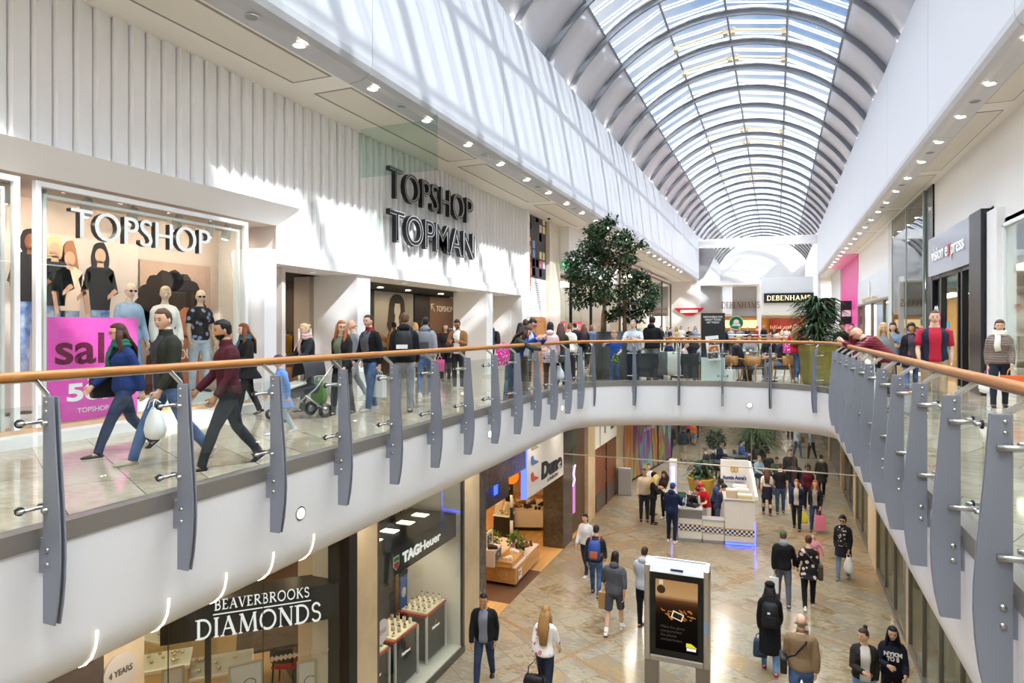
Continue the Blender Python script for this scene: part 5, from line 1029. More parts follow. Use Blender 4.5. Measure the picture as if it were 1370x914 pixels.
CREAM = mat('e0cfa9', .5); q = on_z(268, 880, -3.95); cabinet('cream jewellery counter with a glass case behind the glass joint', q.x, q.y, .7, 1.6, 1.15, CREAM, JA-R(90)); q = on_z(208, 890, -3.9); cabinet('cream wall cabinet beside the stone pier', q.x, q.y, 1.0, .6, 1.5, CREAM, JA); q = on_z(240, 872, -3.9); cabinet('small cream cabinet behind the jewellery counter', q.x-1.2, q.y+1.0, .7, 1.2, 1.15, CREAM)
q = on_z(402, 862, LOW+.8); t = thing('desk', 'grey stone-topped sales desk inside the jeweller', 'table', (q.x-.55, q.y+.1, LOW+.02), JA); MB().b(-.75, .75, -.4, .4, .72, .78).build('top', stone('4c4641', '6b635b', 6, .3), t, False, .01)
for sx in (-1, 1):
    for sy in (-1, 1): MB().b(sx*.68-.03, sx*.68+.03, sy*.34-.03, sy*.34+.03, 0, .72).build('leg', BLACK, t)
def simple_chair(label, x, y, rz, seatm, legm, z=None, group=None, backm=None):
    t = thing('chair', label, 'chair', (x, y, LOW+.02 if z is None else z), rz, group); MB().limb([(0, -.21, .45), (0, 0, .44), (0, .21, .45)], [(.21, .025), (.22, .028), (.2, .025)], 14).build('seat', seatm, t, True)
    mb = MB(); rr = [[(.21*math.sin(a)*k, -.20-.05*math.cos(a)-dy, z_) for a in (-1.2, -.6, 0, .6, 1.2)]+[(.21*math.sin(a)*k, -.225-.05*math.cos(a)-dy, z_) for a in (1.2, .6, 0, -.6, -1.2)] for z_, k, dy in ((.56, 1, 0), (.7, 1.05, .03), (.84, .95, .06))]; mb.loft(rr).build('backrest', backm or seatm, t, True)
    for sx in (-1, 1):
        MB().limb([(sx*.16, .17, .43), (sx*.19, .20, 0)], [.016, .012], 8).build('leg', legm, t, True); MB().limb([(sx*.17, -.22, .82), (sx*.17, -.19, .44), (sx*.19, -.22, 0)], [.014, .016, .012], 8).build('leg', legm, t, True)
    return t
for u, v, lb in ((383, 886, 'near'), (418, 880, 'far')):
    q = on_z(u, v, LOW+.47); simple_chair('red cushioned chair with black legs at the stone-topped desk, %s one' % lb, q.x, q.y, JA-R(20), mat('c22a30', .6), BLACK, None, None, BLACK)
for i, (u0, u1, v0, lb) in enumerate(((216, 247, 893, 'silver framed portrait standing in the jeweller window, left one'), (305, 353, 887, 'silver framed ring advert standing in the jeweller window, middle one'), (397, 424, 884, 'slim grey advert frame standing in the jeweller window, right one'))):
    p, p2 = on_j(u0, v0, .45), on_j(u1, v0, .45); w = (p2-p).dot(JD); c = (p+p2)/2; t = thing('picture_frame', lb, 'picture frame', (c.x, c.y, c.z-.62), JA+R(8 if i < 2 else 0)); b = MB(); w2 = w/2
    b.b(-w2, -w2+.035, 0, .03, 0, .62).b(w2-.035, w2, 0, .03, 0, .62).b(-w2+.035, w2-.035, 0, .03, .585, .62).b(-w2+.035, w2-.035, 0, .03, 0, .035); b.build('frame', mat('c9c4b6', .3, .6), t, False, .005); MB().b(-w2+.03, w2-.03, .012, .022, .03, .59).build('print', mat('efeae8', .5), t)
    b = MB(); b.limb([(.05+.085*math.cos(a/3), .008, .3+.075*math.sin(a/3)) for a in range(20)], [.007]*20, 6); b.build('printed_ring', mat('8f7f78' if i else '4a3a34', .4), t); MB().b(-w2*.6, w2*.6, -.02, .10, -(c.z-.62-LOW-.02), 0).build('stand', mat('c8bda6', .5), t)
# watch shop window
o = struct(MB().b(LL, LL+.01, 8.7, 11.8, LOW+.12, ZC).build('window_61', GLASS)); MB().b(LL-.04, LL+.04, 8.7, 11.8, LOW, LOW+.12).b(LL-.03, LL+.03, 11.72, 11.8, LOW, ZC).b(LL-.03, LL+.03, 8.7, 8.76, LOW, ZC).build('window_frame', mat('6b655d', .35, .6), o)
struct(MB().b(-7.2, LL-.02, 11.72, 11.8, LOW, ZC).build('wall_left', mat('f0ebe0', .6))); struct(MB().b(-7.2, LL, 8.7, 11.75, LOW, LOW+.14).build('floor', mat('ece6d8', .5))); struct(MB().b(-7.25, -7.15, 8.7, 11.8, LOW, ZC).build('wall_left', mat('9c7f58', .6))); struct(MB().b(-7.14, -7.06, 10.0, 11.2, LOW+.14, ZC-.9).build('wall_left', mat('3b332c', .4)))
t = thing('shop_sign', 'black watch-shop fascia box with white lettering and a small shield', 'sign', (-5.95, 0, 0)); y0, y1 = 8.74, on_x(610, 700, -5.95).y; MB().b(-1.05, 0, y0, y1, -2.66, -2.2).build('panel', mat('1b1d20', .3), t)
ya, yb = on_x(537, 750, -5.95).y, on_x(588, 730, -5.95).y; text('lettering', 'TAG', LETW, (.008, ya+(yb-ya)*.23, -2.52), 'x+', (yb-ya)*.42, .17, .01, .012, t); text('lettering', 'Heuer', LETW, (.008, ya+(yb-ya)*.74, -2.52), 'x+', (yb-ya)*.56, .17, .01, .003, t)
yc = on_x(529.5, 758, -5.95).y; b = MB(); b.prism([(yc-.09, -2.34), (yc+.09, -2.34), (yc+.09, -2.5), (yc, -2.58), (yc-.09, -2.5)], lambda a, c, s: (.003+s, a, c), 0, .01); b.build('shield', mat('e6e6e2', .4), t); MB().prism([(yc-.075, -2.355), (yc+.075, -2.355), (yc+.075, -2.42), (yc-.075, -2.42)], lambda a, c, s: (.014+s, a, c), 0, .003).build('shield_green', mat('2e8a4c', .4), t); MB().prism([(yc-.075, -2.44), (yc+.075, -2.44), (yc+.07, -2.5), (yc, -2.56), (yc-.07, -2.5)], lambda a, c, s: (.014+s, a, c), 0, .003).build('shield_red', mat('c13a44', .4), t)
b = MB()
for k in range(5): b.b(-.75, -.45, y0+.25+k*.55, y0+.45+k*.55, -2.199, -2.19)
b.build('lamps', glow('fff0d6', 3), t)
for k in range(6): downlight((-6.3-.4*(k % 2), 9.1+.45*k, -2.665), 'added small downlight under the watch-shop fascia box, %s from the left' % ORD[k], 'added watch window downlights', .04, glow('fff0d6', 260))  # spots added below the box to brighten the watch display
for k in range(7): struct(MB().b(-7.15, -7.13, 8.8+k*.45, 8.83+k*.45, LOW, ZC).build('trim_19', mat('3c2d22', .5)))
def watch_stand(label, y, k):
    t = thing('watch_cabinet', label, 'cabinet', (-6.45, y, LOW+.14)); MB().b(-.3, .3, -.36, .36, .04, .86).build('body', mat('26282c', .35), t, False, .006)
    b = MB()
    for sx in (-1, 1):
        for sy in (-1, 1): b.b(sx*.31-.018, sx*.31+.018, sy*.38-.018, sy*.38+.018, 0, .9)
    b.build('frame', mat('e6e4de', .35), t); MB().b(-.32, .32, -.4, .4, .88, .92).build('top', mat('b93a2c', .45), t, False, .004); MB().b(-.26, .3, -.36, .36, .92, .95).build('tray', mat('efe2c4', .5), t, False, .006)
    rnd = random.Random(k); text('lettering', 'TAGHeuer', LETW, (.302, 0, .55), 'x+', .3, .05, .004, .002, t); MB().b(.3, .306, -.03, .03, .64, .70).build('shield', mat('c13a44', .4), t)
    for q in range(16):
        x, yy = -.18+(q % 4)*.13, -.28+(q//4)*.19; w = thing('watch', 'gold and steel watch on its cream cushion, on the %s' % label.split(' with')[0], 'watch', (-6.45+x, y+yy, LOW+.14+.95), rnd.random(), 'watches on the '+label.split(' with')[0])
        MB().limb([(0, 0, 0), (0, 0, .045+.05*(q//4 % 2))], [.036, .03], 10).build('cushion', mat('efe3c8', .5), w, True); zz = .05+.05*(q//4 % 2); MB().limb([(.0, 0, zz), (.008, 0, zz+.014)], [.022, .022], 12).build('case', mat('cbb06a' if q % 3 else 'c9c9c6', .2, .9), w, True)
        MB().limb([(.012*math.sin(a), .034*math.cos(a), zz-.012+.012*math.cos(a)) for a in [i_*.7-2.1 for i_ in range(7)]], [.008]*7, 6).build('strap', mat('4b3626', .4), w, True)
    return t
watch_stand('front black watch cabinet with a red top by the stone pier', 9.15, 1); watch_stand('middle black watch cabinet with a red top', 10.1, 2); watch_stand('back black watch cabinet with a red top by the white wall', 11.2, 3)
for i, (y, c, z) in enumerate(((9.75, 'c9c33a', .42), (10.95, '3f68b0', .62))):
    t = thing('advert_card', '%s advert card standing behind the watches' % ('yellow-green' if i == 0 else 'blue'), 'sign', (-6.72, y, LOW+1.06)); MB().b(-.02, 0, -.13, .13, 0, z+.1).build('card', mat(c, .5), t); MB().b(-.022, .004, -.14, .14, z+.02, z+.1).build('header', BLACK, t); MB().ell((.0, 0, z*.5), (.006, .08, .1), 10, 8).build('printed_figure', mat('e8ded2', .5), t)
t = thing('window_sticker', 'round pale years plaque on the watch-shop glass', 'sticker', on_x(511, 845, LL+.012)); MB().limb([(0, 0, 0), (.004, 0, 0)], [.19, .19], 24).build('disc', mat('d9d4d0', .5), t); text('lettering', 'YEARS', mat('86807c', .5), (.006, 0, -.04), 'x+', .24, .08, .002, .0, t)
# ---- shoe shop
struct(MB().b(LL-.6, LL+.03, 12.5, 12.85, LOW, ZC).build('wall_pier', GRAN)); struct(MB().b(LL-.5, LL+.03, 12.85, 19.3, -2.0, ZC).build('wall_lintel', GRAN)); struct(MB().b(LL-.6, LL+.03, 18.35, 19.3, LOW, -2.0).build('wall_pier', GRAN))
OAK = wood('c28a4c', 'd9aa6c', 1.4, 'Y', .4); OAK2 = wood('b88548', 'd8a767', 1.6, 'Y', .45)
struct(MB().b(-14, -6.2, 21, 24, LOW+.002, LOW+.012).b(-14, LL+.02, 12.5, 21, LOW+.002, LOW+.012).build('floor', wood('c99a5c', 'e0b87c', .9, 'Y', .35))); struct(MB().b(-6.9, LL+.02, 14.2, 16.4, LOW+.012, LOW+.018).build('floor_mat', mat('6a4a34', .8)))
struct(MB().b(-14, -13.9, 12.5, 24, LOW, ZC).build('wall_left', mat('cdb088', .6))); struct(MB().b(-14, -6, 12.4, 12.5, LOW, ZC).build('wall_left', mat('6a4f3a', .6))); struct(MB().b(-14, -6.2, 24, 24.1, LOW, ZC).build('wall_left', mat('d9c6a4', .6)))
t = thing('shop_sign', 'white shoe-shop sign panel with coloured shoes and black lettering', 'sign', (-5.80, 0, 0)); y0, y1 = on_x(705, 640, -5.8).y, 18.3; MB().b(-.14, 0, y0, y1, -2.78, -1.3).build('panel', mat('f2f0ec', .35), t); MB().b(-.15, .005, y0-.03, y0, -2.78, -1.3).build('blue_edge', glow('4a5cff', 3), t)
text('lettering', 'Dune', mat('1c1b1c', .4), (.012, (y0+y1)/2+.45, -2.5), 'x+', 1.75, .42, .02, .03, t); text('lettering', 'LONDON', mat('4a484a', .4), (.012, (y0+y1)/2+.5, -2.68), 'x+', .9, .09, .01, .0, t)
for z, c in ((-1.62, 'a9a07a'), (-2.0, '5a7bb8'), (-2.42, 'd9583e')):
    yy = y0+.28; MB().prism([(yy, z+.22), (yy+.12, z+.24), (yy+.2, z+.12), (yy+.5, z+.04), (yy+.52, z), (yy+.08, z), (yy, z+.08)], lambda a, q, s: (.002+s, a, q), 0, .02).build('painted_shoe', mat(c, .5), t)
struct(MB().b(-6.35, -6.3, 12.85, 15.3, -2.75, -2.0).build('ceiling', mat('33302d', .4))); o = MB().b(-6.28, -6.26, 14.3, 14.5, -2.5, -1.95).build('sign_light', glow('2a46ff', 4)); tag(o, 'upright blue light on the dark shoe-shop lintel', 'light')
for i, (x, y) in enumerate(((-7.3, 13.8), (-7.3, 16.4), (-9.2, 14.6), (-9.2, 17.4), (-11.3, 15.0), (-11.3, 18.4), (-10.8, 22.6))): shop_lamp('ceiling_panel_light', x, y, ZC-.01, .6, .9, 22, 'warm ceiling light inside the shoe shop, %s from the entrance' % ORD[i], 'ffd699', 'shoe shop ceiling lights')
def make_shoe(c, sole='efeae0', heel=0):
    t = thing('shoe', '', 'shoe'); b = MB(); b.limb([(-.10, 0, .05+heel), (-.06, 0, .055+heel), (.02, 0, .05+heel*.6), (.09, 0, .032+heel*.1), (.14, 0, .025), (.155, 0, .02)], [(.02, .03), (.034, .05), (.036, .04), (.042, .026), (.034, .018), (.012, .008)], 10, side=(0, 1, 0)); b.build('upper', mat(c, .4), t, True)
    b = MB(); b.limb([(-.105, 0, .008+heel*.8), (.0, 0, .008+heel*.4), (.15, 0, .008)], [(.034, .009), (.036, .009), (.036, .009)], 10, side=(0, 1, 0)); b.build('sole', mat(sole, .6), t, True)
    if heel: MB().cyl((-.085, 0, 0), (-.085, 0, heel), .012, 8, .02).build('heel', mat(c, .4), t)
    return t
SHOE = [make_shoe('f1efe9'), make_shoe('2a2321', '1b1817'), make_shoe('8a5a36', '3a2a20'), make_shoe('c99a78', 'c99a78', .07), make_shoe('5a4a42', '2a2320', .05)]
SHN = ['white trainer', 'black lace-up shoe', 'tan leather shoe', 'nude heeled shoe', 'brown heeled shoe']; shoe_used = set()
def put_shoe(k, x, y, z, rz, where):
    for q in (0, 1):
        loc = (x-.055*(2*q-1)*math.sin(rz), y+.055*(2*q-1)*math.cos(rz), z); lb = '%s of a pair %s' % (SHN[k], where); g = 'pair of %ss %s' % (SHN[k], where)
        if k not in shoe_used: shoe_used.add(k); s = SHOE[k]; s.location = loc; s.rotation_euler = (0, 0, rz); s['label'] = lb; s['group'] = g
        else: copy_thing(SHOE[k], loc, rz, lb, g)
# the big oak plinth at the entrance
c1 = on_z(690, 784, LOW+.08); c2 = on_z(722, 748, LOW+.08); c0 = on_z(640, 776, LOW+.08); 
t = thing('display_table', 'low oak display table with a white top at the shoe-shop entrance', 'table', (0, 0, 0)); P = [(c0.x, c0.y), (c1.x, c1.y), (c2.x, c2.y), (c2.x-1.5, c2.y+.2), (c0.x-.2, c0.y+1.2)]
fix_normals(MB().prism(P, lambda a, b, s: (a, b, s), LOW+.1, LOW+.50).build('body', OAK, t, False, .01)); cx_, cy_ = sum(p[0] for p in P)/5, sum(p[1] for p in P)/5
fix_normals(MB().prism([(cx_+(a-cx_)*.97, cy_+(b-cy_)*.97) for a, b in P], lambda a, b, s: (a, b, s), LOW+.50, LOW+.512).build('top', mat('e3d6cf', .5), t)); fix_normals(MB().prism([(cx_+(a-cx_)*.85, cy_+(b-cy_)*.85) for a, b in P], lambda a, b, s: (a, b, s), LOW+.012, LOW+.1).build('base', mat('2b2522', .6), t))
m1 = (c1.x*.65+c2.x*.35, c1.y*.65+c2.y*.35); TZ = LOW+.512
def on_table(fu, fv): return (c1.x+(c2.x-c1.x)*fu+(c0.x-c1.x)*fv, c1.y+(c2.y-c1.y)*fu+(c0.y-c1.y)*fv)
t2 = thing('price_card', 'small white price card fixed to the oak table front', 'sign', (c1.x+(c2.x-c1.x)*.08+.02, c1.y+(c2.y-c1.y)*.08-.02, LOW+.3), math.atan2(c2.y-c1.y, c2.x-c1.x)); MB().b(0, .26, -.006, 0, -.13, .13).build('card', WHITE, t2); MB().b(.03, .18, -.009, -.006, .03, .07).b(.03, .15, -.009, -.006, -.03, .01).build('text_line', mat('c43f46', .5), t2)
x, y = on_table(.22, .30); t2 = thing('display_step', 'low oak riser with rounded end holding white trainers', 'display stand', (x, y, TZ), math.atan2(c2.y-c1.y, c2.x-c1.x)); fix_normals(MB().prism([(-.5, -.22), (.45, -.22), (.6, -.1), (.6, .1), (.45, .25), (-.5, .25)], lambda a, b, s: (a, b, s), .0, .14).build('body', OAK2, t2, False, .008)); TA = t2.rotation_euler.z
for k, (dx, dy, rz) in enumerate(((-.3, -.05, 2.6), (.25, 0, .3))): put_shoe(0, x+dx*math.cos(TA)-dy*math.sin(TA), y+dx*math.sin(TA)+dy*math.cos(TA), TZ+.14, rz, 'on the oak riser, %s' % ('near its square end' if k == 0 else 'near its rounded end'))
for k, (fu, fv, kk) in enumerate(((.5, .42, 1), (.62, .3, 1), (.80, .3, 2), (.90, .25, 1))): x, y = on_table(fu, fv); put_shoe(kk, x, y, TZ, 2.2+k, 'on the white table top, %s' % ('beside the plant', 'in front of the plant', 'by the far corner', 'at the far corner')[k])
x, y = on_table(.05, .75); t2 = thing('display_cube', 'pale display cube with a framed photo at the left of the oak table', 'display stand', (x, y, TZ), TA); MB().b(-.28, .28, -.25, .25, 0, .42).build('body', mat('e6dad4', .5), t2, False, .01); MB().b(-.2, .2, -.258, -.25, .06, .36).build('picture', cloth('7a7471', 'd5cfc9', 'floral', 9), t2)
t2 = thing('photo_board', 'white photo board standing on the pale display cube', 'picture frame', (x-.05, y+.1, TZ+.42), TA); MB().b(-.2, .2, -.02, .02, 0, .36).build('board', mat('ece5dd', .5), t2); MB().b(-.15, .15, -.026, -.02, .06, .28).build('picture', cloth('6d645c', 'c9bfb4', 'floral', 11), t2); put_shoe(1, x+.12, y-.1, TZ+.42, .5, 'on the pale display cube')
x, y = on_table(.42, .34); t2 = thing('sale_card', 'upright pink and white card on the oak table', 'sign', (x, y, TZ), TA); MB().b(-.09, .09, -.01, .01, 0, .32).build('card', mat('c86aa6', .5), t2); MB().b(-.05, .05, -.014, -.01, .12, .24).build('white_panel', WHITE, t2); MB().b(-.1, .1, -.04, .04, 0, .02).build('foot', WHITE, t2)
def leafy(label, cat, loc, rad, hgt, n, lsize, m, stem=None, name='potted_plant', group=None, pot=None, seed=1, flat_=1.0, parts=True):
    rnd = random.Random(seed); t = thing(name, label, cat, loc, 0, group); mb = MB()
    for _ in range(n):
        a = rnd.random()*6.283; q = math.acos(2*rnd.random()-1); r = (.5+.5*rnd.random()**.5)
        c = Vector((rad*r*math.sin(q)*math.cos(a), rad*r*math.sin(q)*math.sin(a), hgt+rad*flat_*r*math.cos(q))); d = Vector((rnd.gauss(0, 1), rnd.gauss(0, 1), rnd.gauss(0, .6))).normalized(); e = d.cross(Vector((0, 0, 1))).normalized(); l = lsize*(.7+.6*rnd.random())
        mb.quad(c, c+d*l*.5+e*l*.28, c+d*l, c+d*l*.5-e*l*.28)
    mb.build('foliage', m, t)
    b = MB()
    for k in range(5): a = k*1.3; b.limb([(0, 0, .02), (rad*.3*math.cos(a), rad*.3*math.sin(a), hgt)], [.012, .006], 6)
    b.build('stem', mat('5a4630', .7), t)
    if pot: MB().lathe([(pot[0]*.8, 0), (pot[0], pot[1]), (pot[0]*.9, pot[1]), (.01, pot[1]*.9)], n=18).build('pot', pot[2], t, True)
    return t
LEAF = cloth('44632a', '7d9a4a', 'fade'); LEAFD = cloth('23381f', '4a6638', 'fade')
x, y = on_table(.55, .38); leafy('bushy light-green plant in the middle of the oak table', 'plant', (x, y, TZ), .24, .32, 420, .08, LEAF, pot=(.1, .12, mat('d8cfc0', .6)), seed=3)
x, y = on_table(.35, .9); leafy('bushy plant at the back left of the oak table', 'plant', (x, y, TZ), .26, .4, 420, .08, LEAF, pot=(.1, .12, mat('d8cfc0', .6)), seed=4)
# second white table, shelf wall, zebra-crossing lamp
c = on_z(717, 712, LOW); t = thing('display_table', 'white box display table with dark shoes deeper in the shoe shop', 'table', (c.x-.7, c.y+.6, LOW+.02), R(20)); MB().b(-.9, .7, -.8, .8, .12, .62).build('body', mat('ece2d4', .5), t, False, .02); MB().b(-.8, .6, -.7, .7, 0, .12).build('base', mat('4a3c30', .6), t)
for k in range(8): put_shoe((1, 2, 4, 1)[k % 4], c.x-1.15+(k % 4)*.36, c.y+.35+(k//4)*.5, LOW+.64, .6*k, 'on the white box table, %s from its left' % ORD[k])
for lv in range(3):
    z = LOW+.75+lv*.62; t = thing('wall_shelf', 'lit oak shoe shelf on the back wall, %s' % ('lowest', 'middle', 'top')[lv], 'shelf', (-9.4, 23.7, z)); MB().b(-3.2, 3.0, -.35, .25, 0, .26).build('shelf_board', OAK2, t, False, .01); MB().b(-3.2, 3.0, .2, .28, .26, .6).build('back_panel', mat('ead9b8', .5), t)
    for k in range(11): put_shoe((2, 1, 4, 3)[(k+lv) % 4], -12.0+k*.5, 23.52, z+.26, 1.2+.3*k, 'on the %s back shelf, %s from the left' % (('lowest', 'middle', 'top')[lv], ORD[k]))
p = on_z(687, 745, LOW+.3); t = thing('lamp_post', 'black and white striped post with an orange globe inside the shoe shop', 'lamp', (p.x-.3, p.y+.6, LOW+.02))
for k in range(6): MB().cyl((0, 0, k*.36), (0, 0, k*.36+.36), .045, 14).build('post_band', mat('1c1c1c' if k % 2 else 'ededea', .4), t, True)
MB().ell((0, 0, 2.30), (.20, .20, .20), 20, 14).build('globe', glow('ff7a22', 1.1), t, True); MB().cyl((0, 0, 0), (0, 0, .04), .16, 16).build('base', BLACK, t)
t = thing('display_rack', 'tall dark rack of gleaming shoes at the left of the shoe shop', 'rack', (-7.6, 13.1, LOW+.02)); MB().b(-1.0, .9, -.35, -.25, 0, 2.4).build('back_panel', mat('2a211b', .4), t)
for k in range(7): MB().b(-1.0, .9, -.3, .2, .35+k*.3, .37+k*.3).build('shelf_board', mat('4a3828', .4), t)
for k in range(4):
    for q in range(4): put_shoe((1, 4, 2, 3)[(k+q) % 4], -8.3+q*.42, 13.0, LOW+.02+.97+k*.3, -1.2, 'on the dark rack, %s shelf, %s from left' % (('lowest', 'second', 'third', 'top')[k], ORD[q]))
p = on_z(677, 720, LOW+.3); cabinet('black and white display stand behind the oak table', p.x-.4, p.y+.8, .5, .5, 1.0, mat('232325', .4))
# ---- past the shoe shop: brown shutter, pier, double doors, pier
struct(MB().b(LL-.3, LL-.1, 19.3, 21.1, LOW, ZC).build('wall_left', stone('4a3424', '60452f', 2, .35))); lowall('wall_pier', 21.1, 22.0, SAND)
t = thing('neon_sign', 'narrow green and pink lit panel with a zigzag line beside the granite pier', 'sign', (LL-.08, 19.62, LOW+.7)); MB().b(0, .03, -.16, .22, 0, 3.0).build('panel', mat('35553b', .4), t); MB().b(.03, .034, -.16, .22, .0, 1.5).build('pink_area', glow('d98ad0', .9), t)
b = MB(); b.limb([(.05, -.12, .9), (.05, .15, 1.05), (.05, -.05, 1.25), (.05, .18, 1.5)], [.014]*4, 6); b.build('zigzag', glow('fff0ff', 4), t)
o = struct(MB().b(LL-.05, LL+.0, 22.05, 25.3, LOW, LOW+2.25).build('door_2', wood('6d3a1e', '8e5230', 3, 'Z'))); MB().b(LL-.02, LL+.03, 23.62, 23.70, LOW, LOW+2.25).build('door_gap', mat('3a2012', .5), o)
for y in (22.15, 23.8): MB().b(LL, LL+.02, y, y+1.35, LOW+.1, LOW+.65).build('kick_plate', mat('777069', .4, .6), o); MB().limb([(LL+.06, y+1.2, LOW+.9), (LL+.06, y+1.2, LOW+1.3)], [.015]*2, 8).build('door_handle', STEEL, o)
lowall('wall_left', 22.0, 25.3, mat('efedea', .5), LOW+2.3, LOW+3.1); lowall('wall_left', 22.0, 25.3, mat('2f2e30', .4), LOW+3.1, ZC); lowall('wall_pier', 25.3, 26.4, SAND)
t = thing('wall_panel', 'white notice panel with a small blue and yellow mark above the double doors', 'sign', (LL+.04, 23.7, LOW+2.6)); MB().b(0, .01, -1.2, 1.2, -.2, .4).build('sheet', WHITE, t); MB().b(.01, .015, -.5, -.3, .1, .6).build('blue_mark', mat('3a86c0', .5), t); MB().b(.01, .016, -.32, -.2, .05, .4).build('yellow_mark', mat('d8b83a', .5), t); MB().b(.01, .015, .5, 1.0, .1, .25).build('text_line', mat('5a5a5c', .5), t)
# hoarding painted with flowing colours
def hoarding_mat():
    t = NT('flowing_print'); co = t.coord((1, 1, .32)); no = t.n('TexNoise', {'Vector': co, 'Scale': .9, 'Detail': 2.0}); ad = t.n('VectorMath', {0: co, 1: no.outputs['Color']}, operation='ADD')
    w = t.n('TexWave', {'Vector': ad.outputs[0], 'Scale': .42, 'Distortion': 1.5, 'Detail': 2.0}, bands_direction='Y')
    col = t.ramp(w.outputs['Fac'], [(0, '9fb0a8'), (.14, '5ac0cf'), (.28, 'd9d870'), (.4, '4aa6c4'), (.52, 'b0359a'), (.66, '8e2f90'), (.78, '6b9a58'), (.9, 'c9b26a'), (1, 'd0703a')]); return t.end(t.bsdf(col, .35))
HA = on_z(832, 652, LOW); HB = on_z(898, 613, LOW); t = thing('hoarding', 'tall hoarding printed with flowing blue, purple and green ribbons', 'hoarding', (HA.x, HA.y, LOW), math.atan2(HB.y-HA.y, HB.x-HA.x)); HL = (HB-HA).length
MB().b(0, HL, 0, .1, .08, 3.88).build('printed_board', hoarding_mat(), t); MB().b(0, HL, -.01, .1, 0, .08).build('base_rail', BLACK, t); MB().b(HL*.68, HL*.70, -.02, .0, 0, 3.88).build('joint', BLACK, t)
text('lettering', 'Be inspired', mat('f4f4f4', .5), (HL*.5, -.02, 2.3), 0.0, 1.6, .22, .004, .0, t); text('lettering', 'at the mall', mat('f4f4f4', .5), (HL*.5, -.02, 1.9), 0.0, 1.5, .22, .004, .0, t)
struct(MB().b(-6.6, -5.2, 34, 64, LOW, ZC).build('wall_left', mat('6d5a48', .4)))
for i, y in enumerate((38, 44, 50, 56)): struct(MB().b(-5.3, -5.1, y, y+3.6, LOW, ZC-.4).build('window_%d' % (70+i), mat('2c2a29', .15)))
# ================================================================ lower right shops
y = -2.0; k = 80
for y0, y1, kind in ((-2, 9.4, 'g'), (9.4, 9.9, 's'), (9.9, 15.2, 'g'), (15.2, 15.6, 'f'), (15.6, 19.7, 'g'), (19.7, 20.4, 's'), (20.4, 21.6, 'f'), (21.6, 24.6, 'g'), (24.6, 25.2, 's'), (25.2, 28.6, 'g'), (28.6, 29.6, 'w'), (29.6, 30.2, 's'), (30.2, 36, 'd'), (36, 37, 's'), (37, 46, 'd'), (46, 47, 's'), (47, 64, 'd')):
    if kind == 'g':
        o = struct(MB().b(LR, LR+.012, y0, y1, LOW+.14, ZC).build('window_%d' % k, glass('e6ece8', .08))); mb = MB(); n = max(1, round((y1-y0)/1.4)); k += 1
        for q in range(n+1): yy = y0+(y1-y0)*q/n; mb.b(LR-.03, LR+.04, yy-.03, yy+.03, LOW, ZC)
        mb.b(LR-.03, LR+.04, y0, y1, LOW, LOW+.14); mb.build('window_frame', mat('8d887f', .35, .6), o); struct(MB().b(LR+2.4, LR+2.5, y0, y1, LOW, ZC).build('wall_right', mat('d9c9ae', .7)))
    elif kind == 's': struct(MB().b(LR-.05, LR+.3, y0, y1, LOW, ZC).build('wall_pier', SAND))
    elif kind == 'f': struct(MB().b(LR-.02, LR+.2, y0, y1, LOW, ZC).build('wall_right', mat('d3c3a8', .5)))
    elif kind == 'w': struct(MB().b(LR-.02, LR+.2, y0, y1, LOW, ZC).build('wall_right', wood('8e5a34', 'b07a4c', 2, 'Z')))
    else: struct(MB().b(LR-.0, LR+.2, y0, y1, LOW, ZC).build('wall_right', mat('3a3632', .2)))
for i, y in enumerate((2, 6, 12, 17, 23, 27)): shop_lamp('ceiling_panel_light', LR+1.2, y, ZC-.01, .5, 1.5, 8, 'ceiling light inside the right-hand lower shops, %s from the near end' % ORD[i], 'ffe4bd', 'right lower shop lights')
rnd = random.Random(9)
for i in range(9):
    y = 10.5+i*1.05; t = thing('display_stand', 'tall panel display behind the right lower shop glass, %s from the near end' % ORD[i], 'display stand', (LR+.7, y, LOW)); MB().b(-.2, .2, -.3, .3, 0, .7).build('plinth', mat('e6ddcf', .5), t, False, .01); MB().b(-.03, .03, -.28, .28, .7, 1.9).build('panel', mat(['cfc2a6', '8f8474', 'b8a88c'][i % 3], .5), t)
# unseen downlights added under the bridge and beyond to light the lower mall
for i in range(12):
    y = 19.2+(i//3)*1.5 if i < 12 else 0; x = (-4.2, -1.7, .8)[i % 3]
    t = downlight((x, y, ZC-.002), 'added unseen downlight under the bridge, %s from the near left' % ORD[i], 'added bridge downlights', .21, glow('fff2e2', 60))
for i in range(18): downlight(((-4.3, -1.7, .9)[i % 3], 37+(i//3)*4.5, ZC-.002), 'added unseen downlight in the far lower ceiling, %s from the near left' % ORD[i], 'added far lower downlights', .16, glow('fff2e2', 110))
for sd, x in (('left', -5.3), ('right', 1.85)):
    for i in range(10): downlight((x, .5+i*1.9, -1.152), 'added unseen downlight under the %s upper walkway, %s from the near end' % (sd, ORD[i]), 'added lower %s soffit downlights' % sd, .09, glow('fff6ea', 90))  # extra unseen rows added to brighten the lower floor
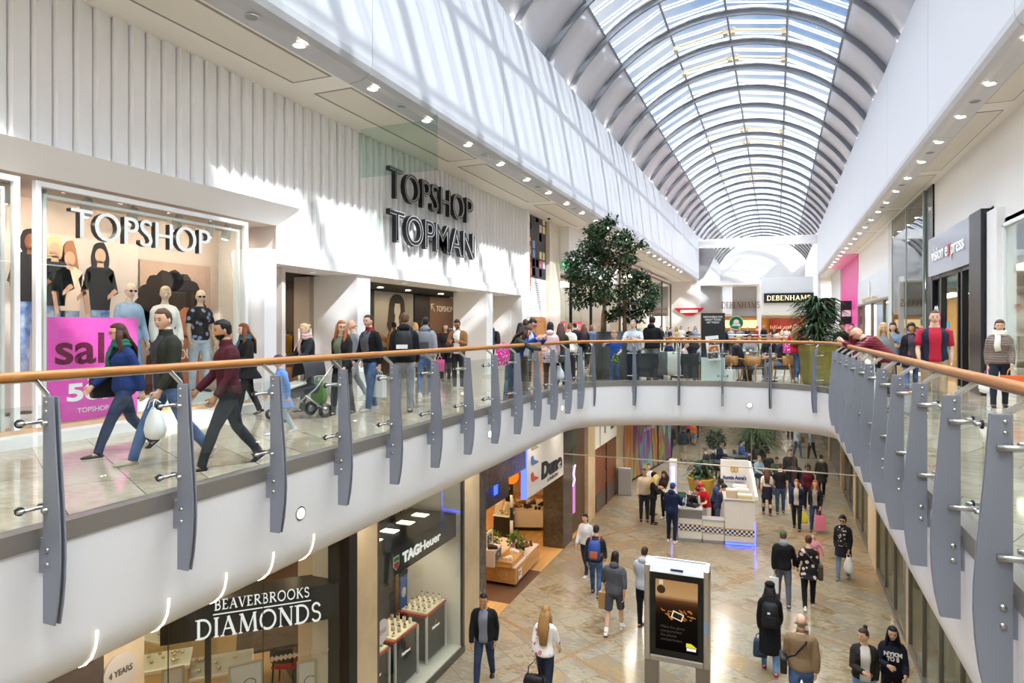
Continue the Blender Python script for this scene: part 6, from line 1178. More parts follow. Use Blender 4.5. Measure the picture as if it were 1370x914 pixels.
# ---- bin, advert screen
p = on_z(836, 661, LOW); t = thing('recycling_bin', 'grey steel recycling bin with a slanted top beside the hoarding', 'bin', p, R(10)); fix_normals(MB().prism([(-.28, 0), (.28, 0), (.28, .92), (-.28, 1.08)], lambda a, b, s: (s, a, b), -.27, .27).build('body', mat('a9a9aa', .35, .5), t, False, .03)); MB().box((0, 0, 1.02), (.46, .42, .02), m=Matrix.Rotation(R(-16), 3, 'X')).build('lid', mat('d9dfe6', .3), t)
MB().box((0, .1, 1.06-.06), (.16, .1, .03), m=Matrix.Rotation(R(-16), 3, 'X')).build('slot', mat('d0603a', .4), t); MB().box((-.1, -.08, 1.05), (.14, .1, .03), m=Matrix.Rotation(R(-16), 3, 'X')).build('slot', mat('2f66b0', .4), t)
c = at_d(906, 11.75); t = thing('advert_screen', 'upright digital advert screen in a brushed metal frame on two legs', 'screen', (c.x, c.y, LOW)); FRM = mat('b3aca0', .32, .7)
for s in (-1, 1): MB().b(s*.45-.12, s*.45+.12, -.1, .1, 0, .52).build('leg', mat('8f877c', .4, .6), t, False, .01)
mb = MB(); W2 = .57; mb.b(-W2, -W2+.10, -.13, .13, .5, 2.22).b(W2-.10, W2, -.13, .13, .5, 2.22).b(-W2+.1, W2-.1, -.13, .13, .5, .6); mb.build('frame', FRM, t, False, .02)
fix_normals(MB().prism([(-.13, 2.1), (.13, 2.1), (.13, 2.3), (-.02, 2.3)], lambda a, b, s: (s, a, b), -W2, W2).build('hood', mat('dfe1e4', .3, .3), t, False, .015)); MB().b(-W2+.09, W2-.09, -.10, .1, .58, 2.12).build('screen', mat('0d0d0e', .12), t)
MB().cyl((-.4, .0, 2.33), (.5, .0, 2.33), .014, 8).build('lifting_bar', STEEL, t); MB().b(-.1, .12, -.135, -.128, 2.16, 2.2).build('maker_plate', mat('2f3a66', .4), t)
scr = NT('advert_picture'); tc = scr.n('TexCoord'); sp = scr.n('SeparateXYZ', {'Vector': tc.outputs['Generated']}); cr = scr.ramp(sp.outputs[2], [(0, '080706'), (.5, '140f0b'), (.66, '3a2314'), (.72, '5a3a22'), (.78, 'b08a5e'), (1, 'a37a4e')]); em = scr.n('Emission', {'Color': cr, 'Strength': .9}); MB().b(-.37, .37, -.104, -.1, .72, 1.98).build('picture', scr.end(em.outputs[0]), t)
b = MB(); b.box((.02, -.108, 1.36), (.2, .004, .13), m=Matrix.Rotation(R(18), 3, 'Y')); b.build('printed_tablet', glow('e8d8c0', .9), t); b = MB(); b.box((.02, -.111, 1.36), (.16, .004, .095), m=Matrix.Rotation(R(18), 3, 'Y')); b.build('printed_tablet_face', mat('17120f', .4), t)
b = MB(); rnd = random.Random(3)
for k in range(26): b.box((-.28+.6*rnd.random(), -.106, 1.3+.16*rnd.random()), (.03+.07*rnd.random(), .003, .012), m=Matrix.Rotation(rnd.random(), 3, 'Y'))
b.build('printed_clutter', glow('d08838', .7), t); MB().limb([(-.27, -.108, 1.80), (-.27, -.104, 1.80)], [.075, .075], 20).build('printed_badge', mat('3a2a20', .4), t); MB().b(-.305, -.235, -.108, -.104, 1.89, 1.97).build('printed_tag', glow('d9c9a8', .8), t)
for k, s in enumerate(('Make the glove', 'compartment', 'the phone', 'compartment.')): text('lettering', s, glow('4a4038', .8), (-.28, -.108, 1.12-k*.075), 'y-', None, .05, .003, .0, t, align='LEFT')
MB().prism([(.17, .83), (.36, .83), (.26, .9), (.17, .9)], lambda a, b_, s: (a, -.108+s, b_), 0, .003).build('logo', glow('d9d230', .9), t); MB().b(.18, .34, -.108, -.105, .77, .82).build('logo_line', glow('e8e8e8', .9), t); MB().b(W2-.09, W2-.03, -.134, -.13, 1.1, 1.35).build('sticker', mat('8fa6c8', .4), t)
# ================================================================ pretzel kiosk
K0 = on_z(907, 724, LOW); K1 = on_z(1010, 732, LOW); KA = math.atan2(K1.y-K0.y, K1.x-K0.x); KL = math.hypot(K1.x-K0.x, K1.y-K0.y)
def kx(a, b, z=0): return (K0.x+a*math.cos(KA)-b*math.sin(KA), K0.y+a*math.sin(KA)+b*math.cos(KA), LOW+z)
chk = NT('blue_checks'); tc = chk.n('TexCoord'); ck = chk.n('TexChecker', {'Vector': tc.outputs['Object'], 'Color1': lin('24366f'), 'Color2': lin('f2f2f0'), 'Scale': 15.0}); CHECK = chk.end(chk.bsdf(ck.outputs['Color'], .4))
KW = mat('f0f1f2', .35)
def counter(label, a0, a1, d, h, zb=.35, name='kiosk_counter'):
    t = thing(name, label, 'counter', kx(a0, 0), KA); w = a1-a0; MB().b(.01, w-.01, .0, d, .10, h).build('body', KW, t, False, .006); MB().b(.02, w-.02, .04, d-.04, 0, .10).build('plinth', mat('b9bcc0', .3, .5), t); MB().b(.012, w-.012, -.008, -.002, zb, zb+.18).build('checked_band', CHECK, t); MB().b(.012, w-.012, -.009, -.003, zb+.18, zb+.2).b(.012, w-.012, -.009, -.003, zb-.02, zb).build('gold_line', mat('d8b04a', .4), t)
    MB().b(-.01, w+.01, -.03, d+.02, h, h+.03).build('worktop', mat('c9ccd0', .3, .3), t)
    return t
a1, a2 = KL*.325, KL*.61
t = counter('left kiosk counter with grey upper panel and blue checked band', 0, a1, .65, .98); MB().b(.01, a1-.01, -.012, 0, .72, .97).build('grey_panel', mat('8d8f93', .35, .4), t)
t = counter('low middle kiosk counter with blue checked band', a1, a2, .35, .70, .32); t = counter('tall right kiosk cabinet with checked band, lit blue underneath', a2, KL, 1.0, 1.35, .30)
MB().b(.03, KL-a2-.02, .02, .05, .015, .06).build('blue_light', glow('2a3cff', 9), t); MB().b(KL-a2+.0, KL-a2+.02, .0, .03, .02, .75).build('blue_light', glow('2a3cff', 12), t)
t = thing('kiosk_side_panel', 'white sloping side panel of the kiosk with small buttons', 'panel', kx(KL+.06, 0), KA); fix_normals(MB().prism([(0, 1.38), (2.1, 1.38), (2.1, 2.15), (1.6, 2.12), (0, 1.5)], lambda a, b, s: (s, a, b), -.05, .03).build('panel', KW, t)); MB().b(-.05, .03, .95, 2.1, 0, 1.38).build('lower_panel', KW, t)
t = thing('kiosk_sign_panel', 'tall white kiosk back panel with a gold pretzel and blue lettering', 'sign', kx(a2+.02, 2.1), KA); w = KL-a2; MB().b(0, w, 0, .08, 0, 2.16).build('panel', KW, t); text('lettering', "Auntie Anne's", mat('27357a', .4), (w*.5, -.012, 1.52), 0.0, w*.86, .13, .01, .006, t); text('lettering', 'PRETZEL PERFECT', mat('5a6290', .4), (w*.5, -.01, 1.41), 0.0, w*.66, .05, .006, .0, t)
b = MB()
for q in range(2): b.limb([(w*.5+(-1)**q*(.055+.05*math.cos(a)), -.02, 1.86+.09*math.sin(a)) for a in [R(x) for x in range(0, 361, 30)]], [.022]*13, 8)
b.build('pretzel', mat('d8a63a', .4), t, True); MB().b(w*.12, w*.72, -.3, 0, .95, 1.2).build('oven', mat('6d6f72', .3, .6), t, False, .02); MB().limb([(w*.25+.2*(1-math.cos(a)), -.31, 1.2+.18*math.sin(a)) for a in [R(x) for x in range(0, 181, 20)]], [.012]*10, 6).build('oven_rail', STEEL, t, True)
t = thing('light_tower', 'tall slim white kiosk pillar with an upright blue light', 'lamp', kx(-.15, 1.5), KA); MB().b(-.12, .12, -.15, .15, 0, 2.2).build('body', KW, t, False, .01); MB().b(-.05, .05, -.165, -.15, .5, 2.0).build('blue_light', glow('7a86ff', 5), t); MB().prism([(-.12, .9), (-.12, 1.5), (-.32, .9)], lambda a, b, s: (a, s, b), -.1, .1).build('fin', KW, t)
t = thing('cash_register', 'black touch-screen till on the left kiosk counter', 'till', kx(a1*.62, .3, 1.01), KA+R(150)); MB().b(-.16, .16, -.14, .14, 0, .09).build('base', mat('2a2b2e', .4), t, False, .01); MB().box((0, .04, .24), (.34, .03, .26), m=Matrix.Rotation(R(-25), 3, 'X')).build('display', mat('1d1f22', .2), t, False, .008); MB().cyl((0, .08, .05), (0, .06, .2), .03, 8).build('stem', BLACK, t)
t = thing('card_reader', 'small green-lit display on the corner of the kiosk', 'till', kx(.12, .55, 1.01), KA); MB().cyl((0, 0, 0), (0, 0, .2), .02, 8).build('stem', BLACK, t); MB().b(-.12, .12, -.02, .02, .2, .36).build('casing', BLACK, t); MB().b(-.1, .1, -.024, -.02, .22, .34).build('display', glow('3a6a48', .8), t)
rnd = random.Random(21); CN = ['white paper cup', 'clear drinks bottle', 'blue sauce bottle', 'red sauce bottle', 'steel shaker']; CCOL = ['f2f0ea', 'c9d6da', '3456a0', 'b8382c', 'b0b0ae']; pl = {}
for q in range(20):
    k = q % 5; pos = kx(.12+(q % 7)*.085+.02*rnd.random(), .62+.10*(q//7), 1.01) if q < 14 else kx(.1+(q-14)*.13, 1.25, 1.01)
    lb = '%s on the left kiosk counter, %s from the left' % (CN[k], ORD[q]); h = (.12, .24, .2, .2, .16)[k]
    b = thing('cup' if k == 0 else 'bottle', lb, 'cup' if k == 0 else 'bottle', pos); MB().lathe([(.03, 0), (.036, h*.1), (.036, h*.7), (.02 if k else .042, h*.85), (.016 if k else .042, h)], n=12).build('vessel', mat(CCOL[k], .3), b, True); MB().cyl((0, 0, h), (0, 0, h+.025), .018 if k else .04, 10).build('cap', mat('e9e9e9' if k % 2 else '2b2b2d', .4), b)
t = thing('back_counter', 'white back worktop of the kiosk along its left side', 'counter', kx(.0, .65), KA); MB().b(0, .42, 0, .85, 0, .98).build('body', KW, t); MB().b(-.02, .45, 0, .87, .98, 1.01).build('worktop', mat('c9ccd0', .3, .3), t)
for q, (a, b, c, lb) in enumerate(((a2+.22, .25, 'd9c8ad', 'beige carton on the tall kiosk cabinet'), (a2+.55, .45, 'f0ede6', 'stack of white paper trays on the tall kiosk cabinet'), (a2+.6, .18, 'e8dca8', 'cream tray at the front of the tall kiosk cabinet'), (a2+.5, .75, 'efefee', 'white napkin box at the back of the tall kiosk cabinet'))):
    t = thing('tray' if 'tray' in lb else 'carton', lb, 'box', kx(a, b, 1.38), KA); hh = (.22, .2, .1, .24)[q]; ww = (.16, .2, .22, .2)[q]
    fix_normals(MB().loft([[(sx*ww*k_, sy*.11*k_, z) for sx, sy in ((-1, -1), (1, -1), (1, 1), (-1, 1))] for z, k_ in ((0, .92), (hh, 1))]).build('body', mat(c, .6), t, False, .006)); b_ = MB()
    for i_ in range(5): b_.b(-ww*.9, ww*.9, -.1+i_*.045, -.07+i_*.045, hh, hh+.03)
    b_.build('contents', mat('f4f1ea', .6), t)
# ================================================================ planting and the cafe on the bridge
BARK = wood('7d6248', 'a58a6a', 3, 'Z', .7); LEAFT = cloth('1f3322', '4f6a47', 'fade'); LEAFP = cloth('27421f', '5c7d40', 'fade')
def tree(label, loc, trunk, clumps, n, lsize, m, seed, group=None):
    rnd = random.Random(seed); t = thing('tree', label, 'tree', loc, 0, group); b = MB(); top = trunk[-1]
    b.limb(trunk, [.075-.045*i/(len(trunk)-1) for i in range(len(trunk))], 10); b.build('trunk', BARK, t, True); b = MB()
    for c, r in clumps:
        s = Vector(trunk[-1 if rnd.random() < .6 else -2]); e = Vector(c); mid = s.lerp(e, .5)+Vector((0, 0, -.1)); b.limb([s, mid, e], [.026, .016, .006], 6)
    b.build('branch', BARK, t, True); mb = MB(); tot = sum(r**2 for c, r in clumps)
    for c, r in clumps:
        for _ in range(int(n*r*r/tot)):
            q = math.acos(2*rnd.random()-1); a = rnd.random()*6.283; k = r*(.35+.75*rnd.random()**.6); p = Vector(c)+Vector((k*math.sin(q)*math.cos(a), k*math.sin(q)*math.sin(a), k*.72*math.cos(q)))
            d = Vector((rnd.gauss(0, 1), rnd.gauss(0, 1), rnd.gauss(-.2, .6))).normalized(); e = d.cross(Vector((rnd.gauss(0, .4), rnd.gauss(0, .4), 1))).normalized(); l = lsize*(.7+.6*rnd.random()); nn = d.cross(e)*.06*l
            mb.quad(p, p+d*l*.45+e*l*.24+nn, p+d*l, p+d*l*.45-e*l*.24+nn)
    mb.build('foliage', m, t); return t
c = at_d(820, 19.9); PLX, PLY = c.x, c.y
t = thing('planter', 'big dark grey tapered planter at the end of the left walkway', 'planter', (PLX, PLY, 0)); MB().lathe([(.74, 0), (.70, .35), (.62, .9), (.52, 1.40), (.46, 1.42), (.44, 1.3), (.01, 1.28)], n=30).build('pot_body', mat('3b3d40', .4), t, True); MB().lathe([(.44, 1.30), (.01, 1.33)], n=20, cap=False).build('soil', mat('3a2d22', .9), t)
rnd = random.Random(4); px = 1/43.8
def cl3(u, v, r, dy=0): return ((u-812)*px, dy, 1.5+(440-v)*px-1.32, r)
CL = [(812, 312, .42), (790, 325, .45), (835, 318, .42), (848, 335, .36), (775, 345, .42), (805, 345, .5), (832, 350, .45), (768, 362, .34), (790, 370, .45), (818, 375, .48), (845, 368, .36), (778, 388, .36), (800, 395, .42), (825, 398, .38), (812, 330, .45), (800, 310, .3), (826, 300, .26), (858, 326, .2), (760, 358, .24), (858, 352, .22), (790, 405, .3)]
def mk(CL, s, dd): 
    rr = random.Random(s); out = []
    for u, v, r in CL: out.append((((u-812)*px, (rr.random()-.5)*1.7*dd, 1.5+(440-v)*px-1.32), r*.92))
    return out
tree('tall dark-green tree with a dense crown, left of the two in the planter', (PLX-.30, PLY-.08, 1.32), [(0, 0, -.02), (.02, 0, .6), (.1, .02, 1.1), (.16, .04, 1.7), (.2, 0, 2.3)], mk(CL, 1, 1), 6800, .135, LEAFT, 8)
CL2 = [(848, 372, .36), (862, 385, .34), (838, 390, .4), (866, 405, .32), (850, 410, .4), (830, 412, .34), (842, 425, .32), (820, 420, .26), (868, 395, .24), (812, 424, .22)]
tree('shorter dark-green tree with an open crown, right of the two in the planter', (PLX+.34, PLY+.12, 1.32), [(0, 0, -.02), (.0, 0, .5), (.03, 0, 1.0), (.0, 0, 1.5)], [((x-.45, y*.7, z), r) for (x, y, z), r in mk(CL2, 2, .8)], 2900, .125, LEAFT, 9)
def strap_plant(label, loc, n, h, spread, seed, m, lw=.05, name='potted_palm', stems=5):
    rnd = random.Random(seed); t = thing(name, label, 'plant', loc); mb = MB(); sb = MB()
    for k in range(stems): a = k*2.4; sb.limb([(.05*math.cos(a), .05*math.sin(a), 0), (.14*math.cos(a), .14*math.sin(a), h*.45), (.2*math.cos(a), .2*math.sin(a), h*.72)], [.022, .018, .012], 6)
    sb.build('stem', BARK, t, True)
    for _ in range(n):
        a = rnd.random()*6.283; z0 = h*(.08+.66*rnd.random()); L = spread*(.7+.5*rnd.random()); up = .35+.8*rnd.random(); r0 = .12*rnd.random(); p = Vector((r0*math.cos(a), r0*math.sin(a), z0)); d = Vector((math.cos(a), math.sin(a), up)); s = Vector((-math.sin(a), math.cos(a), 0))*lw*.5; pts = []
        for i in range(6): f = i/5; pts.append(p+Vector((d.x*L*f, d.y*L*f, up*L*f-1.0*L*f*f*up*.9-.25*L*f*f)))
        wv = [.3, 1, 1.1, .9, .55, .06]
        mb.loft([[pts[i]-s*wv[i], pts[i]+Vector((0, 0, -.01)), pts[i]+s*wv[i]] for i in range(6)], cap=False, close=False)
    mb.build('foliage', m, t); return t
c = at_d(1094, 17.6); GP = c
t = thing('planter', 'square olive-gold planter at the right end of the curved railing', 'planter', (c.x, c.y, 0), R(20)); fix_normals(MB().loft([[(sx*w_, sy*w_, z) for sx, sy in ((-1, -1), (1, -1), (1, 1), (-1, 1))] for z, w_ in ((0, .27), (.04, .30), (1.0, .38), (1.06, .38), (1.06, .33), (.98, .32))])).build('pot_body', mat('8d8336', .45), t, False, .012) if False else fix_normals(MB().loft([[(sx*w_, sy*w_, z) for sx, sy in ((-1, -1), (1, -1), (1, 1), (-1, 1))] for z, w_ in ((0, .27), (.04, .30), (1.0, .38), (1.06, .38), (1.06, .33), (.98, .32))]).build('pot_body', mat('8d8336', .45), t, False, .012))
strap_plant('dense dark-green palm in the square olive planter by the railing', (c.x, c.y, .98), 420, 1.75, .62, 5, LEAFT, .055, stems=8)
# lower mall plants
p = on_z(1014, 619, LOW); t = thing('planter', 'round black tub with a palm in the lower mall seating area', 'planter', p); MB().lathe([(.42, 0), (.55, .75), (.5, .75), (.48, .66), (.01, .64)], n=24).build('pot_body', mat('242527', .4), t, True); strap_plant('feathery light-green palm in the round black tub', (p.x, p.y, LOW+.65), 260, 1.6, 1.0, 6, LEAFP, .06)
p = on_z(938, 672, LOW); t = thing('planter', 'tapered yellow pot behind the pretzel kiosk', 'planter', p); MB().lathe([(.32, 0), (.50, .9), (.53, .95), (.47, .95), (.44, .85), (.01, .83)], n=24).build('pot_body', mat('c9a843', .4), t, True); strap_plant('upright dark-green plant in the yellow pot behind the kiosk', (p.x, p.y, LOW+.84), 90, .9, .5, 7, LEAFT, .11)
p = on_z(958, 628, LOW); leafy('round bushy plant beyond the lower cafe tables', 'plant', p, .45, 1.35, 700, .2, LEAFT, pot=(.3, .7, mat('4a4b4d', .5)), seed=12)
# ---- cafe on the bridge
def board(label, u, d, w, z0, z1, m): c = at_d(u, d); t = thing('menu_board', label, 'sign', (c.x, c.y, 0), YAW*.0); MB().b(-w/2, w/2, -.03, .03, z0, z1).build('board', m, t, False, .005); return t
t = board('tall black cafe board with white lettering and a pale lower half', 954, 17.75, .62, .0, 1.93, mat('232629', .4)); MB().b(-.31, .31, -.04, -.03, .05, .72).build('pale_panel', mat('cfdedd', .5), t); MB().b(-.33, .33, -.06, .06, 0, .05).build('base', mat('6b5a48', .5), t)
for k, s in enumerate(('RESPONSIBLE FOR', 'GREAT FOOD', 'ART TODAY')): text('lettering', s, mat('e9e9e6', .4), (0, -.035, 1.80-k*.075), 'y-', .5-.08*k, .05, .004, .001, t)
c = at_d(954, 17.55); t = thing('menu_card', 'white menu card with food pictures propped on the cafe board', 'sign', (c.x, c.y, .62)); MB().box((0, -.02, .36), (.34, .02, .66), m=Matrix.Rotation(R(-6), 3, 'Y')).build('card', WHITE, t, False, .004)
for k in range(3): MB().box((.01*k, -.034, .16+k*.18), (.26, .006, .15), m=Matrix.Rotation(R(-6), 3, 'Y')).build('picture', cloth(('3a3f44', 'c06b3a', '4a3a36')[k], ('b08c70', 'e9d9b0', 'c9b09a')[k], 'floral', 12), t)
for i, (u, d, w, lb) in enumerate(((865, 18.6, .95, 'left dark cafe screen below the black-hooded man'), (916, 18.2, .75, 'right dark cafe screen behind the children'))):
    c = at_d(u, d); t = thing('cafe_screen', lb, 'screen', (c.x, c.y, 0)); MB().b(-w/2, w/2, -.02, .02, .12, .80).build('panel', mat('2a2d31', .5), t); 
    for sx in (-1, 1): MB().cyl((sx*w*.48, 0, 0), (sx*w*.48, 0, .84), .02, 10).build('post', mat('3c3e40', .4), t); MB().b(sx*w*.48-.08, sx*w*.48+.08, -.15, .15, 0, .02).build('foot', mat('3c3e40', .4), t)
c = at_d(896, 18.2)
for i, (dx, c_, lb, w) in enumerate(((-.16, '56575a', 'dark grey coat hung over the cafe chair back', .15), (.09, 'c5c8bd', 'pale grey coat hung over the cafe chair back', .2))):
    b = MB(); rr = [[(dx+w*k*math.cos(q*math.pi/6)*(1+.1*math.sin(q*2+z*9)), -.02+.07*k2*math.sin(q*math.pi/6), z) for q in range(12)] for z, k, k2 in ((.86, .7, .5), (.84, 1, 1), (.6, 1.05, 1), (.35, 1.15, 1.1), (.2, 1.0, .8))]; o = b.loft(rr).build('coat', cloth(c_), None, True); o.location = (c.x, c.y, 0); tag(o, lb, 'coat')
WOODC = wood('a8703a', 'c88f52', 3, 'Z', .4)
def cafe_chair(label, loc, rz, group=None):
    t = thing('cafe_chair', label, 'chair', loc, rz, group); MB().limb([(0, -.22, .43), (0, 0, .42), (0, .22, .43)], [(.23, .03), (.25, .035), (.23, .03)], 14).build('seat', mat('4a3a30', .6), t, True)
    mb = MB(); mb.loft([[(k*.27*math.sin(a), -.06-.23*math.cos(a)*.9, z) for a in [R(x) for x in range(-95, 96, 19)]]+[(k*.25*math.sin(a), -.06-.205*math.cos(a)*.9, z) for a in [R(x) for x in range(95, -96, -19)]] for z, k in ((.50, .95), (.62, 1.0), (.76, 1.02))]); mb.build('backrest', WOODC, t, True)
    for sx in (-1, 1):
        MB().limb([(sx*.24, .20, .62), (sx*.235, .21, .42), (sx*.26, .26, 0)], [.022, .022, .015], 8).build('leg', WOODC, t, True); MB().limb([(sx*.22, -.2, .55), (sx*.2, -.22, .42), (sx*.24, -.28, 0)], [.02, .022, .015], 8).build('leg', WOODC, t, True); MB().limb([(sx*.26, -.1, .70), (sx*.27, .1, .68), (sx*.24, .21, .62)], [.018]*3, 8).build('armrest', WOODC, t, True)
    return t
def cafe_table(label, loc, r=.34, h=.73, m=None, group=None):
    t = thing('cafe_table', label, 'table', loc, 0, group); MB().lathe([(.01, h), (r, h), (r, h-.03), (.01, h-.03)], n=24).build('tabletop', m or mat('6a4a34', .4), t); MB().cyl((0, 0, .03), (0, 0, h-.03), .03, 10).build('pedestal', mat('3a3a3c', .4), t, True); MB().lathe([(.22, 0), (.2, .025), (.03, .04)], n=20).build('base', mat('3a3a3c', .4), t, True)
    return t
CH = {}
for i, (u, d, rz, lb) in enumerate(((983, 17.95, -60, 'curved wooden cafe chair under the woman in the grey cap'), (1008, 17.8, -30, 'curved wooden cafe chair left of the balding seated man'), (1047, 17.9, 80, 'curved wooden cafe chair under the balding man in the dark shirt'), (1066, 18.9, 120, 'curved wooden cafe chair behind the girl with the red jacket'), (868, 19.5, -130, 'curved wooden cafe chair under the dark-haired woman behind the dark screen'), (893, 19.4, -110, 'curved wooden cafe chair under the boy in navy'), (925, 19.6, -175, 'curved wooden cafe chair under the man in the dark padded coat'))):
    c = at_d(u, d); cafe_chair(lb, (c.x, c.y, 0), R(rz))
for u, d, lb in ((995, 18.9, 'round cafe table between the wooden chairs'), (1030, 18.6, 'round cafe table beside the balding man'), (880, 20.2, 'round cafe table beyond the dark screens'), (938, 20.4, 'round cafe table behind the black cafe board'), (1000, 21.6, 'round cafe table farther back on the bridge')):
    c = at_d(u, d); cafe_table(lb, (c.x, c.y, 0)); 
    for q in range(2):
        m = thing('cup', 'white cup on the %s' % lb.replace('round ', ''), 'cup', (c.x-.1+.2*q, c.y+.06*q, .73), 0, 'cups on the '+lb.replace('round ', '')); MB().lathe([(.025, 0), (.04, .03), (.042, .08), (.036, .08), (.03, .02)], n=14).build('cup_body', WHITE, m, True); MB().limb([(.04, 0, .065), (.065, 0, .05), (.04, 0, .03)], [.005]*3, 6).build('handle', WHITE, m, True)
c = at_d(976, 17.7); carrier_bag('white and teal shopping bag on the floor by the wooden chair', (c.x, c.y-.1, .46+.02), 20, 'e2e8e6', .26, .36, .12, drop=.08); c = at_d(1083, 17.75)
o = MB().b(-.16, .16, -.05, .05, .1, 1.05).b(-.2, .2, -.12, .12, 0, .1).build('notice_stand', mat('dfe0da', .5)); o.location = (at_d(1083, 18.2).x, at_d(1083, 18.2).y, 0); tag(o, 'pale upright notice stand beside the olive planter', 'sign')
c = at_d(716, 13.2); t = thing('bucket_bag', 'orange leather bag standing on the floor by the left railing', 'bag', (-5.12, c.y+.35, 0), R(20)); MB().loft([[(sx*.17*k, sy*.12*k, z) for sx, sy in ((-1, -1), (1, -1), (1, 1), (-1, 1))] for z, k in ((0, 1), (.3, 1.05), (.48, .7))]).build('bag_body', mat('b9692f', .5), t, False, .03); MB().limb([(-.1, 0, .46), (-.07, 0, .6), (.07, 0, .6), (.1, 0, .46)], [.012]*4, 6).build('handle', mat('7a4018', .5), t, True)
# lower mall tables and chairs
for i, (u, v) in enumerate(((958, 640), (985, 632), (1020, 640), (975, 650))):
    p = on_z(u, v, LOW); cafe_table('dark round table in the lower seating area, %s from the left' % ORD[(0, 2, 3, 1)[i]], p, .4, .74, mat('3b3c40', .4))
for i, (u, v, rz) in enumerate(((946, 641, 90), (962, 630, -80), (971, 672, 170), (990, 627, -100), (1014, 652, -150), (1027, 646, -170), (1040, 655, -185))):
    p = on_z(u, v, LOW); simple_chair('dark chair in the lower seating area, %s from the left' % ORD[i], p.x, p.y, R(rz), mat('2f3034', .5), BLACK, LOW)
t = thing('banner', 'pale A-board standing in the far left walkway shop line', 'sign', (-8.4, 21.3, 0), R(70)); fix_normals(MB().prism([(-.25, 0), (.25, 0), (.22, .9), (-.22, .9)], lambda a, b, s: (a, s+.12-b*.13, b), 0, .02).build('front_board', mat('e8c9bc', .5), t)); fix_normals(MB().prism([(-.25, 0), (.25, 0), (.22, .9), (-.22, .9)], lambda a, b, s: (a, s-.12+b*.13, b), 0, .02).build('back_board', mat('b5603f', .5), t)); text('lettering', 'SALE', mat('b5382c', .4), (0, .10, .3), 'y-', .3, .12, .004, .004, t)
# ================================================================ mannequins in the shop window
mq = mat('e6cdb4', .4); MC[('skin', 'mannequin')] = mq; SKIN['mannequin'] = 'e6cdb4'
for u, v, lb, kw in ((172, 388, 'mannequin in a pale denim shirt and green sunglasses in the shop window', dict(top=('93aecb', 'a9c1da', 'fade'), garment='shirt', legs=('6f8fb8', '8aa8cc', 'fade'), glasses='sun', hem=.80)), (220, 392, 'mannequin in a white shirt with a ponytail in the shop window', dict(top=('f3f1ee',), garment='shirt', legs=('9fb6cf', 'c3d3e2', 'fade'), hairk='pony')), (267, 396, 'mannequin in a black printed tee and pale torn jeans in the shop window', dict(top=('25262b', '8fa0c8', 'floral', 9), garment='tshirt', legs=('b5c6d6', 'd5dfe8', 'fade'), glasses='sun'))):
    p = on_x(u, v, -9.85); kw = dict(kw); hk = kw.pop('hairk', 'none'); person(lb, (-9.85, p.y), .34, 95 if u < 200 else 110, p.z-.34+.12, pose('shift', bL=14, hy=10, eL=20), 'f', 'mannequin', hair=(hk, 'dcc6a8'), near=1, cat='mannequin', name='mannequin', lips='c99a86', **kw)
# ================================================================ upper left walkway
def U(u, v): q = on_z(u, v, 0.0); return (q.x, q.y)
def Lw(u, v): q = on_z(u, v, LOW); return (q.x, q.y)
NAVY = ('1f2d52',); JEAN = ('35507c', '5a7aa8', 'fade'); DJEAN = ('232f48', '35456a', 'fade'); BLK = ('1d1d20',); CHAR = ('33353a',)
o, a = person('woman in a blue jacket and glasses with a black shoulder bag beside the sale poster', U(166, 606), 'U', -165, 1.64, pose('walk', 1.15, hy=10), 'f', 'fair', ('22376b',), DJEAN, '241f1e', ('long', '4a2c20'), 1, garment='jacket', boots=1, glasses='clear', scarf=('2f6b5c',), hem=.84)
satchel('black shoulder bag on the woman in the blue jacket', a, 'R', '1c1a1c', .38, .3, .1)
o, a = person('man in a dark olive jacket and jeans striding past the sale poster', U(226, 618), 'U', -160, 1.80, pose('walk2', 1.1, hy=-28, aL=6), 'm', 'fair', ('2c2f27',), JEAN, 'b5aca0', ('short', '5a4030'), 1, garment='jacket', under=('3a3a3e',), collar=('2c2f27',), sole='c9c0b4')
carrier_bag('white plastic carrier bag in the hand of the olive-jacketed man', a['hL'], -160, 'eceef0', .34, .34, .16, soft=1)
o, a = person('bearded man in a burgundy jumper and black trainers walking beside the railing', U(306, 624), 'U', -150, 1.66, pose('walk', 1.05, aL=8, eL=26), 'm', 'tan', ('4a1c26',), ('2b3038',), '1b1b1d', ('short', '151213'), 1, garment='sweater', beard='151213', sole='f4f4f4', collar=('4a1c26',))
for sd in (0, 1): pass
person('red-haired woman in a long black coat behind the burgundy jumper man', U(331, 556), 'U', -150, 1.62, pose('walk', .7, aL=10, eL=60), 'f', 'pale', ('1f2023',), BLK, '1c1a1a', ('long', '7a4526'), 1, garment='coat', hem=.72, scarf=('3f6472',), boots=1)
person('small child in a light blue coat beside the pram', U(377, 580), 'U', -150, 1.12, pose('walk', .8), 'm', 'fair', ('6f97d8',), ('b4c6d8',), 'e6e6ea', ('short', '4a3426'), 1, garment='coat', hem=.62, child=1)
o, a = person('blonde woman in a dark jacket and pink scarf pushing the pram', U(414, 549), 'U', -160, 1.64, pose('push'), 'f', 'pale', ('2b2d33',), BLK, '1f1d1e', ('bun', 'd9c08c'), 1, garment='jacket', scarf=('d0b0ac',))
hx, hy_ = U(398, 560); t = thing('pushchair', 'black pushchair with a pale cover and green bag pushed by the blonde woman', 'pushchair', (hx, hy_, 0), R(160)); FRM2 = mat('26272a', .4)
MB().loft([[(sx*.20, y, z) for sx in (-1, 1) for y, z in ((.0, .0),)] for _ in range(1)]) if False else None
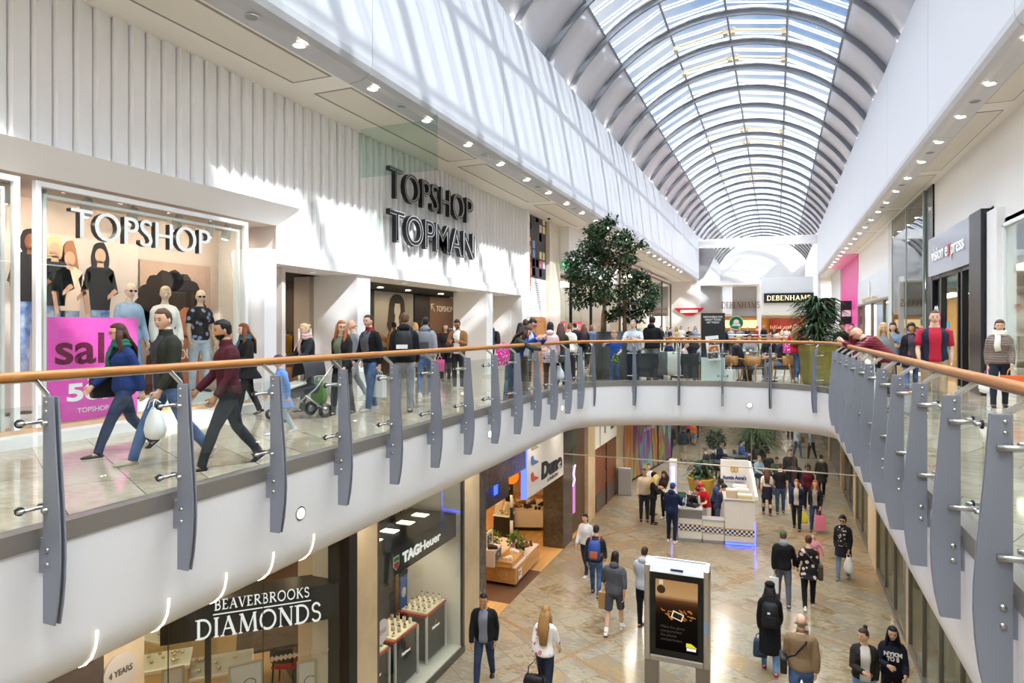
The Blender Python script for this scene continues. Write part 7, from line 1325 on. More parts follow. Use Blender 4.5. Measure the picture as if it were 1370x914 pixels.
mb = MB(); mb.loft([[(-.2, -.28, .42), (.2, -.28, .42), (.2, .18, .36), (-.2, .18, .36)], [(-.22, -.32, .55), (.22, -.32, .55), (.22, .2, .5), (-.22, .2, .5)]]); mb.build('seat', mat('2e2f34', .7), t, False, .02); mb = MB(); mb.loft([[(.22*math.cos(R(a_)), -.30+.30*math.sin(R(e))*1.0, .62+.38*math.sin(R(a_))*.9+.1*math.cos(R(e))) for a_ in range(0, 181, 18)] for e in (-20, 10, 40, 70)], cap=False, close=False); mb.build('hood', mat('303136', .7), t, True)
MB().box((0, .1, .56), (.36, .36, .05), m=Matrix.Rotation(R(-14), 3, 'X')).build('cover', mat('d9d5cc', .8), t, False, .02)
for sx in (-1, 1): MB().limb([(sx*.24, -.62, 1.0), (sx*.24, -.2, .5), (sx*.22, .35, .12)], [.014]*3, 8).build('frame_tube', STEEL, t, True); MB().limb([(sx*.24, .0, .4), (sx*.26, -.38, .12)], [.014]*2, 8).build('frame_tube', STEEL, t, True)
MB().cyl((-.24, -.62, 1.0), (.24, -.62, 1.0), .016, 8).build('push_handle', BLACK, t, True)
for sx in (-1, 1):
    for y, r in ((.36, .085), (-.38, .12)): w_ = MB().limb([(sx*.23-.02, y, r), (sx*.23+.02, y, r)], [r, r], 18).build('wheel', BLACK, t, True); MB().limb([(sx*.23-.024, y, r), (sx*.23+.024, y, r)], [r*.5, r*.5], 12).build('wheel_hub', STEEL, w_, True)
o, a = person('ginger-haired woman in a black cardigan carrying plastic bags', U(458, 555), 'U', 178, 1.66, pose('walk2', .5, hy=-50), 'f', 'pale', ('222226',), BLK, '1d1c1d', ('long', 'a8663a'), 1, garment='jacket', under=('6d7560',), glasses='clear')
carrier_bag('white plastic bag held by the ginger-haired woman', a['hR'], 178, 'f0f2f4', .26, .3, .14, soft=1); q = a['hR']; carrier_bag('green plastic bag held by the ginger-haired woman', (q.x-.22, q.y-.14, q.z-.02), 160, '5f9a3a', .28, .4, .16, soft=1, handles='5f9a3a')
person('balding man in pale grey walking behind the leather jacket man', U(474, 534), 'U', -150, 1.74, pose('walk', .9), 'm', 'fair', ('8d93a0',), ('8a8d92',), 'd8d8d8', ('bald', '9a8a7a'), 0, garment='shirt')
o, a = person('man in a black leather jacket with red lining and a printed tee', U(496, 549), 'U', -165, 1.78, pose('walk', .55, hy=-12), 'm', 'fair', ('1b1c1f',), JEAN, 'c9c5c2', ('crop', '2a2220'), 1, garment='jacket', under=('5c5f66', '2a2b30', 'floral', 12), collar=('8c2a30',), wide=1)
carrier_bag('white striped carrier bag held by the leather jacket man', a['hL'], -165, 'e6ebee', .3, .4, .1)
o, a = person('young man in a black hooded top and light jeans seen from behind', U(541, 552), 'U', -28, 1.80, pose('walk', .4), 'm', 'fair', ('1c1d22',), ('6d7178', '8f949c', 'fade'), '232326', ('short', '5f4632'), 0, garment='hoodie', hood=1, sole='f2f2f2'); backpack('black backpack with white lettering on the black-hooded young man', a, '17181c', pocket='1d1e24', patch=(.19, .07, -.02, -.06))
o, a = person('man in a grey hooded top and jeans walking away with a grey backpack', U(569, 530), 'U', -25, 1.78, pose('walk2', .5), 'm', 'fair', ('8d9096',), JEAN, 'c5c8cc', ('short', '1d1c20'), 0, garment='hoodie', hood=1, sole='f2f2f2'); backpack('grey and black backpack on the grey-hooded man', a, '6d7178', '3a3c42')
person('fair-haired woman in cream between the two backpack men', U(558, 517), 'U', -40, 1.70, pose('walk', .4), 'f', 'pale', ('d8c8ba',), BLK, '222', ('bob', 'b08a58'), 0, garment='sweater') if False else None
person('fair-haired woman in cream between the two backpack men', U(556, 512), 'U', -40, 1.68, pose('walk', .4), 'f', 'pale', ('d8c8ba',), BLK, '222222', ('bob', 'b08a58'), 0, garment='sweater')
o, a = person('curly brown-haired woman in a dark coat beside the bearded man on his phone', U(596, 510), 'U', 150, 1.66, pose('stand'), 'f', 'fair', ('2e2b2e',), BLK, '2a2a2c', ('long', '5a3a28'), 0, garment='jacket'); carrier_bag('pink paper carrier bag held by the curly-haired woman', a['hR'], 150, 'd85a9a', .28, .34, .1)
o, a = person('bearded man in a tan jacket looking down at his phone', U(613, 520), 'U', 170, 1.76, pose('phone'), 'm', 'tan', ('86603a',), ('25262b',), '9c9a98', ('short', '1c1716'), 1, garment='jacket', under=('e4e2e4',), beard='1c1716', glasses='clear')
p = a['hL'].lerp(a['hR'], .5); o = MB().box((0, 0, 0), (.075, .012, .15), m=Matrix.Rotation(R(-40), 3, 'X')).build('phone', mat('16171a', .2), None, False, .004); o.location = p; o.rotation_euler.z = -R(170); tag(o, 'dark phone in the hands of the bearded man in tan', 'phone')
o, a = person('older man in a blue jacket with a hand at his chin by the white pier', U(657, 498), 'U', -140, 1.74, pose('chin'), 'm', 'fair', ('36506e',), ('26334e',), '2a2724', ('bald', 'b0a69a'), 0, garment='jacket', hood=1); backpack('dark backpack on the older man in the blue jacket', a, '2e3028', '6a6a38')
person('shop worker in a mustard jacket deep inside the store', (-11.4, on_x(528, 440, -11.4).y), 'U', -60, 1.72, pose('stand'), 'm', 'brown', ('9a7634',), BLK, '222222', ('short', '1a1615'), 0)
# at the left railing near the bend
q = at_d(700, 13.0); o, a = person('long-haired woman in an olive top leaning over the left railing with her arms out', (-5.07, q.y+.25), 'U', 72, 1.66, pose('rail', lean=30, hp=16, aR=62, bR=14, eR=18, iR=6, aL=58, bL=10, eL=24, hy=10), 'f', 'fair', ('3f4438',), ('3a5270', '54708f', 'fade'), '23201f', ('long', '3f2a22'), 1, garment='sweater')
carrier_bag('pink shopping bag with white dots hanging by the woman leaning on the left railing', (-5.02, q.y-.25, 1.24), 90, 'e0389a', .50, .42, .1, 'fbeaf3', 'dots', 'e0389a', drop=.04)
q = at_d(722, 13.6); person('man in a bright blue jacket and glasses bending towards the left railing', (-5.15, q.y+.4), 'U', 105, 1.80, pose('rail', lean=20, hp=26, aL=40, eL=84, aR=40, eR=84), 'm', 'fair', ('24479a',), ('6d6558',), '2a2624', ('short', '2a2220'), 1, garment='jacket', under=('e6e6e8',), glasses='clear')
q = at_d(697, 15.0); person('black-haired woman in a blue and pink patterned jacket standing by the white pier', (q.x, q.y), 'U', -30, 1.64, pose('stand'), 'f', 'tan', ('5a7ba8', 'a86f8f', 'floral', 26), DJEAN, '222222', ('long', '171418'), 0)
q = at_d(703, 17.4); person('short-haired man in navy half hidden near the wooden doors', (q.x, q.y), 'U', -20, 1.76, pose('stand'), 'm', 'fair', ('26304a',), CHAR, '222222', ('short', '4a3628'), 0)
q = at_d(736, 15.4); o, a = person('dark-haired woman in a pale pink coat seen from behind', (q.x, q.y), 'U', -10, 1.66, pose('stand'), 'f', 'fair', ('dcc0c2',), ('6a5448',), '2a2422', ('bob', '1b1719'), 0, garment='coat', hem=.74, hood=1)
carrier_bag('white plastic bag hanging from the hand of the woman in the pink coat', a['hR'], -10, 'e9ebee', .3, .36, .14, soft=1)
q = at_d(750, 16.6); person('woman with very long brown hair in a dark olive coat seen from behind', (q.x, q.y), 'U', -15, 1.66, pose('walk', .5), 'f', 'fair', ('35352b',), BLK, '222222', ('long', '4a3222'), 0, garment='coat', hem=.7, hairlen=.46)
q = at_d(762, 18.6); person('light-haired woman in a cream cardigan walking towards the tree', (q.x, q.y), 'U', -10, 1.68, pose('walk2', .5), 'f', 'fair', ('e8e2d8',), CHAR, '333333', ('short', '8a6a4a'), 0)
o, a = person('woman with long auburn hair and a dark backpack walking away near the planter', U(781, 494), 'U', -8, 1.68, pose('walk', .5), 'f', 'fair', ('26262b',), BLK, '2a2220', ('long', '6a4028'), 0, boots=1); backpack('black and maroon backpack on the auburn-haired woman', a, '201d22', '5a2434')
person('person in a denim jacket walking away beside the planter', U(791, 491), 'U', -5, 1.66, pose('walk2', .5), 'f', 'fair', ('4a6a98', '6a8ab5', 'fade'), BLK, '2a2220', ('bob', '7a6048'), 0)
q = at_d(770, 24); person('dark-coated shopper looking into the red sale window', (q.x, q.y), 'U', -60, 1.72, pose('stand'), 'm', 'fair', ('23242a',), CHAR, '222222', ('short', '3a2c22'), 0, garment='coat')
# along the curved railing
o, a = person('boy in a royal blue tee leaning on the curved railing with a comic', (at_d(822, 17.45).x, at_d(822, 17.45).y), 'U', 178, 1.44, pose('stand', aR=66, bR=30, eR=58, iR=50, aL=8, eL=50, iL=26, hp=22, hL=10, kL=10, hy=-10), 'm', 'pale', ('2350a8',), JEAN, '1f2a3c', ('short', 'a07a50'), 1, garment='tshirt', child=1)
p = a['hL']; o = MB().b(-.1, .1, -.008, .008, -.12, .12).build('comic_book', cloth('3f7a5a', 'd8c04a', 'floral', 18), None, False, .002); o.location = (p.x+.02, p.y-.03, p.z-.05); o.rotation_euler = (R(20), R(25), 0); tag(o, 'green and yellow comic held by the boy in blue', 'book')
person('grey-haired man in a pale blue polo and red shoes leaning on the curved railing', (at_d(848, 17.75).x, at_d(848, 17.75).y), 'U', 176, 1.76, pose('rail', lean=14, aL=44, eL=66, iL=50, aR=44, eR=66, iR=50, hp=-4), 'm', 'fair', ('b9c4cf',), ('2b3348',), '9c2430', ('short', '8f9296'), 1, garment='tshirt', under=('c4cdd6',), collar=('b9c4cf',), build=1.1)
person('tall man in a black hooded top with his back turned behind the dark screen', (at_d(872, 18.9).x, at_d(872, 18.9).y), 'U', 10, 1.86, pose('arms'), 'm', 'tan', ('1b1b1e',), ('8d9096', '6d7076', 'fade'), '222222', ('short', '19161a'), 0, garment='hoodie', hood=1, build=1.08)
person('girl in a red jacket and jeans walking past the olive planter', U(1064, 511), 'U', 15, 1.66, pose('walk', .8), 'f', 'pale', ('c3233a',), JEAN, 'e9e6e2', ('long', 'b8895a'), 0, garment='jacket', sole='f4f4f4', hairlen=.38)
q = at_d(1064, 17.6); carrier_bag('small pink polka-dot bag carried by the girl in red', (q.x-.22, q.y-.05, 1.16), 60, 'e0389a', .26, .26, .08, 'fbeaf3', 'dots', 'e0389a', drop=.06)
def sit(label, u, d, head, h, sex, skin, top, legs, hair, seat=.45, **k): q = at_d(u, d); return person(label, (q.x, q.y), 'U', head, h, pose('sit', seat=seat, hp=12, **k.pop('ps', {})), sex, skin, top, legs, k.pop('shoe', '2a2624'), hair, k.pop('near', 0), **k)
sit('seated dark-haired woman in black behind the left dark screen', 868, 19.5, 130, 1.66, 'f', 'fair', BLK, BLK, ('long', '2a1c18')); sit('seated boy in navy behind the pale coat', 893, 19.4, 110, 1.5, 'm', 'fair', NAVY, CHAR, ('bob', '9a6a3a'), child=1)
sit('small girl in pale pink sitting at the cafe', 914, 18.9, 100, 1.15, 'f', 'pale', ('e2c3c8',), ('c9b8c0',), ('bun', '8a6038'), .5, child=1); sit('man in a dark padded coat sitting at the cafe beside the blond boy', 925, 19.6, 175, 1.78, 'm', 'fair', ('24272e',), CHAR, ('short', '3a3432'), garment='puffer'); sit('blond little boy in grey sitting at the right dark screen', 935, 18.4, 95, 1.15, 'm', 'pale', ('aab2b8',), JEAN, ('short', 'c9a468'), .5, child=1, shoe='e9e9ee')
sit('woman in a black waistcoat and grey cap sitting on a wooden cafe chair', 983, 17.95, 60, 1.66, 'f', 'fair', ('25262b',), BLK, ('bob', 'b59a6a'), cap='a8a498', under=('a9a79f',)); sit('balding man in a dark shirt and jeans sitting at the right of the cafe', 1047, 17.9, -80, 1.76, 'm', 'fair', ('2f2b3c',), ('5a7090', '7b93b0', 'fade'), ('bald', 'b5aaa0'), garment='tshirt'); sit('person in black sitting beyond the cafe tables', 1030, 20.4, 190, 1.7, 'm', 'fair', BLK, CHAR, ('short', '8a8078')); sit('woman in grey sitting farther back at the cafe', 1003, 22.3, 180, 1.66, 'f', 'fair', ('8f8d92',), CHAR, ('bob', '6a4a34')); sit('person in a dark top sitting near the black cafe board', 967, 21.2, 150, 1.68, 'f', 'fair', ('3a3740',), CHAR, ('short', '7a5a3a'))
q = at_d(965, 20.0); person('woman with long ombre hair in black standing beside the black cafe board', (q.x, q.y), 'U', 20, 1.70, pose('stand'), 'f', 'fair', ('1c1c20',), BLK, '222222', ('long', '8a6440'), 0)
# ================================================================ upper right walkway
person('bald man in a burgundy quilted jacket leaning on the right railing', (1.92, at_d(1160, 12.2).y), 'U', -82, 1.76, pose('rail', lean=46, hp=20, aL=60, eL=70, iL=20, aR=72, eR=96, iR=24, hL=12, kL=6, hR=-8), 'm', 'fair', ('6a1626', None, 'quilt', 6.5), ('9a8f80',), '3a342e', ('none', '8a8078'), 1, garment='puffer', glasses='clear', build=1.12)
o, a = person('blonde woman in a grey top walking along the right walkway', (at_d(1182, 14.6).x, at_d(1182, 14.6).y), 'U', 188, 1.66, pose('walk', .6), 'f', 'fair', ('84858a',), BLK, '26262a', ('long', 'cfae74'), 1, garment='sweater')
o, a = person('dark-haired woman in pale blue behind the blonde woman', (at_d(1195, 16.2).x, at_d(1195, 16.2).y), 'U', 195, 1.66, pose('arms'), 'f', 'fair', ('8296b0',), DJEAN, '26262a', ('bob', '2a2020'), 0, garment='tshirt'); satchel('dark shoulder bag of the woman in pale blue', a, 'L', '3a2c26', .3, .24)
o, a = person('curly dark-haired woman in a black coat near the tall glass bay', (at_d(1219, 15.8).x, at_d(1219, 15.8).y), 'U', 185, 1.66, pose('walk2', .7), 'f', 'tan', ('1e1d22',), JEAN, 'a8243a', ('curly', '3a2018'), 0, garment='coat', hem=.62, under=('4a4450', '8a4a58', 'floral', 14)); carrier_bag('tan paper bag held by the curly-haired woman in black', a['hR'], 185, 'c9a878', .26, .3, .1)
o, a = person('heavy man in a navy waistcoat, red tee and beige trousers facing the camera', (at_d(1250, 11.7).x, at_d(1250, 11.7).y), 'U', 186, 1.84, pose('walk', .4, hp=0, eL=30), 'm', 'fair', ('20283c',), ('a8977c',), '3a342e', ('crop', '4a3c32'), 1, garment='vest', sleeve='none', under=('b3263e',), sleeves2=('b3263e',), build=1.16)
o, a = person('woman in a quilted taupe jacket and cream scarf carrying bags by the right railing', U(1337, 545), 'U', 190, 1.68, pose('walk2', .4), 'f', 'fair', ('7c6e66', None, 'quilt', 7), ('2b303c',), '201d1c', ('bob', '5a3826'), 1, garment='puffer', scarf=('ece7de',), lips='9c5a50')
carrier_bag('white plastic bag held by the woman in the cream scarf', (a['hR'].x, a['hR'].y, a['hR'].z), 190, 'e9ebee', .3, .36, .14, soft=1, handles='e0389a'); carrier_bag('orange shopping bag with yellow handles held by the woman in the cream scarf', a['hL'], 190, 'd8622a', .36, .3, .14, handles='e9a832', drop=.14)
q = at_d(1128, 18.4); person('dark-haired man in black standing beside the palm', (q.x, q.y), 'U', 200, 1.72, pose('phone'), 'm', 'fair', BLK, CHAR, '222222', ('short', '1d1a1a'), 0); q = at_d(1140, 22); person('person in a dark jacket farther along the right walkway', (q.x, q.y), 'U', 190, 1.7, pose('walk', .6), 'm', 'fair', ('2a2b30',), CHAR, '222222', ('short', '3a2a22'), 0)
# far upper plaza
rnd = random.Random(31); FT = [('dark', '26272d'), ('white', 'e8e6e2'), ('grey', '8a8c92'), ('navy', '25304a'), ('black', '1b1b1e'), ('red', 'a82a34'), ('beige', 'cbb89a'), ('pale blue', '9ab0c8')]
for i, (u, d) in enumerate(((884, 42), (896, 40), (905, 44), (911, 46), (922, 43), (930, 47), (893, 52), (1012, 46), (1022, 50), (1000, 52), (1046, 45), (1053, 46), (1060, 52), (978, 50), (990, 44), (868, 38), (1070, 55), (1036, 56))):
    n_, c_ = FT[(i*3) % 8]; q = at_d(u, d); person('distant shopper in a %s top beyond the second void, %s from the left' % (n_, ORD[sorted([884, 896, 905, 911, 922, 930, 893, 1012, 1022, 1000, 1046, 1053, 1060, 978, 990, 868, 1070, 1036]).index(u)]), (q.x, q.y), 'U', rnd.choice((170, 190, 10, 90, -90)), 1.6+.2*rnd.random(), pose('walk', .6), 'fm'[i % 2], 'fair', (c_,), CHAR, '2a2624', (('bob', 'short', 'long')[i % 3], ('3a2a20', '6a4a30', '8a6a48')[i % 3]), 0, group='distant shoppers')
# ================================================================ lower mall
o, a = person('young man in a black blazer and grey jumper walking past the watch shop', Lw(648, 916), 'L', 165, 1.74, pose('walk2', .9, aL=-14, aR=12), 'm', 'tan', ('1c1c20',), ('28364f', '3a4a68', 'fade'), '1f1c1b', ('short', '17151a'), 1, garment='jacket', under=('7c8290',), hem=.80)
o, a = person('woman in a white floral blouse with long fair-brown hair walking away', Lw(729, 938), 'L', -4, 1.68, pose('walk', .8, bR=14), 'f', 'fair', ('eceae8', 'c97a8a', 'floral', 9), ('262c40',), '3a2a28', ('long', 'a88050'), 0, garment='shirt', hairlen=.4); hand_bag('black handbag hanging from the hand of the woman in the floral blouse', a['hL'], -4, '1a1a1d', .4, .3, .14, .24)
person('dark-haired woman in a white top and jeans walking by the granite pier', Lw(784, 768), 'L', -170, 1.64, pose('walk', .7), 'f', 'fair', ('e6e6e8',), DJEAN, 'e2e2e2', ('pony', '241b1a'), 0, garment='sweater')
o, a = person('person in a dark padded coat and jeans with a blue backpack seen from behind', Lw(797, 797), 'L', -5, 1.72, pose('walk', .6), 'm', 'fair', ('22252e', None, 'quilt', 8), JEAN, '3a3a3c', ('short', '2a221e'), 0, garment='puffer'); backpack('blue backpack with orange straps on the person in the padded coat', a, '2f4f9a', 'b5603f', 'b5603f')
o, a = person('person in a charcoal hooded tee and shorts walking away with a paper bag', Lw(822, 846), 'L', 2, 1.74, pose('walk2', .7, bL=16), 'm', 'fair', ('55585e',), ('4a4e58',), 'efefef', ('bob', '2b211e'), 0, garment='hoodie', sleeve='half', leglen='shorts', hood=1, build=1.1); carrier_bag('brown paper carrier bag held by the person in shorts', a['hL'], 2, 'b88f58', .3, .36, .14, handles='b88f58')
person('man in a pale grey hooded top standing behind the advert screen', Lw(861, 842), 'L', 10, 1.78, pose('walk', .3, aL=30, eL=60), 'm', 'fair', ('b9bec8',), ('1f232c',), '2a2b2e', ('crop', '3f3028'), 0, garment='hoodie', hood=1)
o, a = person('man in a beige jumper beside the recycling bin', Lw(862, 697), 'L', 165, 1.80, pose('stand'), 'm', 'tan', ('cdbfae',), ('2b303a',), '2a2522', ('crop', '241d1a'), 0, garment='sweater'); o, a = person('blonde woman in a black leather jacket and heels in the group by the bin', Lw(874, 701), 'L', 75, 1.66, pose('phone'), 'f', 'pale', BLK, BLK, '1b1a1b', ('long', 'dcc07a'), 0, garment='jacket', boots=1); person('woman with long dark brown hair in a brown jacket in the group by the bin', Lw(890, 694), 'L', -160, 1.68, pose('phone'), 'f', 'fair', ('382b26',), ('222630',), 'dddddd', ('long', '3a2620'), 0)
person('man in a navy hooded top and blue cap ordering at the kiosk', Lw(899, 725), 'L', 18, 1.80, pose('stand', aR=30, eR=50, bR=6), 'm', 'fair', ('1d2c50',), ('23304c',), 'f0f0f0', ('short', '4a3628'), 0, garment='hoodie', cap='24468f', hood=1, sole='f4f4f4', build=1.08); person('woman in a white top behind the group by the bin', Lw(868, 681), 'L', 170, 1.66, pose('stand'), 'f', 'fair', ('e6e4e4',), CHAR, '222222', ('bun', '6a4a32'), 0, garment='sweater'); person('dark curly-haired person half hidden behind the beige-jumper man', Lw(873, 689), 'L', 90, 1.5, pose('stand'), 'f', 'brown', BLK, BLK, '222222', ('curly', '1d1718'), 0)
# kiosk staff
k_ = kx(a1+.16, .85); person('kiosk worker in a red shirt and red cap serving at the till', k_[:2], 'L', 225, 1.70, pose('work'), 'm', 'fair', ('b8232c',), ('e6e2dc',), '222222', ('short', '231a18'), 0, garment='tshirt', cap='b8232c'); k_ = kx(a1+.1, 1.55); person('kiosk worker in navy with a green and red cap', k_[:2], 'L', 250, 1.74, pose('work'), 'm', 'fair', ('2b3552',), ('8d909a',), '222222', ('short', '3a2a22'), 0, garment='tshirt', cap='1f5a44', visor='b8232c'); k_ = kx(a2-.14, 1.05); person('kiosk worker with a dark ponytail in navy and a pale apron', k_[:2], 'L', 80, 1.62, pose('work'), 'f', 'tan', ('323c5a',), ('5a6280',), '222222', ('bun', '1d1818'), 0, garment='tshirt', under=('c9c5bd',)); k_ = kx(a2-.2, 1.72); person('kiosk worker in a black and cream cap at the back of the kiosk', k_[:2], 'L', 100, 1.66, pose('work'), 'm', 'dark', ('3a4a78',), BLK, '222222', ('short', '1a1616'), 0, garment='tshirt', cap='26262a')
# around the kiosk
o, a = person('woman in a white top and short black skirt walking away with a dark bag', Lw(1026, 689), 'L', -6, 1.66, pose('walk', .5), 'f', 'fair', ('e2dfe0',), ('1f2030',), '5a1f28', ('long', '5a3626'), 0, garment='tshirt', skirt=1, tights=('3a2f30',)); satchel('slate shoulder bag on the woman in the black skirt', a, 'R', '3f4756', .3, .3); person('man in a black tee and jeans walking beside the woman in the skirt', Lw(1044, 687), 'L', -4, 1.78, pose('walk2', .5), 'm', 'fair', BLK, ('2f4668', '48628a', 'fade'), '2b2b2e', ('crop', '4a3426'), 0, garment='tshirt', sole='f0f0f0')
person('man in a black jacket walking towards the kiosk behind the others', Lw(1057, 661), 'L', 172, 1.80, pose('walk', .6), 'm', 'fair', ('1b1b1e',), BLK, '222222', ('short', '1c1718'), 0, build=1.1); person('dark-skinned man in a black jacket and plum jumper', Lw(1062, 678), 'L', 175, 1.80, pose('walk2', .6), 'm', 'dark', ('1d1d20',), DJEAN, '222222', ('crop', '141214'), 0, under=('4f3a44',), build=1.1); person('girl with big curly hair in a maroon sweatshirt', Lw(1081, 682), 'L', 185, 1.64, pose('walk', .5), 'f', 'brown', ('54182c',), ('22242c',), '2a2a2c', ('afro', '2a1a16'), 0, garment='sweater')
person('woman in a dark green parka with a pale hood walking away', Lw(1099, 666), 'L', -5, 1.68, pose('walk2', .6), 'f', 'fair', ('2c2b24',), BLK, '222222', ('bun', '2a1c18'), 0, garment='coat', hem=.66, hood=('b5a58c',))
o, a = person('older woman in a navy fleece and dark trousers', Lw(1066, 708), 'L', 188, 1.64, pose('walk', .6), 'f', 'fair', ('1f2a44',), ('20242e',), '222222', ('bob', '7a5a3e'), 1, garment='jacket', under=('b8b4b2',)); carrier_bag('yellow and green plastic bag between the two older women', a['hL'], 188, 'e0d84a', .34, .4, .14, soft=1); o, a = person('woman with auburn fringe in a black jacket and grey tee', Lw(1091, 710), 'L', 190, 1.66, pose('walk2', .6), 'f', 'fair', ('1e1e22',), ('2a3a5a', '3c4f74', 'fade'), '5a3a2a', ('long', '8a4a2c'), 1, garment='jacket', under=('a09a9a', '6a6468', 'floral', 14)); carrier_bag('pink tote bag held by the auburn woman', a['hL'], 190, 'd87a9a', .3, .46, .1, handles='d87a9a', drop=.2)
o, a = person('man in a green cap and black jacket walking away holding hands', Lw(1048, 810), 'L', -3, 1.76, pose('walk', .6, bR=16), 'm', 'fair', ('1a1a1d',), ('5f636e',), '2a2d3a', ('short', '5a4432'), 0, garment='jacket', cap='4f5a44', hood=('8a8f9a',)); carrier_bag('white paper bag held by the man in the green cap', a['hL'], -3, 'e6e6e6', .2, .36, .1); o, a = person('woman in a black floral top and leggings walking away holding hands', Lw(1082, 814), 'L', -4, 1.70, pose('walk2', .6, bL=16), 'f', 'fair', ('1f1d20', 'd8c0b8', 'floral', 8), BLK, 'f0f0f0', ('bun', '5a3a28'), 0, garment='tshirt', sleeve='long', hem=.78); satchel('brown shoulder bag on the woman in the floral top', a, 'R', '4a3a2c', .36, .36)
person('little girl in a pink top and red skirt beside the floral-top woman', Lw(1090, 770), 'L', -160, 1.12, pose('walk', .6, bL=30), 'f', 'pale', ('eaa0b8',), ('e2354a',), 'd8a8b8', ('bun', 'a87a50'), 0, garment='tshirt', sleeve='long', skirt=1, child=1)
o, a = person('woman in sunglasses and a long dark cardigan over a patterned top', Lw(1128, 775), 'L', 195, 1.68, pose('walk2', .5), 'f', 'fair', ('24242a',), ('8fa3b8', '6f88a4', 'fade'), '5a6a5c', ('curly', '2a1a18'), 1, garment='coat', hem=.66, under=('2a2a2e', 'd9d6d0', 'floral', 16), glasses='sun', wide=1); carrier_bag('white plastic bag held by the woman in sunglasses', a['hL'], 195, 'e6e8ea', .22, .4, .12, soft=1)
o, a = person('woman in a long black coat and black beret walking away', Lw(1030, 899), 'L', -2, 1.70, pose('walk', .5), 'f', 'fair', ('191a1d',), ('5a86b8', '7aa2cc', 'fade'), 'a8242c', ('long', '1f191c'), 0, garment='coat', hem=.42, hairlen=.16, hood=1, beret='17181c'); backpack('black backpack with a white label on the woman in the long coat', a, '141517', pocket='17181b', patch=(.05, .03, -.03, .06)); hand_bag('navy tote in the hand of the woman in the long coat', a['hL'], -2, '2b3f58', .26, .34, .1, .12, 'tote_bag')
MB()
o, a = person('balding man in a tan jacket with a black bag strap across his back', Lw(1072, 965), 'L', -2, 1.76, pose('walk2', .5), 'm', 'fair', ('8a7458',), JEAN, '3a2d24', ('bald', '5a4434'), 0, garment='jacket', build=1.1, collar=('8a7458',)); satchel('black messenger bag on the tan-jacketed man', a, 'L', '1c1b1d', .34, .28)
person('woman with a topknot in a brown leather jacket looking aside, bottom right', Lw(1156, 974), 'L', 178, 1.66, pose('walk', .5, hy=48, aR=20, eR=70, iR=40), 'f', 'fair', ('2f2a28',), ('6a93c4', '88aed6', 'fade'), '222222', ('topbun', '3a2c26'), 1, garment='jacket', under=('d8d4d0',)); person('girl with long black hair in a navy lettered hooded top, bottom right', Lw(1194, 968), 'L', 186, 1.64, pose('walk2', .5, aR=24, eR=78, iR=34, aL=14, eL=60), 'f', 'fair', ('1a1d2c',), BLK, '222222', ('long', '151217'), 1, garment='hoodie', hood=1, hairlen=.4, print=(('NYKM', .26), ('TO 8', .18)))
# lower seating and far walkers
def sitl(label, u, v, head, h, sex, top, hair, **k): p = on_z(u, v, LOW); return person(label, (p.x, p.y), 'L', head, h, pose('sit', seat=.45), sex, k.pop('skin', 'fair'), top, k.pop('legs', CHAR), '222222', hair, 0, **k)
sitl('older bearded man in a dark jacket sitting at the lower tables', 946, 641, -90, 1.76, 'm', ('2b2c30',), ('short', '6a625c'), legs=JEAN, beard='8a847c'); sitl('dark-haired person in navy sitting with back turned at the lower tables', 962, 630, 80, 1.74, 'm', ('22304a',), ('short', '1a1618')); sitl('woman in blue sitting at the lower tables', 990, 627, 100, 1.68, 'f', ('3a5a98',), ('pony', '1c181a')); sitl('person in a black coat with a white collar sitting behind the kiosk', 971, 672, -170, 1.7, 'm', BLK, ('short', '201a1a'), collar=('d8d8d8',)); sitl('person in black with a dark beanie sitting right of the kiosk sign', 1027, 646, 170, 1.7, 'm', BLK, ('beanie', '1b1b1e')); sitl('person in a camouflage jacket and beanie sitting right of the kiosk sign', 1040, 655, 185, 1.7, 'm', ('3a3f30', '5a5f48', 'fade'), ('beanie', '1f1e20')); sitl('person with a ginger ponytail sitting behind the kiosk sign', 1014, 652, 150, 1.64, 'f', ('9ab0c0',), ('bun', 'a86a34'))
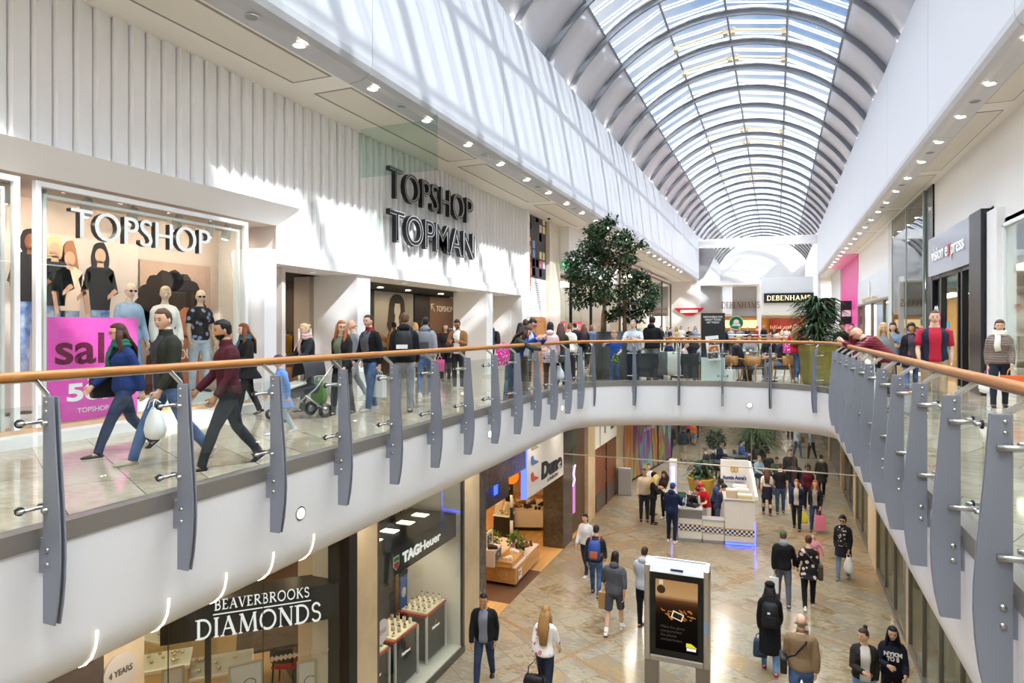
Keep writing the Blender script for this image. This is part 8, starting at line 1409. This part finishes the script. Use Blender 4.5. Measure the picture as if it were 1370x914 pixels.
for i, (u, v, hd, h, sx, top, legs, hr, kw, lb) in enumerate((
 (914, 619, 0, 1.76, 'm', ('2c3440',), ('a89c88',), ('short', '3a2c24'), dict(leglen='shorts', hood=1, garment='hoodie'), 'man in a dark hooded jacket and beige shorts walking off down the lower mall'), (922, 594, 0, 1.7, 'f', ('c03a78',), ('26262c',), ('long', '3a2a22'), {}, 'person in a pink top far down the lower mall'), (928, 596, 0, 1.3, 'm', ('d8762c',), ('7a90b8',), ('short', '5a4030'), dict(leglen='shorts', child=1), 'child in orange far down the lower mall'), (896, 612, 5, 1.76, 'm', BLK, DJEAN, ('short', '2a2220'), {}, 'person in black beside the end of the hoarding'), (932, 588, 0, 1.7, 'f', ('3f3a44',), CHAR, ('bob', '3a2a22'), {}, 'person in dark grey carrying a bag far down the lower mall'), (1000, 612, 20, 1.8, 'm', ('5a626e',), ('2a3448',), ('short', '3a302a'), {}, 'man in a grey jacket standing beside the palm in the lower mall'), (1034, 591, 0, 1.7, 'm', ('2a2638',), ('2a2c3c',), ('short', '2a2220'), {}, 'person in dark violet far down the lower mall'), (1057, 589, 0, 1.74, 'm', BLK, BLK, ('short', '2a2220'), {}, 'person in black trousers far down the lower mall'), (1067, 612, 140, 1.66, 'f', ('c9ccd0',), JEAN, ('long', '5a3a28'), {}, 'woman in a white tee and jeans with a brown bag far along the right'), (1086, 614, -60, 1.7, 'f', ('b9bcc2',), BLK, ('pony', '6a4a30'), {}, 'woman in a grey top and black trousers bending beside the white-tee woman'))):
    o, a = person(lb, Lw(u, v), 'L', hd, h, pose('walk', .5), sx, 'fair', top, legs, '333333', hr, 0, **kw)
    if i == 8: satchel('tan shoulder bag on the woman in the white tee', a, 'L', '8a5a34', .36, .32)
p = on_z(708, 722, LOW); person('shop assistant in a black top and pale skirt hurrying through the shoe shop', (p.x-.9, p.y+.5), LOW+.02, 40, 1.66, pose('walk', 1.0), 'f', 'fair', ('25211f',), ('d8cdbb',), '3a2a24', ('long', '5a3a26'), 0, skirt=1, garment='tshirt')
# small yellow-brown odds and ends on the walkway
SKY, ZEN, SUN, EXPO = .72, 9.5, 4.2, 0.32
# ================================================================ daylight, camera
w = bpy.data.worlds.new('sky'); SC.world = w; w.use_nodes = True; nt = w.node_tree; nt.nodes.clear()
def wn(t, **k):
    n = nt.nodes.new('ShaderNode'+t)
    for a, b in k.items(): setattr(n, a, b)
    return n
out = wn('OutputWorld'); bg = wn('Background'); tc = wn('TexCoord'); no = wn('TexNoise'); no.inputs['Scale'].default_value = 2.2; no.inputs['Detail'].default_value = 6; no.inputs['Roughness'].default_value = .6
mp = wn('Mapping'); mp.inputs['Location'].default_value = (.55, .2, 0); nt.links.new(tc.outputs['Generated'], mp.inputs['Vector'])
rm = wn('ValToRGB'); e = rm.color_ramp.elements; e[0].position = .42; e[0].color = lin('92b9ea'); e[1].position = .62; e[1].color = (1.0, 1.0, 1.0, 1); nt.links.new(mp.outputs['Vector'], no.inputs['Vector']); nt.links.new(no.outputs['Fac'], rm.inputs['Fac'])
sx = wn('SeparateXYZ'); nt.links.new(tc.outputs['Generated'], sx.inputs['Vector'])     # sky overhead, out of view, made brighter to light the interior
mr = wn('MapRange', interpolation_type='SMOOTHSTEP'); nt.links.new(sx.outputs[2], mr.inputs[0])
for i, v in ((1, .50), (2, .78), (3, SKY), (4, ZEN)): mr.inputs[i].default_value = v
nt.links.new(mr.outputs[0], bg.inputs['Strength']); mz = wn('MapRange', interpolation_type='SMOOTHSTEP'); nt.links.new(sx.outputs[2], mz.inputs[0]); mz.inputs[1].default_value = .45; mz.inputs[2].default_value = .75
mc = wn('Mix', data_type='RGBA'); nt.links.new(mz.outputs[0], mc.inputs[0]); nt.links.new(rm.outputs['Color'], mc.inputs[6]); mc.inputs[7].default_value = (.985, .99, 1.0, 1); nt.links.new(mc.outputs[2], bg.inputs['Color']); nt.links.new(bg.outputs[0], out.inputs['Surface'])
sl = bpy.data.lights.new('sun', 'SUN'); sl.energy = SUN; sl.angle = R(.9); sl.color = (1, .97, .92); so = bpy.data.objects.new('sun', sl); COL.objects.link(so)
so.rotation_euler = Vector((-1, .72, -.90)).to_track_quat('-Z', 'Y').to_euler()
cd = bpy.data.cameras.new('camera'); cam = bpy.data.objects.new('camera', cd); COL.objects.link(cam); cam.location = (0, 0, EYE); cam.rotation_euler = (R(90), 0, YAW)
cd.sensor_width = 36; cd.lens = FPX/1370*36; cd.shift_y = -17/1370; cd.clip_start = .05; cd.clip_end = 300; SC.camera = cam
SC.view_settings.view_transform = 'Standard'; SC.view_settings.look = 'None'; SC.view_settings.exposure = EXPO; SC.view_settings.gamma = 1; SC.view_settings.use_curve_mapping = False
cy = SC.cycles; cy.use_denoising = True; cy.max_bounces = 10; cy.diffuse_bounces = 5; cy.glossy_bounces = 4; cy.transmission_bounces = 6; cy.transparent_max_bounces = 24; cy.sample_clamp_indirect = 6; cy.caustics_reflective = False; cy.caustics_refractive = False; cy.use_adaptive_sampling = True; cy.adaptive_threshold = .015
try: cy.denoiser = 'OPENIMAGEDENOISE'
except Exception: pass
